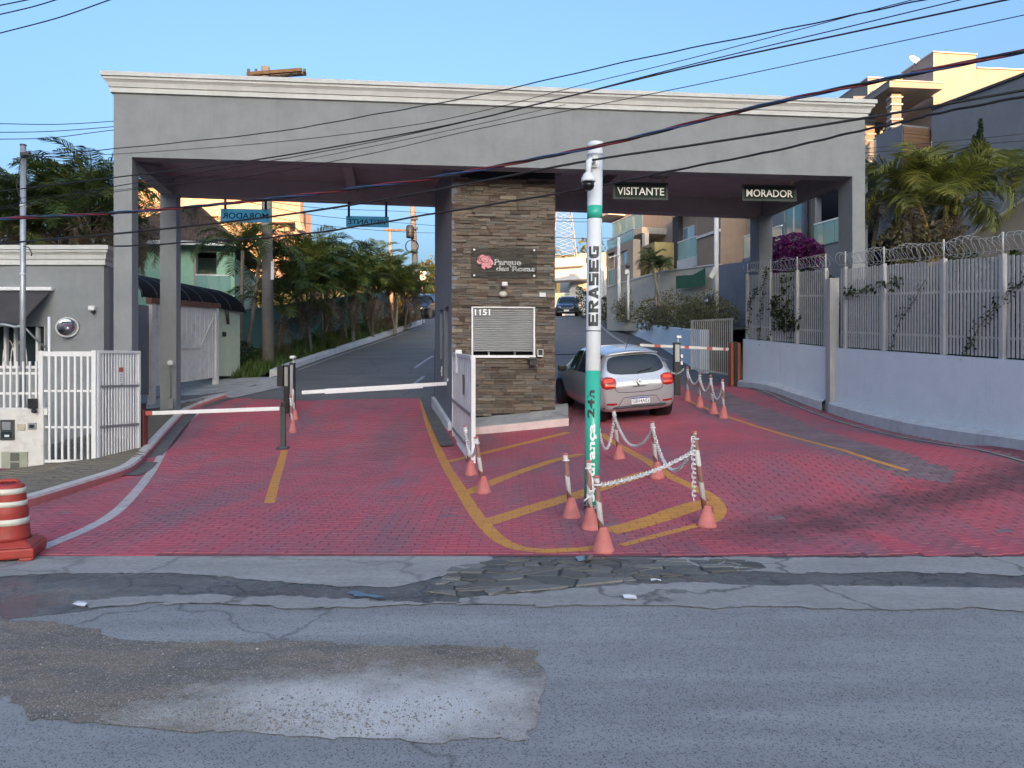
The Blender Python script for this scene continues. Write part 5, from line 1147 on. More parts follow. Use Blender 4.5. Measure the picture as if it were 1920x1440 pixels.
for (y0, y1, lb) in ((7.2, 16.78, 'textured white garden wall below the right slat fence'), (17.05, 21.55, 'shorter white garden wall between fence post and orange barrier')):
    t = thing('garden_wall', (wx(y0), y0, G(wx(y0), y0)), lb, 'wall'); n = 14; ys = [lerp(y0, y1, i / n) for i in range(n + 1)]
    mb = MB(); k = 4; vs = []
    for y in ys:
        x = wx(y); vs += [(x, y, G(x, y) - .3), (x, y, wtop(y)), (x + .18, y, wtop(y)), (x + .18, y, G(x, y) - .3)]
    mb.add(vs, [(i * 4 + j, i * 4 + (j + 1) % 4, (i + 1) * 4 + (j + 1) % 4, (i + 1) * 4 + j) for i in range(n) for j in range(4)] + [(0, 1, 2, 3), (n * 4 + 3, n * 4 + 2, n * 4 + 1, n * 4)]); mb.build('wall_body', MWALL, t)
    mb = MB(); vs = []
    for y in ys:
        x = wx(y) - .004; z = G(x, y); vs += [(x, y, z - .1), (x - .16, y, z - .1), (x - .16, y, z + .16), (x - .10, y, z + .20), (x, y, z + .22)]
    mb.add(vs, [(i * 5 + j, i * 5 + j + 1, (i + 1) * 5 + j + 1, (i + 1) * 5 + j) for i in range(n) for j in range(4)]); mb.build('footing', MKERBW, t)
y = 16.9; x = wx(y); mb = MB(); mb.box(x - .11, x + .10, y - .11, y + .14, G(x, y) - .1, P(1555, 521, 16.8).z); single('gate_post', mb, mat('beige_post', (.46, .44, .40), .7, .08, 4, .2), (x, y, G(x, y)), 'beige square post splitting the white garden wall', 'post', bevel=.008)
MSLAT = mat('cream_slat', (.52, .51, .475), .6, .08, 5, dirt=(.25, .23, .2), damt=.35, dscale=4)
pk = MB(); pk.box(-.004, .004, -.030, .030, 0, 1.0); SLM = pk.mesh('slat', MSLAT)
pk = MB(); pk.box(-.035, .035, -.05, .05, 0, 1.0); FPM = pk.mesh('post', MSLAT); pk = MB(); pk.tube([(0, 0, 0), (0, 0, .34)], .016, 6); FRM = pk.mesh('post_rod', MSLAT)
MRAZ = mat('razor_wire', (.42, .42, .40), .4, .15, 8, metal=.6)
for (y0, y1, pitch, pys, lb) in ((7.7, 16.7, .093, (7.8, 9.6, 11.55, 13.0, 14.9, 16.45), 'cream vertical slat fence on the near garden wall'), (17.2, 21.5, .09, (17.3, 18.6, 20.0, 21.4), 'cream slat fence overgrown with vines on the far garden wall')):
    t = thing('slat_fence', (wx(y0), y0, wtop(y0)), lb, 'fence'); y = y0
    while y < y1:
        h = ftop(y) - wtop(y) - .03
        if min(abs(y - q) for q in pys) > .07: inst('slat', SLM, t, Matrix.Translation((wx(y) + .06, y, wtop(y) + .03)) @ Matrix.Diagonal((1, 1, h * rnd.uniform(.985, 1.0), 1)))
        y += pitch
    for q in pys: inst('post', FPM, t, Matrix.Translation((wx(q) + .06, q, wtop(q))) @ Matrix.Diagonal((1, 1, ftop(q) - wtop(q) + .02, 1))); inst('post_rod', FRM, t, Matrix.Translation((wx(q) + .06, q, ftop(q) + .02)))
    for f in (.2, .66):
        mb = MB(); mb.tube([(wx(q) + .10, q, lerp(wtop(q), ftop(q), f)) for q in [lerp(y0, y1, i / 8) for i in range(9)]], .022, 4, smooth=False); mb.build('rail', MSLAT, t)
    mb = MB(); pts = []; nC = int((y1 - y0) / .16)
    for i in range(nC * 14):
        q = i / 14 * 2 * math.pi; yy = y0 + (y1 - y0) * i / (nC * 14); r = .155 + .03 * math.sin(i * .05) + .02 * math.sin(i * .37); pts.append((wx(yy) + .06 + r * math.cos(q), yy + .13 * math.sin(q * 1.0 + .6), ftop(yy) + .19 + r * math.sin(q)))
    mb.tube(pts, .0042, 4, caps=False, smooth=False); w_ = mb.build('razor_wire', MRAZ, t)
    for dz in (.08, .30): mb = MB(); mb.tube([(wx(q) + .06, q, ftop(q) + dz) for q in [lerp(y0, y1, i / 8) for i in range(9)]], .004, 4); mb.build('strand', MRAZ, t)
# open barred gate next to the orange barrier
A_, B_ = P(1297, 693, 24.0), P(1374, 706, 22.9); pg4 = Plane(A_, B_); t = thing('vehicle_gate', B_, 'tall grey white barred gate standing open by the orange barrier', 'gate'); Lg4 = pg4.L
z0a, z1a, z0b, z1b = A_.z, P(1297, 600, 24.0).z, B_.z, P(1374, 596, 22.9).z
zz_ = lambda a, f: lerp(lerp(z0a, z0b, a / Lg4), lerp(z1a, z1b, a / Lg4), f)
for i in range(21):
    a = i * (Lg4 - .04) / 20; mb = MB(); w2 = .014 if 0 < i < 20 else .035; mb.hexa([pg4.pt(a + d, zz_(a, f), o) for f in (0, 1) for d, o in ((-w2, .006), (w2, .006), (w2, -.006), (-w2, -.006))]); mb.build('bar', MSLAT, t)
for f in (.015, .45, .97): mb = MB(); mb.hexa([pg4.pt(a, zz_(a, f + df), o) for df in (0, .025) for a, o in ((0, -.022), (Lg4, -.022), (Lg4, -.06), (0, -.06))]); mb.build('rail', MSLAT, t)
# curved white retaining wall along the hill road
bt = [((1312, 700), 618), ((1295, 688), 618), ((1265, 668), 615), ((1240, 652), 612), ((1210, 638), 608), ((1185, 627), 604), ((1160, 616), 602), ((1145, 609), 601), ((1137, 605), 602)]
pts = [(gp(*b), tpy) for b, tpy in bt]; mb = MB(); vs = []
for i, (b, tpy) in enumerate(pts):
    zt = EYE + (HY - tpy) * b.y / F; zt = max(zt, b.z + .25); q0 = pts[max(i - 1, 0)][0]; q1 = pts[min(i + 1, len(pts) - 1)][0]; d = (q1 - q0); nn = Vector((d.y, -d.x, 0)).normalized()
    if nn.x < 0: nn = -nn
    vs += [b + Vector((0, 0, -.3)), Vector((b.x, b.y, zt)), Vector((b.x, b.y, zt)) + nn * .3, b + nn * .3 + Vector((0, 0, -.3))]
n = len(pts) - 1; mb.add(vs, [(i * 4 + j, i * 4 + (j + 1) % 4, (i + 1) * 4 + (j + 1) % 4, (i + 1) * 4 + j) for i in range(n) for j in range(4)] + [(0, 1, 2, 3), (n * 4 + 3, n * 4 + 2, n * 4 + 1, n * 4)])
t = thing('retaining_wall', pts[4][0], 'low curved white retaining wall under the hedge by the road', 'wall'); mb.build('wall_body', MWALL, t)
mb = MB(); kb = [b for b, _ in pts][::-1]; sweep(mb, kb, [(.0, .0), (.004, .13), (.12, .12), (.14, .0)]); mb.build('kerb', MKERBW, t)
# planting bed behind it
bed = MB(); vs = []
for b, tpy in pts:
    zt = max(EYE + (HY - tpy) * b.y / F, b.z + .25); vs += [(b.x + .25, b.y, zt - .05), (b.x + 4.5, b.y + 1.5, zt + .25), (b.x + 9, b.y + 3, zt + .5)]
bed.add(vs, [(i * 3 + j, i * 3 + j + 1, (i + 1) * 3 + j + 1, (i + 1) * 3 + j) for i in range(len(pts) - 1) for j in range(2)]); struct('planting_bed', bed, bpy.data.materials['verge_soil'])
# ================================================================== CARS
def carpaint(name, c, rough=.25, metal=.6):
    t = NT(name); t.col(c); t.b.inputs['Coat Weight'].default_value = .6; t.b.inputs['Coat Roughness'].default_value = .05; return t.done(rough, metal, .5)
MTYRE = mat('tyre_rubber', (.014, .014, .015), .8, .2, 12, .2, 60); MRIM = mat('alloy_rim', (.35, .36, .37), .3, .08, metal=.8)
MTAIL = NT('tail_lamp_red'); MTAIL.col((.34, .012, .01)); MTAIL = MTAIL.done(.12, 0, .7)
MTAILON = NT('tail_lamp_lit'); MTAILON.col((.6, .06, .025)); MTAILON.b.inputs['Emission Color'].default_value = (1, .12, .04, 1); MTAILON.b.inputs['Emission Strength'].default_value = 0.06; MTAILON = MTAILON.done(.2)
MCGL = NT('car_glass'); MCGL.col((.012, .017, .02)); MCGL = MCGL.done(.04, 0, .7)
MHEAD = NT('head_lamp'); MHEAD.col((.55, .56, .57)); MHEAD = MHEAD.done(.1, .3, .7)
# side outline stations, from the tail forwards: y, sill height, belt height, belt half width, roof height, roof half width
HATCH = [(0.0, .36, .78, .70, .80, .64), (.035, .29, .86, .775, .88, .66), (.10, .24, .955, .82, .97, .67), (.20, .22, .985, .845, 1.16, .63), (.30, .21, .99, .855, 1.34, .595), (.40, .20, .985, .86, 1.455, .575), (.55, .20, .98, .865, 1.49, .575), (1.0, .19, .965, .868, 1.52, .585), (1.6, .18, .95, .868, 1.535, .59), (2.1, .18, .94, .866, 1.515, .585), (2.5, .18, .93, .862, 1.44, .565), (2.8, .18, .925, .858, 1.26, .60), (3.05, .18, .92, .852, 1.06, .66), (3.2, .18, .915, .845, .945, .74), (3.5, .19, .86, .83, .90, .70), (3.8, .20, .78, .79, .83, .62), (3.95, .24, .70, .72, .74, .55), (4.05, .34, .58, .58, .60, .45)]
def body_ring(s):
    y, sill, belt, bw, roof, rw = s; mid = lerp(sill, belt, .5)
    h = [(0, sill - .01), (bw * .80, sill), (bw * .96, sill + .05), (bw * 1.0, mid), (bw * .995, lerp(mid, belt, .6)), (bw * .965, belt), (lerp(bw * .965, rw, .5), lerp(belt, roof, .5)), (rw, roof - .045 if roof - belt > .1 else roof - .012), (rw * .8, roof - .01), (rw * .4, roof), (0, roof + .004)]
    return [(x, y, z) for x, z in h] + [(-x, y, z) for x, z in h[-2:0:-1]]
BV = {}
def on_body(bv, o, d, lift):
    "drop a local point along d on to the bodywork"
    h = bv.ray_cast(Vector(o), Vector(d)); return h[0] - Vector(d) * lift if h[0] is not None else None
def patch(t, X, outline, axis, lift, m, nm, rings=5, par=None, cen=None):
    "a thin panel laid on the bodywork; outline in the two other axes, seen along axis"
    bv = BV[t.name]; n = len(outline); cu, cv = cen or (sum(p[0] for p in outline) / n, sum(p[1] for p in outline) / n); d = {'y': (0, 1, 0), '-y': (0, -1, 0), 'x': (1, 0, 0), '-x': (-1, 0, 0)}[axis]
    def pt(u, v):
        o = (u, -3, v) if axis == 'y' else (u, 8, v) if axis == '-y' else (-4, u, v) if axis == 'x' else (4, u, v); return on_body(bv, o, d, lift)
    vs = [pt(cu, cv)]; 
    for k in range(1, rings + 1):
        f = k / rings
        for u, v in outline: vs.append(pt(cu + (u - cu) * f, cv + (v - cv) * f) or (vs[len(vs) - n] if len(vs) > n else vs[0]))
    fs = [(0, 1 + i, 1 + (i + 1) % n) for i in range(n)] + [(1 + k * n + i, 1 + k * n + (i + 1) % n, 1 + (k + 1) * n + (i + 1) % n, 1 + (k + 1) * n + i) for k in range(rings - 1) for i in range(n)]
    mb = MB(); mb.add([X(v) for v in vs], fs, 0, True); return mb.build(nm, m, par or t)
def rrect(cx, cz, wt, wb, h, n=28, e1=.4, e2=.5, sag=0):
    out = []
    for i in range(n):
        q = 2 * math.pi * i / n; c, s = math.cos(q), math.sin(q); u = math.copysign(abs(c) ** e1, c); v = math.copysign(abs(s) ** e2, s); out.append((cx + u * lerp(wb, wt, (v + 1) / 2), cz + v * h - (sag * (1 - u * u) if v < 0 else 0)))
    return out
def make_car(name, M_, paint, label, cat='car', L=4.05, text=None, plate=None, scale=1.0, rear=True, lit=True):
    base = M_.translation.copy(); t = thing(name, base, label, cat); Q = M_ @ Matrix.Diagonal((scale, scale, scale, 1)); X = lambda p: Q @ Vector(p)
    mb = MB(); rings = [body_ring(s) for s in HATCH]; k = len(rings[0])
    mb.add([X(p) for r in rings for p in r], [(i * k + j, i * k + (j + 1) % k, (i + 1) * k + (j + 1) % k, (i + 1) * k + j) for i in range(len(rings) - 1) for j in range(k)] + [tuple(range(k)), tuple((len(rings) - 1) * k + j for j in reversed(range(k)))], 0, True)
    body = mb.build('body', paint, t); ss = body.modifiers.new('s', 'SUBSURF'); ss.levels = 2; ss.render_levels = 2
    bpy.context.view_layer.update(); ev = body.evaluated_get(bpy.context.evaluated_depsgraph_get()); me_ = ev.to_mesh(); Qi = Q.inverted(); off_ = root_loc(t)
    from mathutils.bvhtree import BVHTree
    bv = BVHTree.FromPolygons([Qi @ (v.co + off_) for v in me_.vertices], [tuple(p.vertices) for p in me_.polygons]); ev.to_mesh_clear()
    t['_'] = 0; BV[t.name] = bv; del t['_']
    # wheel arches and wheels
    for sy in (.72, 3.31):
        for sx in (-1, 1):
            mb = MB(); R_ = Matrix.Translation(X((sx * .845, sy, .33))) ; wx_ = (Q.to_3x3() @ Vector((1, 0, 0))).normalized(); wy_ = (Q.to_3x3() @ Vector((0, 1, 0))).normalized(); wz_ = wx_.cross(wy_)
            W = basis(X((sx * .725, sy, .315)), wy_ * scale, wz_ * scale, wx_ * scale)
            mb.lathe([(.0, -.16 * 1), (.36, -.16), (.375, 0.0), (.37, .148), (.30, .15), (.0, .14)] if sx > 0 else [(.0, .16), (.36, .16), (.375, 0), (.37, -.148), (.30, -.15), (.0, -.14)], 28, W); mb.build('wheel_arch', MBK, t)
            W = basis(X((sx * .735, sy, .315)), wy_ * scale, wz_ * scale, wx_ * scale * sx)
            mb = MB(); mb.lathe([(.2, -.10), (.29, -.10), (.312, -.07), (.315, .06), (.30, .10), (.235, .105), (.21, .08), (.0, .07)], 30, W); wh = mb.build('wheel', MTYRE, t)
            mb = MB(); mb.lathe([(.205, .082), (.205, .10), (.19, .095), (.06, .075), (.05, .10), (.0, .102)], 30, W); rm = mb.build('rim', MRIM, wh)
            for a in range(5):
                mb = MB(); mb.obox(W @ Matrix.Rotation(a * 1.2566, 4, 'Z') @ Matrix.Translation((.12, 0, .096)), .16, .05, .02); mb.build('spoke', MRIM, wh)
    return t, X, Q
def panel(mb, X, quads, mi=0):   # quads of local points
    for q in quads: mb.add([X(p) for p in q], [tuple(range(len(q)))], mi)
def strip(mb, X, top, bot):
    n = len(top); mb.add([X(p) for p in top + bot], [(i, i + 1, n + i + 1, n + i) for i in range(n - 1)], 0, True)
def hatch_details(t, X, Q, paint, plate=None, lit=True, badge=False):
    patch(t, X, rrect(0, 1.225, .56, .66, .175, sag=.04), 'y', .008, MCGL, 'rear_window', 6)
    bv = BV[t.name]; pj = lambda x, z, l=.02: on_body(bv, (x, -3, z), (0, 1, 0), l)
    mb = MB(); mb.tube([X(pj(.02, 1.05)), X(pj(.18, 1.075)), X(pj(.34, 1.11))], .010, 5); mb.build('wiper', MBK, t)
    # spoiler lip
    mb = MB(); sp = []
    for i in range(13):
        x = lerp(-.59, .59, i / 12); y = .33 + .09 * (abs(x) / .59) ** 2; sp.append([(x, y + .16, 1.485 - .045 * (abs(x) / .59) ** 2), (x, y - .02, 1.475 - .05 * (abs(x) / .59) ** 2), (x, y - .02, 1.445 - .05 * (abs(x) / .59) ** 2), (x, y + .13, 1.42 - .05 * (abs(x) / .59) ** 2)])
    mb.add([X(p) for r in sp for p in r], [(i * 4 + j, i * 4 + (j + 1) % 4, (i + 1) * 4 + (j + 1) % 4, (i + 1) * 4 + j) for i in range(12) for j in range(4)] + [(0, 1, 2, 3), (51, 50, 49, 48)], 0, True); mb.build('spoiler', paint, t)
    # side windows
    for sx in (-1, 1):
        for (y0, y1) in ((.52, .95), (1.0, 1.75), (1.82, 2.62)):
            mb = MB(); top = []; bot = []
            for i in range(7):
                y = lerp(y0, y1, i / 6); st = None
                for a, b in zip(HATCH, HATCH[1:]):
                    if a[0] <= y <= b[0]: f = (y - a[0]) / (b[0] - a[0]); st = [lerp(p, q, f) for p, q in zip(a, b)]
                bw, rw, belt, roof = st[3] * .965, st[5], st[2], st[4]; fx = lambda z: lerp(bw, rw, (z - belt) / (roof - .045 - belt)) + .012
                zl, zh = belt + .045, max(belt + .07, roof - .085); bot.append((sx * fx(zl), y, zl)); top.append((sx * fx(zh), y, zh))
            strip(mb, X, top, bot); mb.build('side_window', MCGL, t)
        # mirror
        mb = MB(); c = X((sx * .97, 2.55, 1.0)); mb.obox(basis(c, Q.to_3x3() @ Vector((1, 0, 0)), Q.to_3x3() @ Vector((0, 1, 0)), Q.to_3x3() @ Vector((0, 0, 1))), .2, .1, .14); mb.build('door_mirror', MBK, t, bevel=.03)
        tl = patch(t, X, [(sx * u, v) for u, v in ((.50, .945), (.58, .985), (.68, .995), (.77, .985), (.80, .93), (.81, .85), (.79, .775), (.72, .745), (.60, .745), (.52, .77), (.49, .84))], 'y', .010, MTAIL, 'tail_lamp', 5)
        for (z0, z1) in ((.89, .955), (.80, .835)): patch(t, X, [(sx * u, v) for u, v in ((.55, z0), (.66, z0 - .005), (.75, z0), (.755, (z0 + z1) / 2), (.75, z1), (.65, z1 + .004), (.55, z1))], 'y', .018, MTAILON if lit else MTAIL, 'lamp_element', 3, tl)
        patch(t, X, [(sx * u, v) for u, v in ((.50, .405), (.62, .40), (.74, .415), (.72, .45), (.6, .445), (.51, .44))], 'y', .008, MTAIL, 'reflector', 3)
    # tailgate seam, plate recess, plate
    mb = MB(); mb.tube([X(pj(x, z, .002)) for x, z in ((-.53, .78), (-.52, .72), (-.47, .675), (-.35, .655), (0, .645), (.35, .655), (.47, .675), (.52, .72), (.53, .78))], .007, 5); mb.build('tailgate_seam', MDG, t)
    mb = MB(); mb.tube([X(pj(x, .345, .004)) for x in (-.78, -.5, -.2, .2, .5, .78)], .03, 6); mb.build('lower_trim', MDG, t)
    patch(t, X, [(-.47, .375), (0, .37), (.47, .375), (.36, .545), (0, .56), (-.36, .545)], 'y', .006, paint, 'plate_recess', 4)
    mb = MB(); mb.tube([X(pj(x, z, .008)) for x, z in ((-.47, .375), (-.36, .545), (0, .56), (.36, .545), (.47, .375))], .006, 5); mb.build('recess_edge', MDG, t)
    if plate:
        R3 = Q.to_3x3(); M2 = basis(X((-.2, pj(0, .46).y - .02, .40)), R3 @ Vector((1, 0, 0)), R3 @ Vector((0, .12, 1)), R3 @ Vector((0, -1, .12)))
        mb = MB(); mb.obox(M2 @ Matrix.Translation((.2, .065, 0)), .40, .13, .012); pl = mb.build('licence_plate', MLET, t)
        mb = MB(); mb.obox(M2 @ Matrix.Translation((.2, .118, .0065)), .396, .022, .004); mb.build('plate_band', mat('plate_blue', (.02, .05, .25), .5), pl)
        mb = MB(); put_text(mb, plate, 1.0, M2 @ Matrix.Translation((.02, .02, .007)), width=.36, height=.075, bold=.01, ext=.001); mb.build('plate_text', MLETD, pl)
    if badge:
        R3 = Q.to_3x3(); mb = MB(); M2 = basis(X((0, pj(0, .86).y - .012, .86)), R3 @ Vector((1, 0, 0)), R3 @ Vector((0, .25, 1)), R3 @ Vector((0, -1, .25)))
        for k1, k2, z in ((.055, .075, .02),):
            ring_ = [(0, k2), (k1, 0), (0, -k2), (-k1, 0)]; inn = [(0, k2 * .45), (k1 * .4, 0), (0, -k2 * .45), (-k1 * .4, 0)]
            mb.add([M2 @ Vector((x, y, z)) for x, y in ring_ + inn] + [M2 @ Vector((x, y, -.02)) for x, y in ring_], [(i, (i + 1) % 4, 4 + (i + 1) % 4, 4 + i) for i in range(4)] + [(i, (i + 1) % 4, 8 + (i + 1) % 4, 8 + i) for i in range(4)])
        mb.build('badge', MRIM, t); mb = MB(); put_text(mb, 'SANDERO', 1.0, basis(X((-.15, pj(0, .755).y - .006, .755)), R3 @ Vector((1, 0, 0)), R3 @ Vector((0, .2, 1)), R3 @ Vector((0, -1, .2))), width=.3, height=.032, bold=.01, ext=.004); mb.build('badge_text', MDG, t)
    # roof aerial
    mb = MB(); mb.tube([X((0, .75, 1.5)), X((0, .45, 1.78))], .006, 5); mb.build('aerial', MBK, t)
def ground_matrix(x, y, yaw):
    "car frame: +Y is the heading, tilted with the ground"
    c, s = math.cos(yaw), math.sin(yaw); f = Vector((-s, c, 0)); r = Vector((c, s, 0))
    def up(d, L): return (G(x + d.x * L, y + d.y * L) - G(x, y)) / L
    f = Vector((f.x, f.y, up(f, 3.3))).normalized(); r = Vector((r.x, r.y, up(r, 1.2))); r = (r - f * r.dot(f)).normalized(); u = r.cross(f)
    return basis(Vector((x, y, G(x, y))), r, f, u)
MSILV = carpaint('silver_paint', (.55, .555, .56), .3, .6); yaw = math.radians(11.5)
a, b = gp(1134, 806), gp(1243, 784)
cx, cy = 2.72, 15.75
Mc = ground_matrix(cx, cy, yaw); Mc.translation.z += .02
t, X, Q = make_car('hatchback_car', Mc, MSILV, 'silver hatchback with lit tail lamps waiting right of the booth'); hatch_details(t, X, Q, MSILV, 'GBV4A03', True, True)
def front_details(t, X, Q):
    patch(t, X, rrect(0, 1.20, .50, .63, .19), '-y', .008, MCGL, 'windscreen', 6)
    for sx in (-1, 1):
        mb = MB(); mb.add([X((sx * x, y, z)) for x, y, z in ((.40, 4.03, .60), (.70, 3.90, .62), (.70, 3.87, .72), (.42, 4.0, .70))], [(0, 1, 2, 3)]); o = mb.build('headlight', MHEAD, t); so_ = o.modifiers.new('t', 'SOLIDIFY'); so_.thickness = .04; so_.offset = 0
        mb = MB(); top, bot = [], []
        for y in (.6, 1.2, 1.8, 2.5): top.append((sx * .64, y, 1.41)); bot.append((sx * .87, y, 1.0))
        strip(mb, X, top, bot); mb.build('side_window', MCGL, t)
    mb = MB(); mb.add([X(p) for p in ((-.33, 4.07, .50), (.33, 4.07, .50), (.33, 4.04, .60), (-.33, 4.04, .60))], [(0, 1, 2, 3)]); mb.build('grille', MBK, t)
    mb = MB(); mb.obox(Q @ Matrix.Translation((0, 4.08, .42)), .38, .02, .12); mb.build('licence_plate', MLET, t)
    mb = MB(); mb.obox(Q @ Matrix.Translation((0, 4.02, .34)), 1.3, .12, .1); mb.build('bumper_trim', MDG, t)
MNAVY = carpaint('dark_blue_paint', (.02, .035, .06), .2, .3); MBLKP = carpaint('black_paint', (.012, .012, .014), .2, .2); MBLUE = carpaint('navy_paint', (.04, .06, .10), .2, .3)
t, X, Q = make_car('parked_car', ground_matrix(4.15, 53.5, math.radians(172)), MNAVY, 'dark blue parked car on the hill road right of the booth', scale=.92); front_details(t, X, Q)
b = Vector((-4.7, 46.5, 0)); t, X, Q = make_car('parked_car', ground_matrix(-5.3, 50.5, math.radians(168)), MBLKP, 'dark car coming down the road left of the booth', scale=1.0); front_details(t, X, Q)
t, X, Q = make_car('parked_car', ground_matrix(-5.9, 58, math.radians(172)), MBLUE, 'dark car behind another at the road bend, left of the booth', scale=1.1); front_details(t, X, Q)
pc_ = P(1390, 600, 31.5); Mq = Matrix.Translation((12.0, 31.0, 4.15)) @ Matrix.Rotation(math.radians(96), 4, 'Z'); t, X, Q = make_car('parked_car', Mq, MBLUE, 'dark car parked above the hedge behind the slat fence'); front_details(t, X, Q)
# ================================================================== HOUSES
def wall_open(mb, pl, a0, a1, z0, z1, ops, o0, o1, mi=0):
    A = sorted({a0, a1, *[v for o in ops for v in o[:2] if a0 < v < a1]}); Z = sorted({z0, z1, *[v for o in ops for v in o[2:4] if z0 < v < z1]})
    for i in range(len(A) - 1):
        run = None
        for j in range(len(Z) - 1):
            ca, cz = (A[i] + A[i + 1]) / 2, (Z[j] + Z[j + 1]) / 2
            if any(o[0] < ca < o[1] and o[2] < cz < o[3] for o in ops):
                if run: mb.pbox(pl, A[i], A[i + 1], run[0], run[1], o0, o1, mi)
                run = None
            else: run = (run[0], Z[j + 1]) if run else (Z[j], Z[j + 1])
        if run: mb.pbox(pl, A[i], A[i + 1], run[0], run[1], o0, o1, mi)
MTEAL = NT('blue_green_glass'); MTEAL.col((.10, .26, .26)); MTEAL = MTEAL.done(.06, 0, .8)
MBALG = glassmat('balcony_glass', (.30, .52, .48), .05, .55)
MTAN = stucco('sandy_stucco', (.31, .285, .26), (.24, .22, .2), .2); MTAN2 = stucco('beige_stucco', (.36, .30, .24), (.2, .17, .14), .3); MBRN = stucco('brown_stucco', (.25, .19, .15), (.15, .12, .1), .3); MCRM = stucco('cream_stucco', (.45, .42, .36), (.25, .22, .2), .3)
MHW = stucco('house_white', (.55, .55, .54), (.3, .3, .29), .3)
def window(par, pl, q, frame=MWM, glass=MGLASSD, n=2, o=-.12, nm='window', fw=.05):
    mb = MB(); mb.pbox(pl, q[0], q[1], q[2], q[3], o - .03, o); w_ = mb.build(nm, frame, par); step = (q[1] - q[0]) / n
    for i in range(n): mb = MB(); mb.pbox(pl, q[0] + i * step + fw, q[0] + (i + 1) * step - fw * .3, q[2] + fw, q[3] - fw, o + .001, o + .012); mb.build('pane', glass, w_)
    return w_
def rail_glass(par, pl, a0, a1, z0, z1, o, n=3):
    st = (a1 - a0) / n
    for i in range(n): mb = MB(); mb.pbox(pl, a0 + i * st + .015, a0 + (i + 1) * st - .015, z0, z1 - .03, o - .01, o + .01); mb.build('balcony_pane', MBALG, par)
    mb = MB(); mb.pbox(pl, a0, a1, z1 - .029, z1 + .02, o - .03, o + .03); mb.build('handrail', MWM, par)
# ---- A: long grey side wall at the far right
pA = vp_plane(1920, 22, 420); tA = pA.at(1920, 142)[1]; aL = pA.at(1747, 300)[0]; aR = pA.at(2300, 300)[0]
hA = thing('grey_house', pA.pt(0, 1.0), 'large grey stucco house side wall at the right edge', 'house')
a0, zt_ = pA.at(1751, 294); a1 = pA.at(1842, 290)[0]; lo, hi = min(a0, a1), max(a0, a1); op = (lo, hi, zt_ - 1.15, zt_)
mb = MB(); wall_open(mb, pA, min(aL, aR), max(aL, aR), .5, tA, [op], -.25, 0); mb.build('wall', MSTU2, hA); window(hA, pA, op, n=5, fw=.07)
mb = MB(); mb.pbox(pA, min(aL, aR), max(aL, aR), tA + .001, tA + .08, -.4, .06); mb.build('coping', MDG, hA); mb = MB(); mb.pbox(pA, min(aL, aR), max(aL, aR), .5, tA - .1, -6, -.26); mb.build('body', MSTU2, hA)
pW = Plane(P(1693, 700, 24.7), P(1746, 700, 25.0)); q = pW.R(1693, 236, 1746, 330); MWOOD = rmat('timber_plank', [(.10, .055, .03), (.16, .09, .05), (.13, .07, .04)], .6, .3, 30, .3)
tw = thing('timber_box', pW.pt(q[0], q[2]), 'timber clad box projecting beside the grey house wall', 'cladding'); mb = MB(); mb.pbox(pW, q[0], q[1], q[2] - 2, q[3] + .06, -1.2, -.03); mb.build('core', MSTU2, tw)
for i in range(13): mb = MB(); z = lerp(q[2], q[3], i / 13); z2 = lerp(q[2], q[3], (i + 1) / 13); mb.pbox(pW, q[0] + .02, q[1], z + .004, z2 - .004, -.029, .0 + .004 * (i % 3)); mb.build('plank', MWOOD, tw)
# stair parapet below
pS = Plane(P(1770, 700, 19.2), P(1990, 700, 16.8)); t = thing('stair_parapet', pS.pt(0, 2), 'sloping concrete stair parapet with pale coping behind the fence', 'wall')
pl_ = [pS.at(x, y) for x, y in ((1772, 474), (1925, 372), (2040, 296), (2040, 560), (1772, 560))]; mb = MB(); mb.ppoly(pS, pl_, -.2, 0); mb.build('wall', stucco('parapet_plaster', (.30, .28, .255)), t)
mb = MB(); mb.ppoly(pS, [pS.at(x, y) for x, y in ((1770, 473), (1925, 369), (2040, 292), (2040, 297), (1925, 374), (1772, 478))], -.25, .05); mb.build('coping', MHW, t)
# ---- B: sunlit tan house with tower
c = P(1750, 700, 32); pB = Plane(c, (c.x + 1, c.y + .08)); hB = thing('tan_house', pB.pt(0, 2), 'modern tan house with sunlit roof tower and striped columns', 'house')
def Bpoly(nm, pts, o0, o1, m): mb = MB(); mb.ppoly(pB, [pB.at(x, y) for x, y in pts], o0, o1); return mb.build(nm, m, hB)
Bpoly('tower', [(1750, 98), (1830, 103), (1830, 420), (1750, 420)], -2.2, 0, MTAN); Bpoly('wing', [(1830.5, 128), (2050, 137), (2050, 420), (1830.5, 420)], -5, -.004, MTAN)
Bpoly('coping', [(1748, 96.5), (1831, 101.5), (1831, 103.5), (1748, 98.4)], -2.25, .06, MHW); Bpoly('coping', [(1831.2, 126.5), (2050, 135.5), (2050, 137.5), (1831.2, 128.5)], -2.25, .06, MHW)
p2 = P(1627, 700, 36); pB2 = Plane(p2, (p2.x + 1, p2.y + .08)); mb = MB(); mb.ppoly(pB2, [pB2.at(x, y) for x, y in ((1627, 146), (1748, 150), (1748, 420), (1627, 420))], -3.6, 0); mb.build('rear_block', MTAN, hB)
mb = MB(); mb.ppoly(pB2, [pB2.at(x, y) for x, y in ((1626, 144.5), (1749, 148.5), (1749, 150.5), (1626, 146.5))], -3.6, .05); mb.build('coping', MHW, hB)
p3_ = P(1668, 700, 30.8); pB3 = Plane(p3_, (p3_.x + 1, p3_.y + .05)); mb = MB(); mb.ppoly(pB3, [pB3.at(x, y) for x, y in ((1668, 151), (1768, 156), (1768, 167), (1668, 163))], -4.2, 0); mb.build('canopy', MTAN, hB)
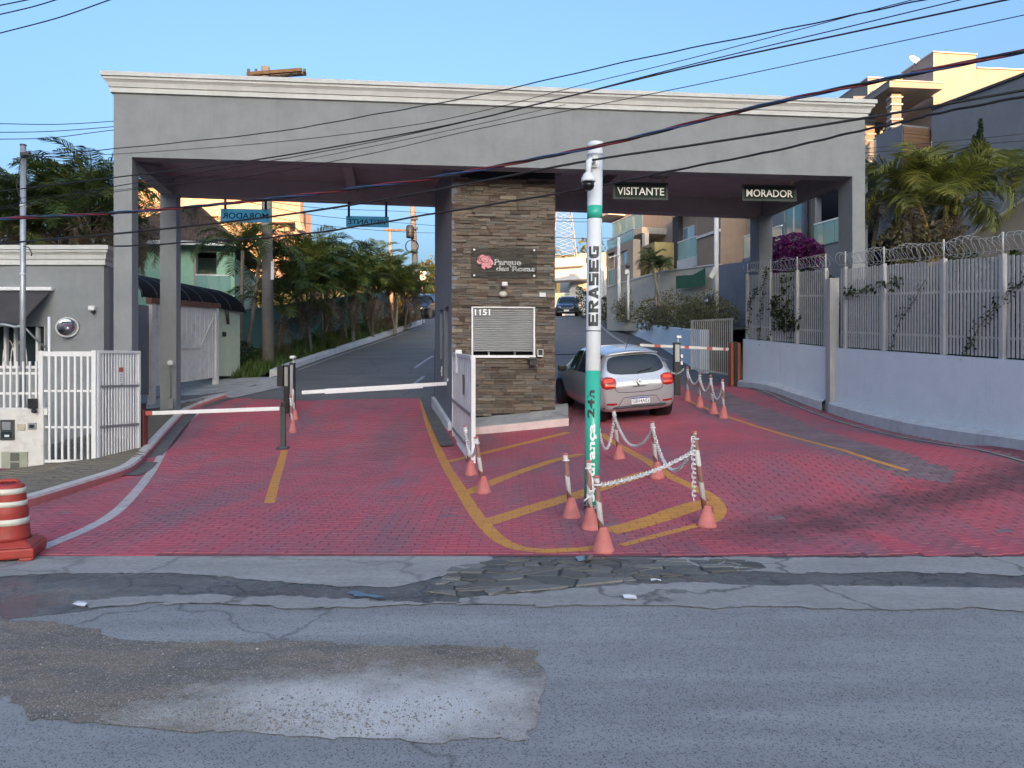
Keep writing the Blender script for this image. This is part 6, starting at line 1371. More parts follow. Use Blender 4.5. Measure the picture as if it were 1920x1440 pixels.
mb = MB(); mb.ppoly(pB3, [pB3.at(x, y) for x, y in ((1667, 149.4), (1769, 154.4), (1769, 156), (1667, 151))], -4.2, .04); mb.build('coping', MHW, hB)
MCOL = stucco('column_grey', (.20, .19, .18)); 
for (px0, px1, Y, y0, y1, m) in ((1672, 1690, 31.3, 171, 420, MTAN), (1622, 1640, 33.8, 190, 480, MTAN)):
    pl = Plane(P(px0, 700, Y), P(px1, 700, Y)); q = pl.R(px0, y0, px1, y1); mb = MB(); mb.pbox(pl, *q, -.4, 0); cl = mb.build('column', m, hB); k = 0; z = q[3] - .25
    while z > q[2]: mb = MB(); mb.pbox(pl, q[0] - .07, q[1] + .05, z - .03, z + .03, -.35, .05); mb.build('column_band', MHW, cl); z -= .31
mb = MB(); pl = Plane(P(1690, 700, 31.35), P(1750, 700, 31.9)); mb.pbox(pl, *pl.R(1690, 172, 1751, 180), -.3, 0); mb.build('lintel', MTAN, hB)
pl = Plane(P(1600, 700, 35.2), P(1752, 700, 35.2)); mb = MB(); q = pl.R(1600, 180, 1752, 470); dq = pl.R(1650, 243, 1678, 300); wall_open(mb, pl, *q, [dq], -.3, 0); mb.build('terrace_wall', MSTU2, hB); window(hB, pl, dq, n=2, glass=MHW)
mb = MB(); mb.pbox(pl, *pl.R(1700, 205, 1745, 240), .05, .1); mb.build('green_screen', mat('green_shade_net', (.012, .05, .03), .8), hB)
pl = Plane(P(1636, 700, 33.6), P(1676, 700, 31.7)); q = pl.R(1638, 262, 1674, 302); rail_glass(hB, pl, q[0], q[1], q[2], q[3], 0, 2)
pl = Plane(P(1690, 700, 31.5), P(1752, 700, 31.9)); q = pl.R(1690, 262, 1750, 305); rail_glass(hB, pl, q[0], q[1], q[2], q[3], 0, 3)
mb = MB(); pl = Plane(P(1618, 700, 34.0), P(1752, 700, 31.8)); q = pl.R(1622, 303, 1752, 420); mb.pbox(pl, q[0], q[1], q[3] - .5, q[3], -2, -.05); mb.build('balcony_slab', MSTU2, hB)
b = P(1716, 112, 33.2); t = thing('satellite_dish', b + Vector((0, 0, -.4)), 'pale satellite dish catching the sun on the tan roof', 'dish'); nz = Vector((.2, -.8, .5)).normalized(); x_ = nz.cross(Vector((0, 0, 1))).normalized()
mb = MB(); mb.lathe([(.0, -.06), (.15, -.045), (.28, 0), (.28, .012), (.15, -.03), (.0, -.045)], 20, basis(b, x_, nz.cross(x_), nz)); mb.build('reflector', MHW, t); mb = MB(); mb.tube([b - nz * .06, b + Vector((.05, .1, -.55))], .02, 6); mb.build('mast', MGAL, t)
# ---- C: dark blue-grey house behind the right column
pC = vp_plane(1640, 25.5, 517); hC = thing('blue_grey_house', pC.pt(0, 2), 'dark blue grey house with glass balconies behind the right column', 'house')
aq = lambda pl, x0, y0, x1, y1: pl.R(x0, y0, x1, y1)
def rq(pl, pxl, pxr, pyt, pyb, ref='l'):
    "rectangle on a receding plane: heights read at its nearer (right) end"
    a0 = pl.at(pxl, pyt)[0]; a1, z1 = pl.at(pxr, pyt); z0 = pl.at(pxr, pyb)[1]; return (min(a0, a1), max(a0, a1), min(z0, z1), max(z0, z1))
L0 = rq(pC, 1428, 1614, 270, 560); o1_ = rq(pC, 1528, 1576, 352, 452); o2_ = rq(pC, 1470, 1503, 378, 470); mb = MB(); wall_open(mb, pC, *L0, [o1_, o2_], -.3, 0); mb.build('wall', MSTU2, hC); mb = MB(); mb.pbox(pC, *L0, -6, -2.2); mb.build('rear_body', MDARK, hC)
window(hC, pC, o2_, glass=MTEAL, n=2, fw=.08, o=-.08); rail_glass(hC, pC, o1_[0] - .3, o1_[1], o1_[2], o1_[2] + .85, .05, 3); q = rq(pC, 1430, 1503, 425, 470); rail_glass(hC, pC, q[0], q[1], q[2], q[3], .9, 3)
mb = MB(); mb.pbox(pC, q[0], q[1], q[2] - .25, q[2] - .01, .002, 1.0); mb.build('balcony_slab', MSTU2, hC)
for px in (1517, 1526): mb = MB(); a, _ = pC.at(px, 400); mb.pbox(pC, a - .06, a + .06, o1_[2] - 1.5, L0[3], .06, .16); mb.build('downpipe', MDG, hC)
pl = Plane(P(1412, 700, 26.5), P(1433, 700, 26.4)); mb = MB(); mb.pbox(pl, *pl.R(1412, 380, 1433, 520), -2, 0); mb.build('cream_pier', MCRM, hC)
# ---- D: brown house with tall glass bay
pD = vp_plane(1425, 32, 560); hD = thing('brown_house', pD.pt(0, 3), 'brown and beige house with tall glass bay seen under the portal', 'house')
L0 = rq(pD, 1268, 1425, 330, 560); ob = rq(pD, 1281, 1302, 420, 512); ow = rq(pD, 1316, 1336, 408, 470); mb = MB(); wall_open(mb, pD, *L0, [ob, ow], -.3, 0); mb.build('wall', MTAN2, hD); mb = MB(); mb.pbox(pD, *L0, -5, -1.5); mb.build('rear_body', MDARK, hD)
MBAY = NT('bay_glass'); MBAY.col((.30, .40, .46)); MBAY = MBAY.done(.08, .3, .8); window(hD, pD, ob, glass=MBAY, n=2, o=-.02, fw=.06); window(hD, pD, ow, glass=MGLASSD, n=2)
q = rq(pD, 1269, 1280, 404, 515); mb = MB(); mb.pbox(pD, *q, .002, .25); mb.build('stone_pilaster', mat('slate_cladding', (.06, .06, .06), .8, .4, 12, .6, 20), hD)
q = rq(pD, 1305, 1356, 440, 476); rail_glass(hD, pD, q[0], q[1], q[2], q[3], 1.0, 4); mb = MB(); mb.pbox(pD, q[0], q[1], q[2] - .5, q[2] - .01, .003, 1.05); mb.build('balcony_slab', MHW, hD)
q = rq(pD, 1354, 1400, 372, 520); mb = MB(); mb.pbox(pD, *q, .004, 1.3); mb.build('brown_block', MBRN, hD); q = rq(pD, 1354, 1400, 432, 437); mb = MB(); mb.pbox(pD, *q, 1.301, 1.36); mb.build('white_band', MHW, hD)
q = rq(pD, 1262, 1425, 322, 330); mb = MB(); mb.pbox(pD, *q, -1, .9); mb.build('eave', MCRM, hD)
# ---- E: cream house with long glass balcony
pE = vp_plane(1278, 40, 480); hE = thing('cream_house', pE.pt(0, 4), 'cream house with pale green glass balcony seen beside the pole', 'house')
L0 = rq(pE, 1152, 1278, 330, 560); w1 = rq(pE, 1162, 1170, 415, 432); w2 = rq(pE, 1205, 1245, 465, 520); w3 = rq(pE, 1186, 1194, 400, 424); mb = MB(); wall_open(mb, pE, *L0, [w1, w2, w3], -.3, 0); mb.build('wall', MTAN2, hE); mb = MB(); mb.pbox(pE, *L0, -6, -2.5); mb.build('rear_body', MDARK, hE)
window(hE, pE, w1, n=1); window(hE, pE, w3, n=1, glass=MBAY); q = rq(pE, 1190, 1250, 398, 428); rail_glass(hE, pE, q[0], q[1], q[2], q[3], 1.5, 4); mb = MB(); mb.pbox(pE, q[0], q[1], q[2] - .35, q[2] - .01, .003, 1.55); mb.build('balcony_slab', MCRM, hE)
mb = MB(); a_, z_ = pE.at(1250, 428); mb.pbox(pE, a_ - .15, a_ + .15, z_ - 5, z_ - .36, 1.2, 1.45); mb.build('pillar', MHW, hE)
q = rq(pE, 1140, 1172, 392, 404); mb = MB(); mb.pbox(pE, *q, -.5, 1.2); mb.build('eave', MHW, hE)
pl = Plane(P(1136, 700, 42), P(1188, 700, 38.2)); q = pl.R(1137, 452, 1187, 560); q = (q[0], q[1], q[2], pl.at(1187, 448)[1]); r1 = (pl.at(1139, 500)[0], pl.at(1152, 500)[0], pl.at(1145, 535)[1], pl.at(1145, 474)[1]); r2 = (pl.at(1163, 500)[0], pl.at(1176, 500)[0], pl.at(1170, 496)[1], pl.at(1170, 470)[1])
mb = MB(); wall_open(mb, pl, *q, [r1, r2], -.4, 0); mb.build('lower_block', MTAN2, hE); mb = MB(); mb.pbox(pl, q[0], q[1], q[2], q[3] - .1, -4, -1.2); mb.build('lower_core', stucco('yellow_room', (.42, .34, .16)), hE); window(hE, pl, r2, n=2, glass=MBAY)
rail_glass(hE, pl, q[0], q[1], q[3], q[3] + .55, -.05, 4); rail_glass(hE, pl, r1[0], r1[1], r1[2], r1[2] + .9, -.1, 2)
# beige boundary wall of these houses, stepping up to the right
pl = Plane(P(1138, 700, 40), P(1420, 700, 27.5)); t = thing('boundary_wall', pl.pt(2, 3), 'beige boundary wall climbing to the right behind the hedge', 'wall')
mb = MB(); mb.ppoly(pl, [pl.at(x, y) for x, y in ((1138, 540), (1190, 524), (1240, 510), (1330, 498), (1345, 497), (1345, 620), (1138, 620))], -.2, 0); mb.build('wall', MCRM, t); mb = MB(); mb.ppoly(pl, [pl.at(x, y) for x, y in ((1138, 537.5), (1190, 521.5), (1240, 507.5), (1345, 494.5), (1345, 497), (1240, 510), (1190, 524), (1138, 540))], -.25, .04); mb.build('coping', MHW, t)
mb = MB(); mb.ppoly(pl, [pl.at(x, y) for x, y in ((1345.2, 497), (1440, 485), (1440, 620), (1345.2, 620))], -.2, -.002); mb.build('grey_wall', MSTU2, t)
mb = MB(); mb.ppoly(pl, [pl.at(x, y) for x, y in ((1280, 518), (1312, 516), (1335, 503), (1335, 536), (1280, 542))], .3, .33); mb.build('green_net', mat('green_net', (.03, .10, .06), .8), t)
# ---- F: white low house at the road top
pl = Plane(P(1030, 700, 62), P(1130, 700, 60)); hF = thing('white_house', pl.pt(0, 6), 'low white house with balcony at the top of the road', 'house'); q = pl.R(1030, 498, 1130, 590); o1_ = pl.R(1040, 525, 1068, 570); o2_ = pl.R(1090, 530, 1100, 556)
mb = MB(); wall_open(mb, pl, *q, [o1_], -.4, 0); mb.build('wall', MHW, hF); mb = MB(); mb.pbox(pl, *q, -6, -2.4); mb.build('rear_body', MHW, hF)
for (x0, x1, y0, y1, o) in ((1025, 1096, 488, 499, .6), (1025, 1110, 520, 526, 1.2)): mb = MB(); mb.pbox(pl, *pl.R(x0, y0, x1, y1), -.3, o); mb.build('roof_fascia', MHW, hF)
rail_glass(hF, pl, o1_[0], o1_[1], o1_[2], o1_[2] + .9, .02, 4); mb = MB(); mb.pbox(pl, *pl.R(1049, 528, 1056, 542), -2.39, -2.1); mb.build('air_conditioner', MGR, hF)
pl = Plane(P(1082, 700, 75), P(1135, 700, 74)); mb = MB(); mb.pbox(pl, *pl.R(1082, 476, 1135, 560), -5, 0); h_ = thing('far_house', pl.pt(0, 8), 'small pale house on the rise behind the white house', 'house'); mb.build('wall', MCRM, h_); mb = MB(); mb.pbox(pl, *pl.R(1098, 484, 1118, 494), .002, .05); mb.build('window', MGLASSD, h_)
# ================================================================== LEFT HOUSES
# short grey wall, white garage doors
pl = Plane(P(256, 700, 19.6), P(290, 700, 20.2)); mb = MB(); mb.pbox(pl, *pl.R(252, 570, 290, 740), -.2, 0); single('side_wall', mb, MSTU2, pl.pt(0, .5), 'blue grey wall stub between the left columns', 'wall')
pd = Plane(P(290, 700, 20.2), P(402, 700, 23.4)); t = thing('garage_gate', pd.pt(1, .9), 'white boarded double garage gate with diagonal braces', 'gate'); Ld = pd.L; zb0, zt0, zb1, zt1 = P(290, 724, 20.2).z, P(290, 570, 20.2).z, P(402, 708, 23.4).z, P(402, 578, 23.4).z
MDOOR = mat('weathered_white_board', (.64, .61, .58), .7, .08, 4, .2, 40, dirt=(.22, .2, .18), damt=.5, dscale=2); MRUST = mat('rusty_steel', (.14, .07, .045), .85, .4, 6, .4)
zz2 = lambda a, f: lerp(lerp(zb0, zb1, a / Ld), lerp(zt0, zt1, a / Ld), f); nbd = 26
for i in range(nbd):
    a0, a1 = i * Ld / nbd + .004, (i + 1) * Ld / nbd - .004; mb = MB(); mb.hexa([pd.pt(a, zz2(a, f), o) for f in (0, 1) for a, o in ((a0, .0 + .006 * (i % 2)), (a1, .0 + .006 * (i % 2)), (a1, -.04), (a0, -.04))]); mb.build('board', MDOOR, t)
def brace(a0, f0, a1, f1, w=.05): mb = MB(); mb.hexa([pd.pt(a, zz2(a, f) + s * w, o) for s in (-1, 1) for a, f, o in ((a0, f0, .035), (a1, f1, .035), (a1, f1, .012), (a0, f0, .012))]); mb.build('brace', MDOOR, t)
for a0, f0, a1, f1 in ((.1, .85, Ld * .3, .48), (Ld * .3, .46, Ld * .75, .46), (Ld * .75, .48, Ld - .1, .85)): brace(a0, f0, a1, f1)
mb = MB(); mb.hexa([pd.pt(a, zz2(a, f) + dz, o) for f, dz in ((1, .005), (1, .16)) for a, o in ((-.25, .06), (Ld + .3, .06), (Ld + .3, -.1), (-.25, -.1))]); mb.build('lintel', MRUST, t)
for a in (-.2, Ld + .02): mb = MB(); mb.pbox(pd, a, a + .17, .3, zz2(max(0, a), 1), -.08, .05); mb.build('post', MDOOR, t)
# carport canopy
pcx = Plane(P(250, 700, 20.5), P(445, 700, 25.0)); t = thing('carport_canopy', pcx.pt(1, 4), 'dark translucent curved carport canopy above the garage gate', 'canopy'); MCAN = mat('smoked_sheet', (.012, .012, .013), .7, .1, spec=.03)
Lc_ = pcx.L; zA, zB = P(250, 526, 20.5).z, P(445, 567, 25.0).z; n1, n2 = 24, 8; mb = MB(); vs = []
for i in range(n1 + 1):
    a = Lc_ * i / n1; zt = P(258, 513, 22.6).z; zf = P(258, 556, 20.4).z
    for j in range(n2 + 1): q = (math.pi / 2) * j / n2; vs.append(pcx.pt(a, zf + (zt - zf) * math.cos(q) - .003 * i, -2.0 + 2.3 * math.sin(q)))
mb.add(vs, [(i * (n2 + 1) + j, i * (n2 + 1) + j + 1, (i + 1) * (n2 + 1) + j + 1, (i + 1) * (n2 + 1) + j) for i in range(n1) for j in range(n2)], 0, True); mb.build('sheet', MCAN, t)
for k in range(8):
    i = int(k * n1 / 7); mb = MB(); mb.tube([Vector(vs[i * (n2 + 1) + j]) + Vector((0, 0, -.02)) for j in range(n2 + 1)], .025, 6); mb.build('rib', MBK, t)
for k in (2, 8, 14, 19): mb = MB(); e_ = Vector(vs[k * (n2 + 1) + n2]); mb.tube([e_, e_ + Vector((0, .1, -.45))], .05, 6); mb.build('strut', MBK, t)
# pale green boundary walls
MGRN = stucco('pale_green_stucco', (.42, .47, .36), (.2, .22, .16), .35); MTEALW = stucco('teal_stucco', (.17, .36, .33), (.1, .16, .14), .4)
pl = Plane(P(404, 700, 23.6), P(450, 700, 24.8)); t = thing('boundary_wall', pl.pt(0, 1), 'pale green wall with small vent right of the garage gate', 'wall'); mb = MB(); mb.pbox(pl, *pl.R(404, 578, 450, 705), -.2, 0); mb.build('wall', MGRN, t); mb = MB(); mb.pbox(pl, *pl.R(417, 622, 423, 631), .001, .03); mb.build('vent', MBK, t)
t = thing('boundary_wall', (-8, 30, 2), 'teal boundary wall behind the row of palms', 'wall'); A_, B_ = P(450, 700, 26.5), P(735, 700, 41.0); pl = Plane((-9.66, 26.5), (-6.9, 42)); mb = MB(); n = 12
vs = []
for i in range(n + 1): a = pl.L * i / n; y_ = pl.pt(a, 0).y; z = 1.7 + .155 * (y_ - 24); vs += [pl.pt(a, 0, 0), pl.pt(a, z + 1.75, 0), pl.pt(a, z + 1.75, -.2), pl.pt(a, 0, -.2)]
mb.add(vs, [(i * 4 + j, i * 4 + (j + 1) % 4, (i + 1) * 4 + (j + 1) % 4, (i + 1) * 4 + j) for i in range(n) for j in range(4)] + [(0, 1, 2, 3), (n * 4 + 3, n * 4 + 2, n * 4 + 1, n * 4)]); mb.build('wall', MTEALW, t)
# green house with tiled roof
pl = Plane(P(190, 700, 31), P(470, 700, 32)); hG = thing('green_house', pl.pt(2, 2), 'mint green house with brown tiled hip roof behind the carport', 'house'); q = pl.R(190, 452, 440, 640); ow = pl.R(368, 472, 406, 545)
mb = MB(); wall_open(mb, pl, *q, [ow], -.3, 0); mb.build('wall', stucco('mint_stucco', (.30, .50, .37), (.2, .3, .2), .25), hG); mb = MB(); mb.pbox(pl, q[0], q[1] - .3, q[2], q[3] - .3, -7, -2); mb.build('rear_body', MGRN, hG)
mb = MB(); mb.pbox(pl, ow[0] - .1, ow[0], ow[2], ow[3] + .1, -.1, .06); mb.pbox(pl, ow[0], ow[1], ow[3], ow[3] + .1, -.1, .06); mb.build('door_frame', MTAN, hG); rail_glass(hG, pl, ow[0], ow[1] + .6, ow[2], ow[2] + .65, .08, 3)
ze = q[3]; MTILE = rmat('clay_tile', [(.09, .06, .045), (.16, .105, .075), (.12, .085, .065), (.07, .05, .04)], .9, .3, 30, .3)
ra, rb_ = pl.at(300, 400), pl.at(372, 404); zr = P(340, 402, 35).z
E0, E1, E2, E3 = pl.pt(q[0] - .6, ze, .6), pl.pt(q[1] + .2, ze, .6), pl.pt(q[1] + .2, ze, -7.6), pl.pt(q[0] - .6, ze, -7.6); R0_, R1_ = pl.pt(lerp(q[0], q[1], .45), zr + .3, -3.5), pl.pt(lerp(q[0], q[1], .58), zr + .3, -3.5)
mb = MB(); mb.add([E0, E1, E2, E3, R0_, R1_], [(0, 1, 5, 4), (1, 2, 5), (2, 3, 4, 5), (3, 0, 4), (0, 3, 2, 1)]); rf = mb.build('roof', MRUST, hG)
tl = MB()   # rows of half-round tiles on the front and right slopes
def tiles(a, b, c, d, nu, nv):
    nrm = (b - a).cross(d - a).normalized(); nrm = nrm if nrm.z > 0 else -nrm
    for j in range(nv):
        for i in range(nu):
            f0, f1 = i / nu, (i + 1) / nu; g0, g1 = j / nv, min(1, (j + 1.15) / nv); L = lambda f, g: a.lerp(b, f).lerp(d.lerp(c, f), g)
            m0, m1 = L((f0 + f1) / 2, g0), L((f0 + f1) / 2, g1); h = .07
            tl.add([L(f0, g0) + nrm * .02, m0 + nrm * (h + .03), L(f1, g0) + nrm * .02, L(f0, g1) + nrm * .01, m1 + nrm * h, L(f1, g1) + nrm * .01], [(0, 1, 4, 3), (1, 2, 5, 4)])
tiles(E0, E1, R1_, R0_, 44, 14); tiles(E1, E2, R1_, R1_, 40, 14); o = tl.build('tiles', MTILE, hG); o['kind'] = 'stuff'
mb = MB(); mb.pbox(pl, q[0] - .6, q[1] + .2, ze - .16, ze + .0, .55, .68); mb.build('gutter', MHW, hG)
# sunlit orange house far behind
pl = Plane(P(150, 700, 52), P(510, 700, 52)); hO = thing('orange_house', pl.pt(4, 5), 'large sunlit orange house wall behind the palms at left', 'house'); MOR = stucco('apricot_stucco', (.48, .38, .28), (.4, .3, .2), .2); MPK = stucco('salmon_brick', (.42, .30, .25), (.35, .22, .18), .3)
mb = MB(); mb.pbox(pl, *pl.R(236, 350, 505, 520), -8, 0); mb.build('wall', MOR, hO)
mb = MB(); mb.ppoly(pl, [pl.at(x, y) for x, y in ((232, 346), (330, 338), (506, 344), (506, 350), (330, 345), (232, 352))], -9, .8); mb.build('roof_edge', MTILE, hO)
pl = Plane(P(500, 700, 50), P(572, 700, 49.5)); hP = thing('salmon_house', pl.pt(0, 5), 'sunlit salmon block with dark window above the palms', 'house'); q = pl.R(500, 378, 563, 520); ow = pl.R(532, 419, 562, 434); mb = MB(); wall_open(mb, pl, *q, [pl.R(532, 419, 563, 434)], -.5, 0); mb.build('wall', MPK, hP); mb = MB(); mb.pbox(pl, q[0], q[1] - .4, q[2], q[3] - .5, -2.5, -1.6); mb.build('rear_body', MPK, hP)
mb = MB(); mb.ppoly(pl, [pl.at(x, y) for x, y in ((500, 405), (566, 405), (573, 434), (563, 434), (560, 419), (500, 419))], .003, .5); mb.build('eave', MOR, hP)
for px in (537, 556): mb = MB(); mb.pbox(pl, *pl.R(px - 3, 420, px + 3, 433), -.3, -.05); mb.build('pier', MPK, hP)
# far hill ahead
def hz2(x, y): k = math.exp(-((y - 420) / 90) ** 2); return 2 + k * (58 + 8 * math.sin(x * .013 + .4) + 3 * math.sin(x * .05))
grid_sheet('hill', [-600 + 25 * i for i in range(49)], [200 + 20 * i for i in range(21)], hz2, mat('hill_scrub', (.10, .11, .045), .95, .5, .06, .6, 1.2))
# ================================================================== PLANTS
def frond_mesh(name, L, arch, droop, nl, leaf, m, seed, vee=.35, width=.035, wild=.15):
    r = random.Random(seed); mb = MB(); N = 14; sp = []
    for i in range(N + 1):
        t = i / N; sp.append(Vector((0, L * (t - .18 * t * t * droop), L * (arch * t - droop * .62 * t ** 2.2))))
    mb.tube(sp, [lerp(.022, .005, i / N) * L / 2 for i in range(N + 1)], 4, 0, False)
    for k in range(nl):
        t = .14 + .86 * (k + .5) / nl; f = t * N; i = min(N - 1, int(f)); p = sp[i].lerp(sp[i + 1], f - i); tg = (sp[i + 1] - sp[i]).normalized()
        ln = leaf * (math.sin(math.pi * min(1, .12 + t * .86)) ** .6) * r.uniform(.85, 1.1); up = Vector((1, 0, 0)).cross(tg)
        for s in (-1, 1):
            d = (Vector((s, 0, 0)) * .8 + tg * r.uniform(.45, .85) + up * (vee + r.uniform(-wild, wild))).normalized(); w_ = width * r.uniform(.8, 1.1); wv = tg * w_ / 2
            a = p; b = p + d * ln * .55; c = p + d * ln - Vector((0, 0, ln * r.uniform(.15, .45)))
            mb.add([a - wv * .5, a + wv * .5, b + wv, b - wv, c], [(0, 1, 2, 3), (3, 2, 4)])
    return mb.mesh(name, m, fix=False)
MFD = leafmat('palm_dark', [(.03, .05, .014), (.055, .085, .022), (.085, .115, .03)]); MFG = leafmat('palm_green', [(.05, .075, .016), (.09, .125, .026), (.14, .165, .035)])
MFY = leafmat('palm_yellow_green', [(.10, .12, .02), (.22, .23, .035), (.36, .32, .06)], trans=.35); MFYG = leafmat('palm_light_green', [(.09, .11, .02), (.16, .18, .034), (.22, .22, .05)]); MFDEAD = leafmat('palm_dead', [(.07, .05, .03), (.14, .10, .06), (.10, .085, .07)], trans=.1); MFGREY = leafmat('palm_grey_dead', [(.10, .10, .095), (.20, .19, .18)], trans=.1)
MTRK = mat('palm_trunk', (.17, .15, .12), .9, .3, 9, .6, 14); MTRKY = mat('palm_trunk_yellow', (.32, .24, .09), .8, .25, 6, .4, 14); MBARK = mat('bark', (.09, .07, .05), .9, .3, 8, .6, 20)
FR = {}
def frset(key, L, m, leaf, n=4, arch=.75, droop=.9, nl=34, **k): FR[key] = [frond_mesh('frond', L, arch * (1 + .12 * (i - 1)), droop * (1 + .15 * (i - 1)), nl, leaf, m, i * 7 + len(FR), **k) for i in range(n)]
frset('dark', 2.3, MFD, .62, arch=.7, droop=1.0, nl=34, width=.045, wild=.1, vee=.15); frset('green', 2.2, MFG, .6, arch=.7, droop=1.0, nl=34, width=.045, wild=.1, vee=.15); frset('tip', 2.2, MFYG, .6, arch=.75, droop=.95, nl=34, width=.045, wild=.1, vee=.2); frset('dead', 1.8, MFDEAD, .5, arch=.1, droop=1.1, wild=.4); frset('right', 1.9, MFY, .78, 5, .85, 1.25, 40, width=.034, wild=.18, vee=.1); frset('rdeep', 1.8, MFYG, .72, 4, .8, 1.3, 40, width=.034, wild=.18, vee=.1); frset('grey', 1.5, MFGREY, .5, 3, .5, 1.5, 40, wild=.4); frset('small', 1.1, MFD, .34, 4, .7, 1.0, 26, width=.03)
rp = random.Random(31)
def palm(name, base, stems, label, mix, nf, trunk_m=MTRK, group=None, r0=.06, sc=1.0, dead=0, e0=.65, e1=-.55):
    "stems: list of crown points; fronds run from elevation e0 (young) to e1 (old)"
    t = thing(name, base, label, 'palm', group)
    for c in stems:
        b = Vector((base.x + rp.uniform(-.25, .25), base.y + rp.uniform(-.2, .2), base.z - .1)); m_ = b.lerp(c, .5) + Vector((rp.uniform(-.1, .1), rp.uniform(-.1, .1), 0)); mb = MB(); pts = spline([b, m_, c], 5); mb.tube(pts, [lerp(r0, r0 * .75, i / (len(pts) - 1)) for i in range(len(pts))], 8); mb.build('trunk', trunk_m, t)
        for i in range(nf):
            az = 2.39996 * i + rp.uniform(-.3, .3); el = lerp(e0, e1, (i / nf) ** .9) + rp.uniform(-.12, .12); key = rp.choice(mix); M_ = Matrix.Translation(c) @ Matrix.Rotation(az, 4, 'Z') @ Matrix.Rotation(el, 4, 'X') @ Matrix.Rotation(rp.uniform(-.35, .35), 4, 'Y') @ Matrix.Scale(sc * rp.uniform(.8, 1.12), 4)
            inst('frond', rp.choice(FR[key]), t, M_)
        for i in range(dead):
            M_ = Matrix.Translation(c - Vector((0, 0, .12))) @ Matrix.Rotation(rp.uniform(0, 6.28), 4, 'Z') @ Matrix.Rotation(rp.uniform(-1.0, -.6), 4, 'X') @ Matrix.Scale(sc * rp.uniform(.7, 1), 4); inst('frond', rp.choice(FR['dead']), t, M_)
    return t
def vbase(px, Y): x = (px - 960) * Y / F; return Vector((x, Y, verge_z(x, Y)))
palm('palm', vbase(468, 26.6), [P(455, 470, 26.4), P(487, 486, 26.9)], 'palm with bare ringed trunk left of the concrete pole', ['dark', 'green'], 17, r0=.09, sc=.95, e0=.8, e1=-.5)
for (px, Y, st, lb, mx) in ((528, 28, ((530, 590), (552, 560)), 'low palm clump just right of the concrete pole', ['dark', 'green']), (575, 29.5, ((562, 545), (586, 530), (575, 505)), 'palm clump below the gap of sky beside the salmon block', ['dark', 'green', 'tip']), (612, 31, ((608, 545), (628, 560), (600, 510)), 'palm clump with dark core, third along the verge', ['dark', 'dark', 'green']),
                        (655, 33, ((648, 550), (668, 540), (652, 515)), 'palm clump under the mirrored VISITANTE sign', ['green', 'tip', 'dark']), (700, 35, ((690, 545), (708, 550), (702, 520)), 'pale tipped palm clump midway along the verge', ['tip', 'green', 'tip']), (735, 37, ((728, 555), (745, 548), (738, 530)), 'bright palm clump second from the far utility pole', ['tip', 'green']), (765, 39.5, ((760, 562), (772, 552)), 'last palm clump next to the far utility pole', ['green', 'tip', 'dead'])):
    palm('palm', vbase(px, Y), [P(x, y, Y + rp.uniform(-.5, .5)) for x, y in st], lb, mx, 13, group='palms along the left verge', dead=3, sc=1.05, e0=.95, e1=-.2)
for i, (px, Y, cy, lb) in enumerate(((18, 24, 372, 'dark palm behind the annex at the left frame edge'), (95, 25, 362, 'dark palm behind the annex, middle of three'), (165, 24.5, 352, 'dark palm behind the annex next to the left column'))):
    b = P(px, 560, Y); palm('palm', b, [P(px, cy + 18, Y), P(px + 34, cy + 42, Y + .8), P(px - 24, cy + 75, Y - .5)], lb, ['dark', 'dark', 'green'], 17, group='palms behind the annex', dead=9, sc=1.1, r0=.1, e0=.85, e1=-.5)
palm('palm', P(268, 560, 27), [P(262, 420, 27)], 'palm with drooping fronds between the two left columns', ['dark', 'dead'], 14, dead=7, sc=.95)
palm('palm', P(1758, 500, 17.6), [P(1716, 365, 17.4), P(1700, 385, 17.9)], 'yellow green palm with arching fronds behind the slat fence', ['right', 'right', 'rdeep'], 13, MTRKY, sc=.88, r0=.08, e0=.95, e1=-.7, dead=3)
palm('palm', P(1752, 500, 17.2), [P(1800, 362, 17.2), P(1775, 385, 17.0)], 'second yellow green palm, right of the first, by the cypress', ['right', 'right', 'rdeep'], 13, MTRKY, sc=.88, r0=.08, e0=.95, e1=-.7, dead=3)
palm('palm', P(1960, 480, 17), [P(1962, 345, 17)], 'palm fronds reaching in at the right frame edge', ['right', 'rdeep'], 16, MTRKY, sc=.8)
palm('palm', P(1648, 480, 18.2), [P(1650, 385, 18.2)], 'withered grey palm with hanging fronds beside the right column', ['grey'], 20, MTRK, sc=.62)
palm('palm', P(1238, 570, 33), [P(1222, 492, 33), P(1238, 502, 33.2)], 'small dark palm with twin trunks before the beige wall', ['small'], 20, MTRK, sc=.85, r0=.07)
# ---- leafy clouds
def cloud(mb, c, rad, n, size, r, shell=.55, flat=0.0):
    for _ in range(n):
        while True:
            v = Vector((r.uniform(-1, 1), r.uniform(-1, 1), r.uniform(-1, 1)))
            if .02 < v.length < 1: break
        v = v.normalized() * (v.length ** shell); k = 1 + .22 * math.sin(v.x * 5 + c[0]) * math.sin(v.z * 6 + c[1])
        p = Vector((c[0] + v.x * rad[0] * k, c[1] + v.y * rad[1] * k, c[2] + v.z * rad[2] * k)); s = size * r.uniform(.6, 1.3)
        n1 = Vector((r.uniform(-1, 1), r.uniform(-1, 1), r.uniform(-.6, 1))).normalized(); t1 = n1.orthogonal().normalized() if n1.length else Vector((1, 0, 0)); t2 = n1.cross(t1)
        a = r.uniform(0, 6.28); t1, t2 = t1 * math.cos(a) + t2 * math.sin(a), t2 * math.cos(a) - t1 * math.sin(a)
        mb.add([p - t1 * s, p + t2 * s * .45, p + t1 * s, p - t2 * s * .45], [(0, 1, 2, 3)])
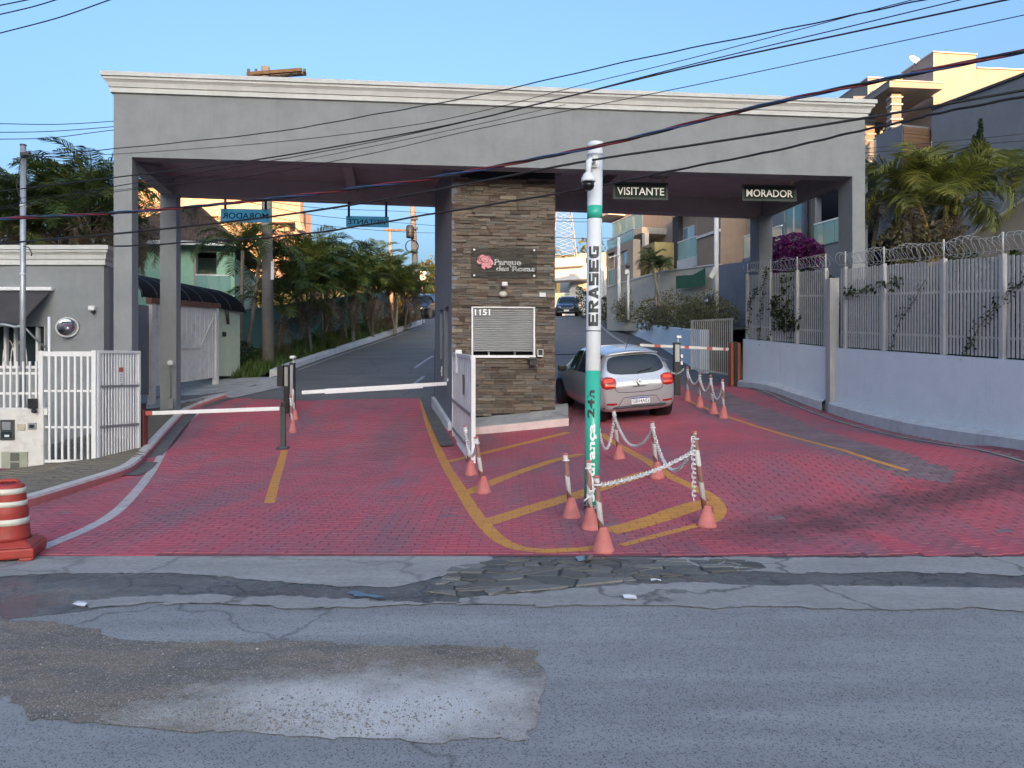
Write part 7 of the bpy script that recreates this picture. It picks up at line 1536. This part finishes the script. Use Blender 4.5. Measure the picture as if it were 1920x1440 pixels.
def shrub(name, base, blobs, n, size, m, label, cat='shrub', group=None, seed=1, stem=True, twigs=0, tw_m=None):
    r = random.Random(seed); t = thing(name, base, label, cat, group); mb = MB()
    for (c, rad, w_) in blobs: cloud(mb, c, rad, int(n * w_), size, r)
    mb.build('crown', m, t, fix=False)
    if stem:
        mb = MB()
        for (c, rad, w_) in blobs:
            c = Vector(c); mb.tube(spline([base, base.lerp(c, .5) + Vector((r.uniform(-.1, .1), r.uniform(-.1, .1), 0)), c], 4), [.05, .045, .045, .04, .035, .03, .025, .02, .015], 6)
            for _ in range(5 + twigs): e_ = c + Vector((r.uniform(-1, 1) * rad[0], r.uniform(-1, 1) * rad[1], r.uniform(.1, 1.15) * rad[2])); mb.tube([base.lerp(c, r.uniform(.4, .9)), base.lerp(c, .9).lerp(e_, .6) + Vector((0, 0, r.uniform(-.1, .1))), e_], [.016, .009, .004], 4)
        mb.build('stem', tw_m or MBARK, t)
    return t
MBOUG = leafmat('bougainvillea', [(.06, .008, .05), (.17, .012, .14), (.26, .02, .22), (.03, .045, .015)], trans=.3)
b = P(1485, 520, 22.6); shrub('bougainvillea', b, [(P(1462, 470, 22.4), (.55, .5, .42), 1), (P(1492, 463, 22.6), (.62, .5, .42), 1.2), (P(1520, 474, 22.4), (.42, .4, .42), .7), (P(1480, 497, 22.3), (.9, .5, .4), 1)], 1700, .045, MBOUG, 'purple bougainvillea bush behind the razor wire', 'shrub', seed=3)
MDRY = leafmat('dry_olive_leaves', [(.08, .08, .034), (.15, .145, .062), (.21, .18, .09)]); MDKL = leafmat('dark_leaves', [(.018, .03, .011), (.035, .055, .018), (.06, .08, .026)]); MTWIG = mat('dry_twig', (.12, .10, .075), .9, .2)
for i, (px, Y, py, rx, rz, m, lb) in enumerate(((1160, 41.5, 580, 1.0, .8, MDRY, 'dry hedge shrub at the left end of the retaining wall'), (1195, 37.5, 578, 1.1, .85, MDRY, 'dry olive shrub below the thin white pole'), (1235, 34, 585, 1.1, .85, MDRY, 'olive hedge shrub under the small palm'), (1280, 31, 585, 1.0, .9, MDRY, 'twiggy shrub left of the parked car over the hedge'), (1325, 28.5, 586, 1.0, .85, MDRY, 'dense shrub below the parked car over the hedge'))):
    c = P(px, py, Y); b = Vector((c.x, c.y, c.z - rz * 1.1)); shrub('hedge_shrub', b, [(c, (rx, .8, rz), 1), (c + Vector((-.5, .1, -.2)), (rx * .7, .6, rz * .7), .6), (c + Vector((.5, 0, -.15)), (rx * .7, .6, rz * .75), .6)], 1500, .05, m, lb, 'shrub', 'hedge along the retaining wall', seed=40 + i, twigs=10, tw_m=MTWIG)
c = P(1100, 568, 47); shrub('roadside_bush', Vector((c.x, c.y, c.z - 1.3)), [(c, (.85, .8, 1.1), 1), (c + Vector((.9, -1, -.4)), (.7, .7, .8), .6)], 1500, .07, MDKL, 'dark round bush at the crest beside the pole', 'shrub', seed=60)
# cypress
b = P(1836, 420, 20.6); t = thing('cypress', b, 'slim dark conifer rising against the grey house wall', 'tree'); mb = MB(); r = random.Random(5); top = P(1840, 228, 20.6); mb.tube([b, top], [.07, .01], 6); mb.build('trunk', MBARK, t); mb = MB()
for (px, y0, y1, w_) in ((1838, 230, 350, .30), (1826, 262, 350, .22), (1850, 275, 350, .2)):
    for k in range(14):
        f = k / 13; cloud(mb, P(px + r.uniform(-2, 2), lerp(y0, y1, f), 20.6 + r.uniform(-.1, .1)), (w_ * (.12 + f * .9), w_ * (.12 + f * .9), .13), 90, .05, r)
mb.build('crown', MDKL, t, fix=False)
# undergrowth behind the slat fence
for i, (px, Y, py, rx, ry, rz, m, n, lb) in enumerate(((1470, 19.6, 580, .7, 1.4, 1.0, MDKL, 5200, 'dark undergrowth behind the slat fence below the bougainvillea'), (1640, 16.4, 590, .7, 1.6, 1.0, MDKL, 5600, 'dark shrubs behind the slats right of the beige post'), (1760, 14.2, 590, .7, 1.4, 1.0, MDKL, 5600, 'dark shrubs behind the slats under the palms'), (1890, 12.6, 575, .7, 1.2, 1.0, MDKL, 5200, 'leafy shrubs behind the slats at the right edge'), (1690, 17.3, 455, 1.0, .6, .6, MDRY, 900, 'dry tangled brush over the fence below the grey palm'))):
    c = P(px, py, Y); c.x += .45; shrub('undergrowth', Vector((c.x, c.y, c.z - rz)), [(c, (rx, ry, rz), 1), (c + Vector((.3, ry * .7, .2)), (rx, ry * .6, rz * .8), .6)], n, .085 if m is MDKL else .06, m, lb, 'shrub', 'shrubs behind the slat fence', seed=80 + i, twigs=14 if m is MDRY else 3, tw_m=MTWIG)
yq = 9.6; kk = 0
while yq < 20.6:
    c = Vector((wx(yq) + .62 + (.15 if yq > 19.5 else 0), yq, lerp(wtop(yq), ftop(yq), .42))); shrub('hedge_shrub', Vector((c.x, c.y, c.z - 1)), [(c, (.4, .75, .85), 1), (c + Vector((.1, .3, -.4)), (.4, .6, .5), .4)], 1900, .075, MDKL, 'dark hedge shrub behind the slat fence, %s from the right frame end' % ('first second third fourth fifth sixth seventh eighth ninth tenth eleventh twelfth thirteenth'.split()[kk]), 'shrub', 'hedge row behind the slat fence', seed=200 + kk); yq += 1.05; kk += 1
# vines on the fence
MVINE = leafmat('vine_leaves', [(.02, .035, .012), (.05, .08, .02), (.09, .10, .04)])
def vine(path_yz, n, size, label, seed):
    r = random.Random(seed); pts = spline([Vector((wx(y) + .035, y, z)) for y, z in path_yz], 6); base = pts[0]; t = thing('vine', base, label, 'vine', 'vines on the slat fence'); mb = MB(); mb.tube(pts, .006, 4); mb.build('stem', MTWIG, t); mb = MB()
    for _ in range(n): k = r.randrange(len(pts)); cloud(mb, pts[k] + Vector((r.uniform(-.04, .02), r.uniform(-.12, .12), r.uniform(-.12, .12))), (.05, .05, .05), 1, size, r)
    mb.build('leaves', MVINE, t, fix=False)
vine([(21.4, 2.6), (21.2, 3.2), (21.1, 3.7), (20.7, 3.9)], 170, .035, 'leafy vine at the far end of the slat fence', 1); vine([(20.6, 2.5), (20.5, 3.3), (20.3, 4.1), (20.1, 4.4)], 200, .035, 'vine climbing to the razor wire below the bougainvillea', 2)
vine([(20.0, 2.45), (19.8, 2.9), (19.2, 3.3), (18.7, 3.5)], 150, .035, 'vine trailing right along the far slat fence', 3); vine([(18.9, 2.4), (18.8, 2.8), (18.7, 3.1)], 60, .03, 'short vine stem low on the far slat fence', 6)
vine([(16.4, 3.35), (15.8, 3.3), (15.2, 3.33), (14.7, 3.36), (14.2, 3.3)], 90, .06, 'broad leaved vine along the upper rail right of the beige post', 4); vine([(12.4, 1.95), (12.0, 2.4), (11.4, 2.8), (10.9, 3.1)], 170, .035, 'vine on the slats at the right edge', 5); vine([(14.6, 2.1), (14.3, 2.6), (13.9, 2.9), (13.5, 3.3)], 80, .03, 'sparse vine midway along the near slat fence', 8)
# verge shrubs and far trees
for i, (px, Y, lb) in enumerate(((690, 36.5, 'low shrub at the foot of the palms, nearest'), (752, 40.5, 'low dark shrub before the far utility pole'), (600, 30.5, 'low leafy shrub under the palm row'), (445, 25.6, 'small shrub at the concrete pole foot'))):
    b = vbase(px, Y); shrub('verge_shrub', b, [(b + Vector((0, 0, .35)), (.7, .5, .4), 1)], 700, .06, MDKL if i % 2 else MFG, lb, 'shrub', 'low shrubs on the verge', seed=120 + i)
MFAR = leafmat('sunny_tree_leaves', [(.05, .06, .018), (.10, .105, .03), (.16, .14, .045)])
for i, (px, py, Y, rx, rz, lb) in enumerate(((795, 560, 100, 3.4, 3.6, 'round sunlit tree far up the road'), (770, 585, 95, 3.2, 2.4, 'low golden bush far up the road'), (815, 535, 115, 5, 4.5, 'tall olive tree behind the sunlit tree far left of the booth'), (735, 580, 105, 4, 3, 'far sunlit tree seen between the palms'))):
    c = P(px, py, Y); b = Vector((c.x, c.y, c.z - rz * 1.5)); shrub('far_tree', b, [(c, (rx, rx, rz), 1), (c + Vector((rx * .5, 0, -rz * .4)), (rx * .6, rx * .6, rz * .6), .5), (c + Vector((-rx * .5, 0, -rz * .3)), (rx * .6, rx * .6, rz * .6), .5)], 1500, .3, MFAR, lb, 'tree', 'trees beyond the crest', seed=140 + i)
mb = MB(); r = random.Random(77)
for _ in range(260):
    x = r.uniform(-260, 330); y = r.uniform(330, 430); s = r.uniform(3, 7); cloud(mb, (x, y, hz2(x, y) + s * .5), (s, s, s * .7), 26, s * .28, r)
tag(mb.build('far_wood', MFAR, None, (0, 380, 40), fix=False), 'distant scrub and trees covering the far sunlit hill', 'wood', kind='stuff')
mb = MB(); 
# ================================================================== POLES AND CABLES
MCPOLE = mat('concrete_pole', (.24, .22, .195), .9, .15, 3, .3, 40, dirt=(.12, .11, .1), damt=.5); MTIMB = mat('old_timber', (.13, .09, .055), .9, .3, 6, .5, 20)
b = vbase(503, 26); t = thing('utility_pole', b, 'thick concrete utility pole with timber crossarms among the palms', 'utility pole'); top = P(498, 126, 26); mb = MB(); mb.tube([b + Vector((0, 0, -.3)), top], [.21, .145], 16); mb.build('shaft', MCPOLE, t)
for (x0, y0, x1, y1, dy) in ((463, 139, 566, 131, -.16), (472, 145, 574, 138, .16)):
    mb = MB(); a, c = P(x0, y0, 26 + dy), P(x1, y1, 26 + dy); d = c - a; x = d.normalized(); y = Vector((-x.y, x.x, 0)).normalized(); mb.obox(basis((a + c) / 2, x, y, x.cross(y)), d.length, .11, .12); mb.build('crossarm', MTIMB, t, bevel=.01)
for px in (466, 480, 545, 560, 571): mb = MB(); p = P(px, 136, 26); mb.lathe([(.03, 0), (.055, .03), (.03, .06), (.055, .09), (.03, .13), (0, .135)], 10, Matrix.Translation(p)); mb.build('insulator', MDG, t)
for x0, x1 in ((520, 535), (548, 532)): mb = MB(); mb.tube([P(x0, 140, 26.1), P(x1, 152, 26.05)], .015, 5); mb.build('brace', MGAL, t)
mb = MB(); p = P(511, 510, 25.78); mb.box(p.x - .05, p.x + .05, 25.74, 25.77, P(0, 526, 26).z, P(0, 492, 26).z); mb.build('number_plate', MLET, t)
b = P(783, 580, 41); t = thing('utility_pole', b, 'far concrete utility pole at the road bend left of the booth', 'utility pole'); top = P(772, 350, 41); mb = MB(); mb.tube([b + Vector((0, 0, -.6)), top], [.2, .13], 14); mb.build('shaft', MCPOLE, t)
mb = MB(); mb.lathe([(.2, 0), (.22, .05), (.22, .6), (.15, .68), (0, .7)], 14, Matrix.Translation(P(769, 446, 40.7))); mb.build('transformer', MDG, t)
for py in (410, 428, 470, 520): mb = MB(); p = P(777, py, 40.8); mb.obox(Matrix.Translation(p), .35, .2, .12); mb.build('fitting', MDG, t)
for k in range(2): mb = MB(); c = P(772 + k, 462, 40.75); mb.tube([c + Vector((.35 * math.cos(q), -.05 * k, .35 * math.sin(q))) for q in [i * .45 for i in range(15)]], .02, 5, caps=False); mb.build('cable_coil', MBK, t)
b = P(735, 600, 72); t = thing('utility_pole', b, 'sunlit distant utility pole with crossarm above the palms', 'utility pole'); top = P(731, 428, 72); mb = MB(); mb.tube([b, top], [.2, .14], 10); mb.build('shaft', MCPOLE, t)
mb = MB(); a, c = P(719, 431, 71.8), P(762, 432, 71.8); mb.obox(Matrix.Translation((a + c) / 2), (c - a).length, .14, .16); mb.build('crossarm', MTIMB, t)
b = P(792, 588, 60); mb = MB(); mb.tube([b, P(791, 510, 60)], .06, 8); t = thing('road_sign', b, 'small white sign on a thin post by the road bend', 'sign'); mb.build('post', MGAL, t); mb = MB(); p = P(793, 517, 59.9); mb.obox(Matrix.Translation(p), .5, .05, .7); mb.build('panel', MLET, t)
b = P(1343, 600, 28.6); t = thing('lamp_pole', b, 'tall white pole before the brown house with small tilted sign', 'pole'); mb = MB(); mb.tube([b, P(1343, 380, 28.6)], [.1, .085], 12); mb.build('shaft', MHW, t); mb = MB(); p = P(1337, 512, 28.4); mb.obox(Matrix.Translation(p) @ Matrix.Rotation(.5, 4, 'Y') @ Matrix.Rotation(.6, 4, 'Z'), .22, .03, .4); mb.build('sign_panel', MW, t)
b = P(1178, 600, 34); t = thing('lamp_pole', b, 'thin white pole rising from the hedge', 'pole'); mb = MB(); mb.tube([b, P(1178, 508, 34)], .06, 10); mb.build('shaft', MHW, t); mb = MB(); p = P(1177, 502, 34); mb.lathe([(.08, 0), (.1, .1), (.06, .2), (0, .22)], 10, Matrix.Translation(p)); mb.build('camera_head', MDG, t); mb = MB(); p = P(1175, 510, 33.95); mb.obox(Matrix.Translation(p), .15, .12, .2); mb.build('box', MGR, t)
b = P(1161, 600, 38); t = thing('lamp_pole', b, 'white street lamp pole before the cream house', 'pole'); mb = MB(); mb.tube([b, P(1160, 445, 38)], [.11, .08], 10); mb.build('shaft', MHW, t); mb = MB(); mb.tube([P(1160, 478, 37.9), P(1142, 483, 37.6)], .04, 6); mb.build('arm', MHW, t)
# lattice pylon
b = P(1057, 478, 300); t = thing('pylon', b, 'distant steel lattice pylon seen right of the booth', 'pylon'); mb = MB(); MPYL = mat('pylon_steel', (.36, .38, .40), .6, .1)
wd = lambda f: lerp(5.2, 1.2, f); ztop_ = P(0, 330, 300).z; nS = 12
for i in range(nS):
    z0, z1 = lerp(b.z - 4, ztop_, i / nS), lerp(b.z - 4, ztop_, (i + 1) / nS); a, c = wd(i / nS), wd((i + 1) / nS)
    cs0 = [Vector((b.x + sx * a, 300 + sy * a, z0)) for sx, sy in ((-1, -1), (1, -1), (1, 1), (-1, 1))]; cs1 = [Vector((b.x + sx * c, 300 + sy * c, z1)) for sx, sy in ((-1, -1), (1, -1), (1, 1), (-1, 1))]
    for k in range(4): mb.tube([cs0[k], cs1[k]], .14, 4); mb.tube([cs0[k], cs1[(k + 1) % 4]], .07, 4); mb.tube([cs0[(k + 1) % 4], cs1[k]], .07, 4)
mb.build('lattice', MPYL, t)
MCAB = mat('black_cable', (.012, .012, .013), .5, .1); MCABR = mat('red_cable', (.13, .015, .02), .5, .1); MCABB = mat('blue_cable', (.02, .05, .13), .5, .1)
def cable(pts, Y0, Y1, r, label, m=None, n=10, wig=0.0, grp='overhead cables across the street'):
    x0, x1 = pts[0][0], pts[-1][0]; w3 = [P(x, y, lerp(Y0, Y1, (x - x0) / (x1 - x0))) for x, y in pts]; sp = spline(w3, n)
    if x0 < 0: sp = [sp[0] + (sp[0] - sp[1]).normalized() * 25] + sp
    if pts[-1][0] > 1880 or pts[-1][1] < 0: sp = sp + [sp[-1] + (sp[-1] - sp[-2]).normalized() * 25]
    if wig: rr = random.Random(int(x0 + pts[0][1])); sp = [p + Vector((0, 0, wig * math.sin(i * 1.3 + rr.random()))) for i, p in enumerate(sp)]
    mb = MB(); mb.tube(sp, r, 6); return single('cable', mb, m or MCAB, sp[0], label, 'cable', grp)
bp = [(-60, 416), (0, 411), (230, 398), (470, 377), (660, 354), (850, 327), (1130, 272), (1330, 222), (1500, 182), (1700, 141), (1920, 96), (2010, 78)]
w3 = [P(x, y, lerp(10.5, 6.2, (x + 60) / 2070)) for x, y in bp]; w3 = [w3[0] + (w3[0] - w3[1]).normalized() * 15] + w3 + [w3[-1] + (w3[-1] - w3[-2]).normalized() * 15]; sp = spline(w3, 40); t = thing('twisted_cable', sp[0], 'thick twisted red, blue and black cable sweeping across the portal', 'cable', 'overhead cables across the street')
acc = 0; st = [[], [], []]
for i, p in enumerate(sp):
    if i: acc += (p - sp[i - 1]).length
    tg = (sp[min(i + 1, len(sp) - 1)] - sp[max(i - 1, 0)]).normalized(); n1 = tg.cross(Vector((0, 0, 1))).normalized(); n2 = tg.cross(n1)
    for k in range(3): q = acc * 2 * math.pi / 1.15 + k * 2.094; st[k].append(p + n1 * .0115 * math.cos(q) + n2 * .0115 * math.sin(q))
for k, m in enumerate((MCABR, MCABB, MCAB)): mb = MB(); mb.tube(st[k], .0105, 6); mb.build('strand', m, t)
cable([(-60, 464), (0, 457), (230, 437), (470, 411), (660, 384), (850, 350), (1100, 302), (1300, 272), (1500, 241), (1700, 208), (1920, 169), (2010, 152)], 10.3, 6.4, .0125, 'black cable second from the bottom, crossing the stone booth')
cable([(215, 462), (330, 456), (560, 440), (800, 403), (1100, 353), (1250, 322), (1450, 283), (1600, 248), (1700, 227), (1760, 212), (1920, 181), (2010, 164)], 11.5, 6.5, .0125, 'lowest black cable, crossing the booth below the twisted cable', wig=.004)
cable([(58, 291), (213, 279), (500, 249), (700, 215), (900, 178), (1200, 110), (1500, 49), (1735, -1), (1900, -36)], 13.4, 7.5, .008, 'upper black cable rising from the grey service pole', wig=.004)
cable([(58, 294), (213, 289), (500, 268), (750, 238), (900, 209), (1100, 157), (1300, 108), (1640, 18), (1790, -20)], 13.4, 7.8, .005, 'thin grey cable just below the upper cable')
cable([(-60, 366), (213, 333), (470, 301), (700, 262), (880, 226), (1000, 197), (1300, 124), (1600, 60), (1890, -1), (2000, -24)], 11.8, 7.0, .0095, 'straight black cable in the middle bundle')
cable([(-60, 400), (213, 350), (470, 308), (700, 266), (900, 222), (1030, 190), (1300, 120), (1600, 48), (1820, -5), (1900, -24)], 12.0, 7.2, .006, 'thin cable twisting above the middle bundle')
cable([(-60, 402), (213, 360), (470, 330), (700, 287), (900, 241), (1300, 160), (1700, 75), (1930, 26), (2010, 8)], 12.2, 7.3, .005, 'lone thin cable below the middle bundle')
cable([(-60, 378), (213, 357), (470, 318), (700, 274), (900, 232), (1060, 196)], 12.4, 9.6, .004, 'faint thin cable in front of the fascia at left')
for i, (pts, lb) in enumerate((([(-40, 72), (0, 62), (110, 33), (205, 0), (260, -18)], 'lowest cable in the upper left corner'), ([(-40, 36), (0, 27), (60, 13), (110, -2), (150, -15)], 'middle cable in the upper left corner'), ([(-40, 18), (0, 10), (45, 1), (90, -9)], 'topmost cable in the upper left corner'))): cable(pts, 8, 7.4, .006, lb)
for (pts, lb) in (([(-40, 233), (0, 232), (110, 233), (230, 226), (500, 205), (640, 190)], 'upper background cable at the left sky edge'), ([(-40, 246), (0, 248), (100, 246), (230, 236), (500, 212), (640, 195)], 'middle background cable at the left sky edge'), ([(-40, 262), (0, 261), (100, 258), (230, 242), (500, 216), (640, 199)], 'lower background cable at the left sky edge')): cable(pts, 20, 25, .011, lb, grp='cables behind the portal')
cable([(60, 293), (120, 296), (213, 302), (300, 310)], 13.4, 16.5, .007, 'service cable dipping towards the left column, upper'); cable([(60, 294), (130, 304), (213, 317), (300, 331)], 13.4, 16.5, .007, 'service cable dipping towards the left column, lower')
for i, (y0, y1, y2) in enumerate(((372, 398, 412), (380, 420, 430), (398, 436, 436), (362, 378, 388))): cable([(470, y0), (600, (y0 + y1) / 2 + 5), (778, y1), (900, y2)], 27, 44, .012, ['background cable running to the far utility pole, second highest', 'background cable running to the far utility pole, third', 'background cable running to the far utility pole, lowest', 'background cable running to the far utility pole, highest'][i], grp='cables behind the portal')
cable([(1580, 281), (1745, 268), (1920, 251), (2000, 243)], 20, 19, .008, 'upper thin cable before the grey house wall'); cable([(1580, 290), (1745, 277), (1920, 264), (2000, 258)], 20, 19, .008, 'lower thin cable before the grey house wall')
for i, y in enumerate((408, 414, 445)): cable([(1035, y), (1090, y + 2), (1160, y - 1 + i)], 80, 75, .03, ['upper', 'middle', 'lower'][i] + ' distant cable crossing the sky right of the booth', grp='cables behind the portal')
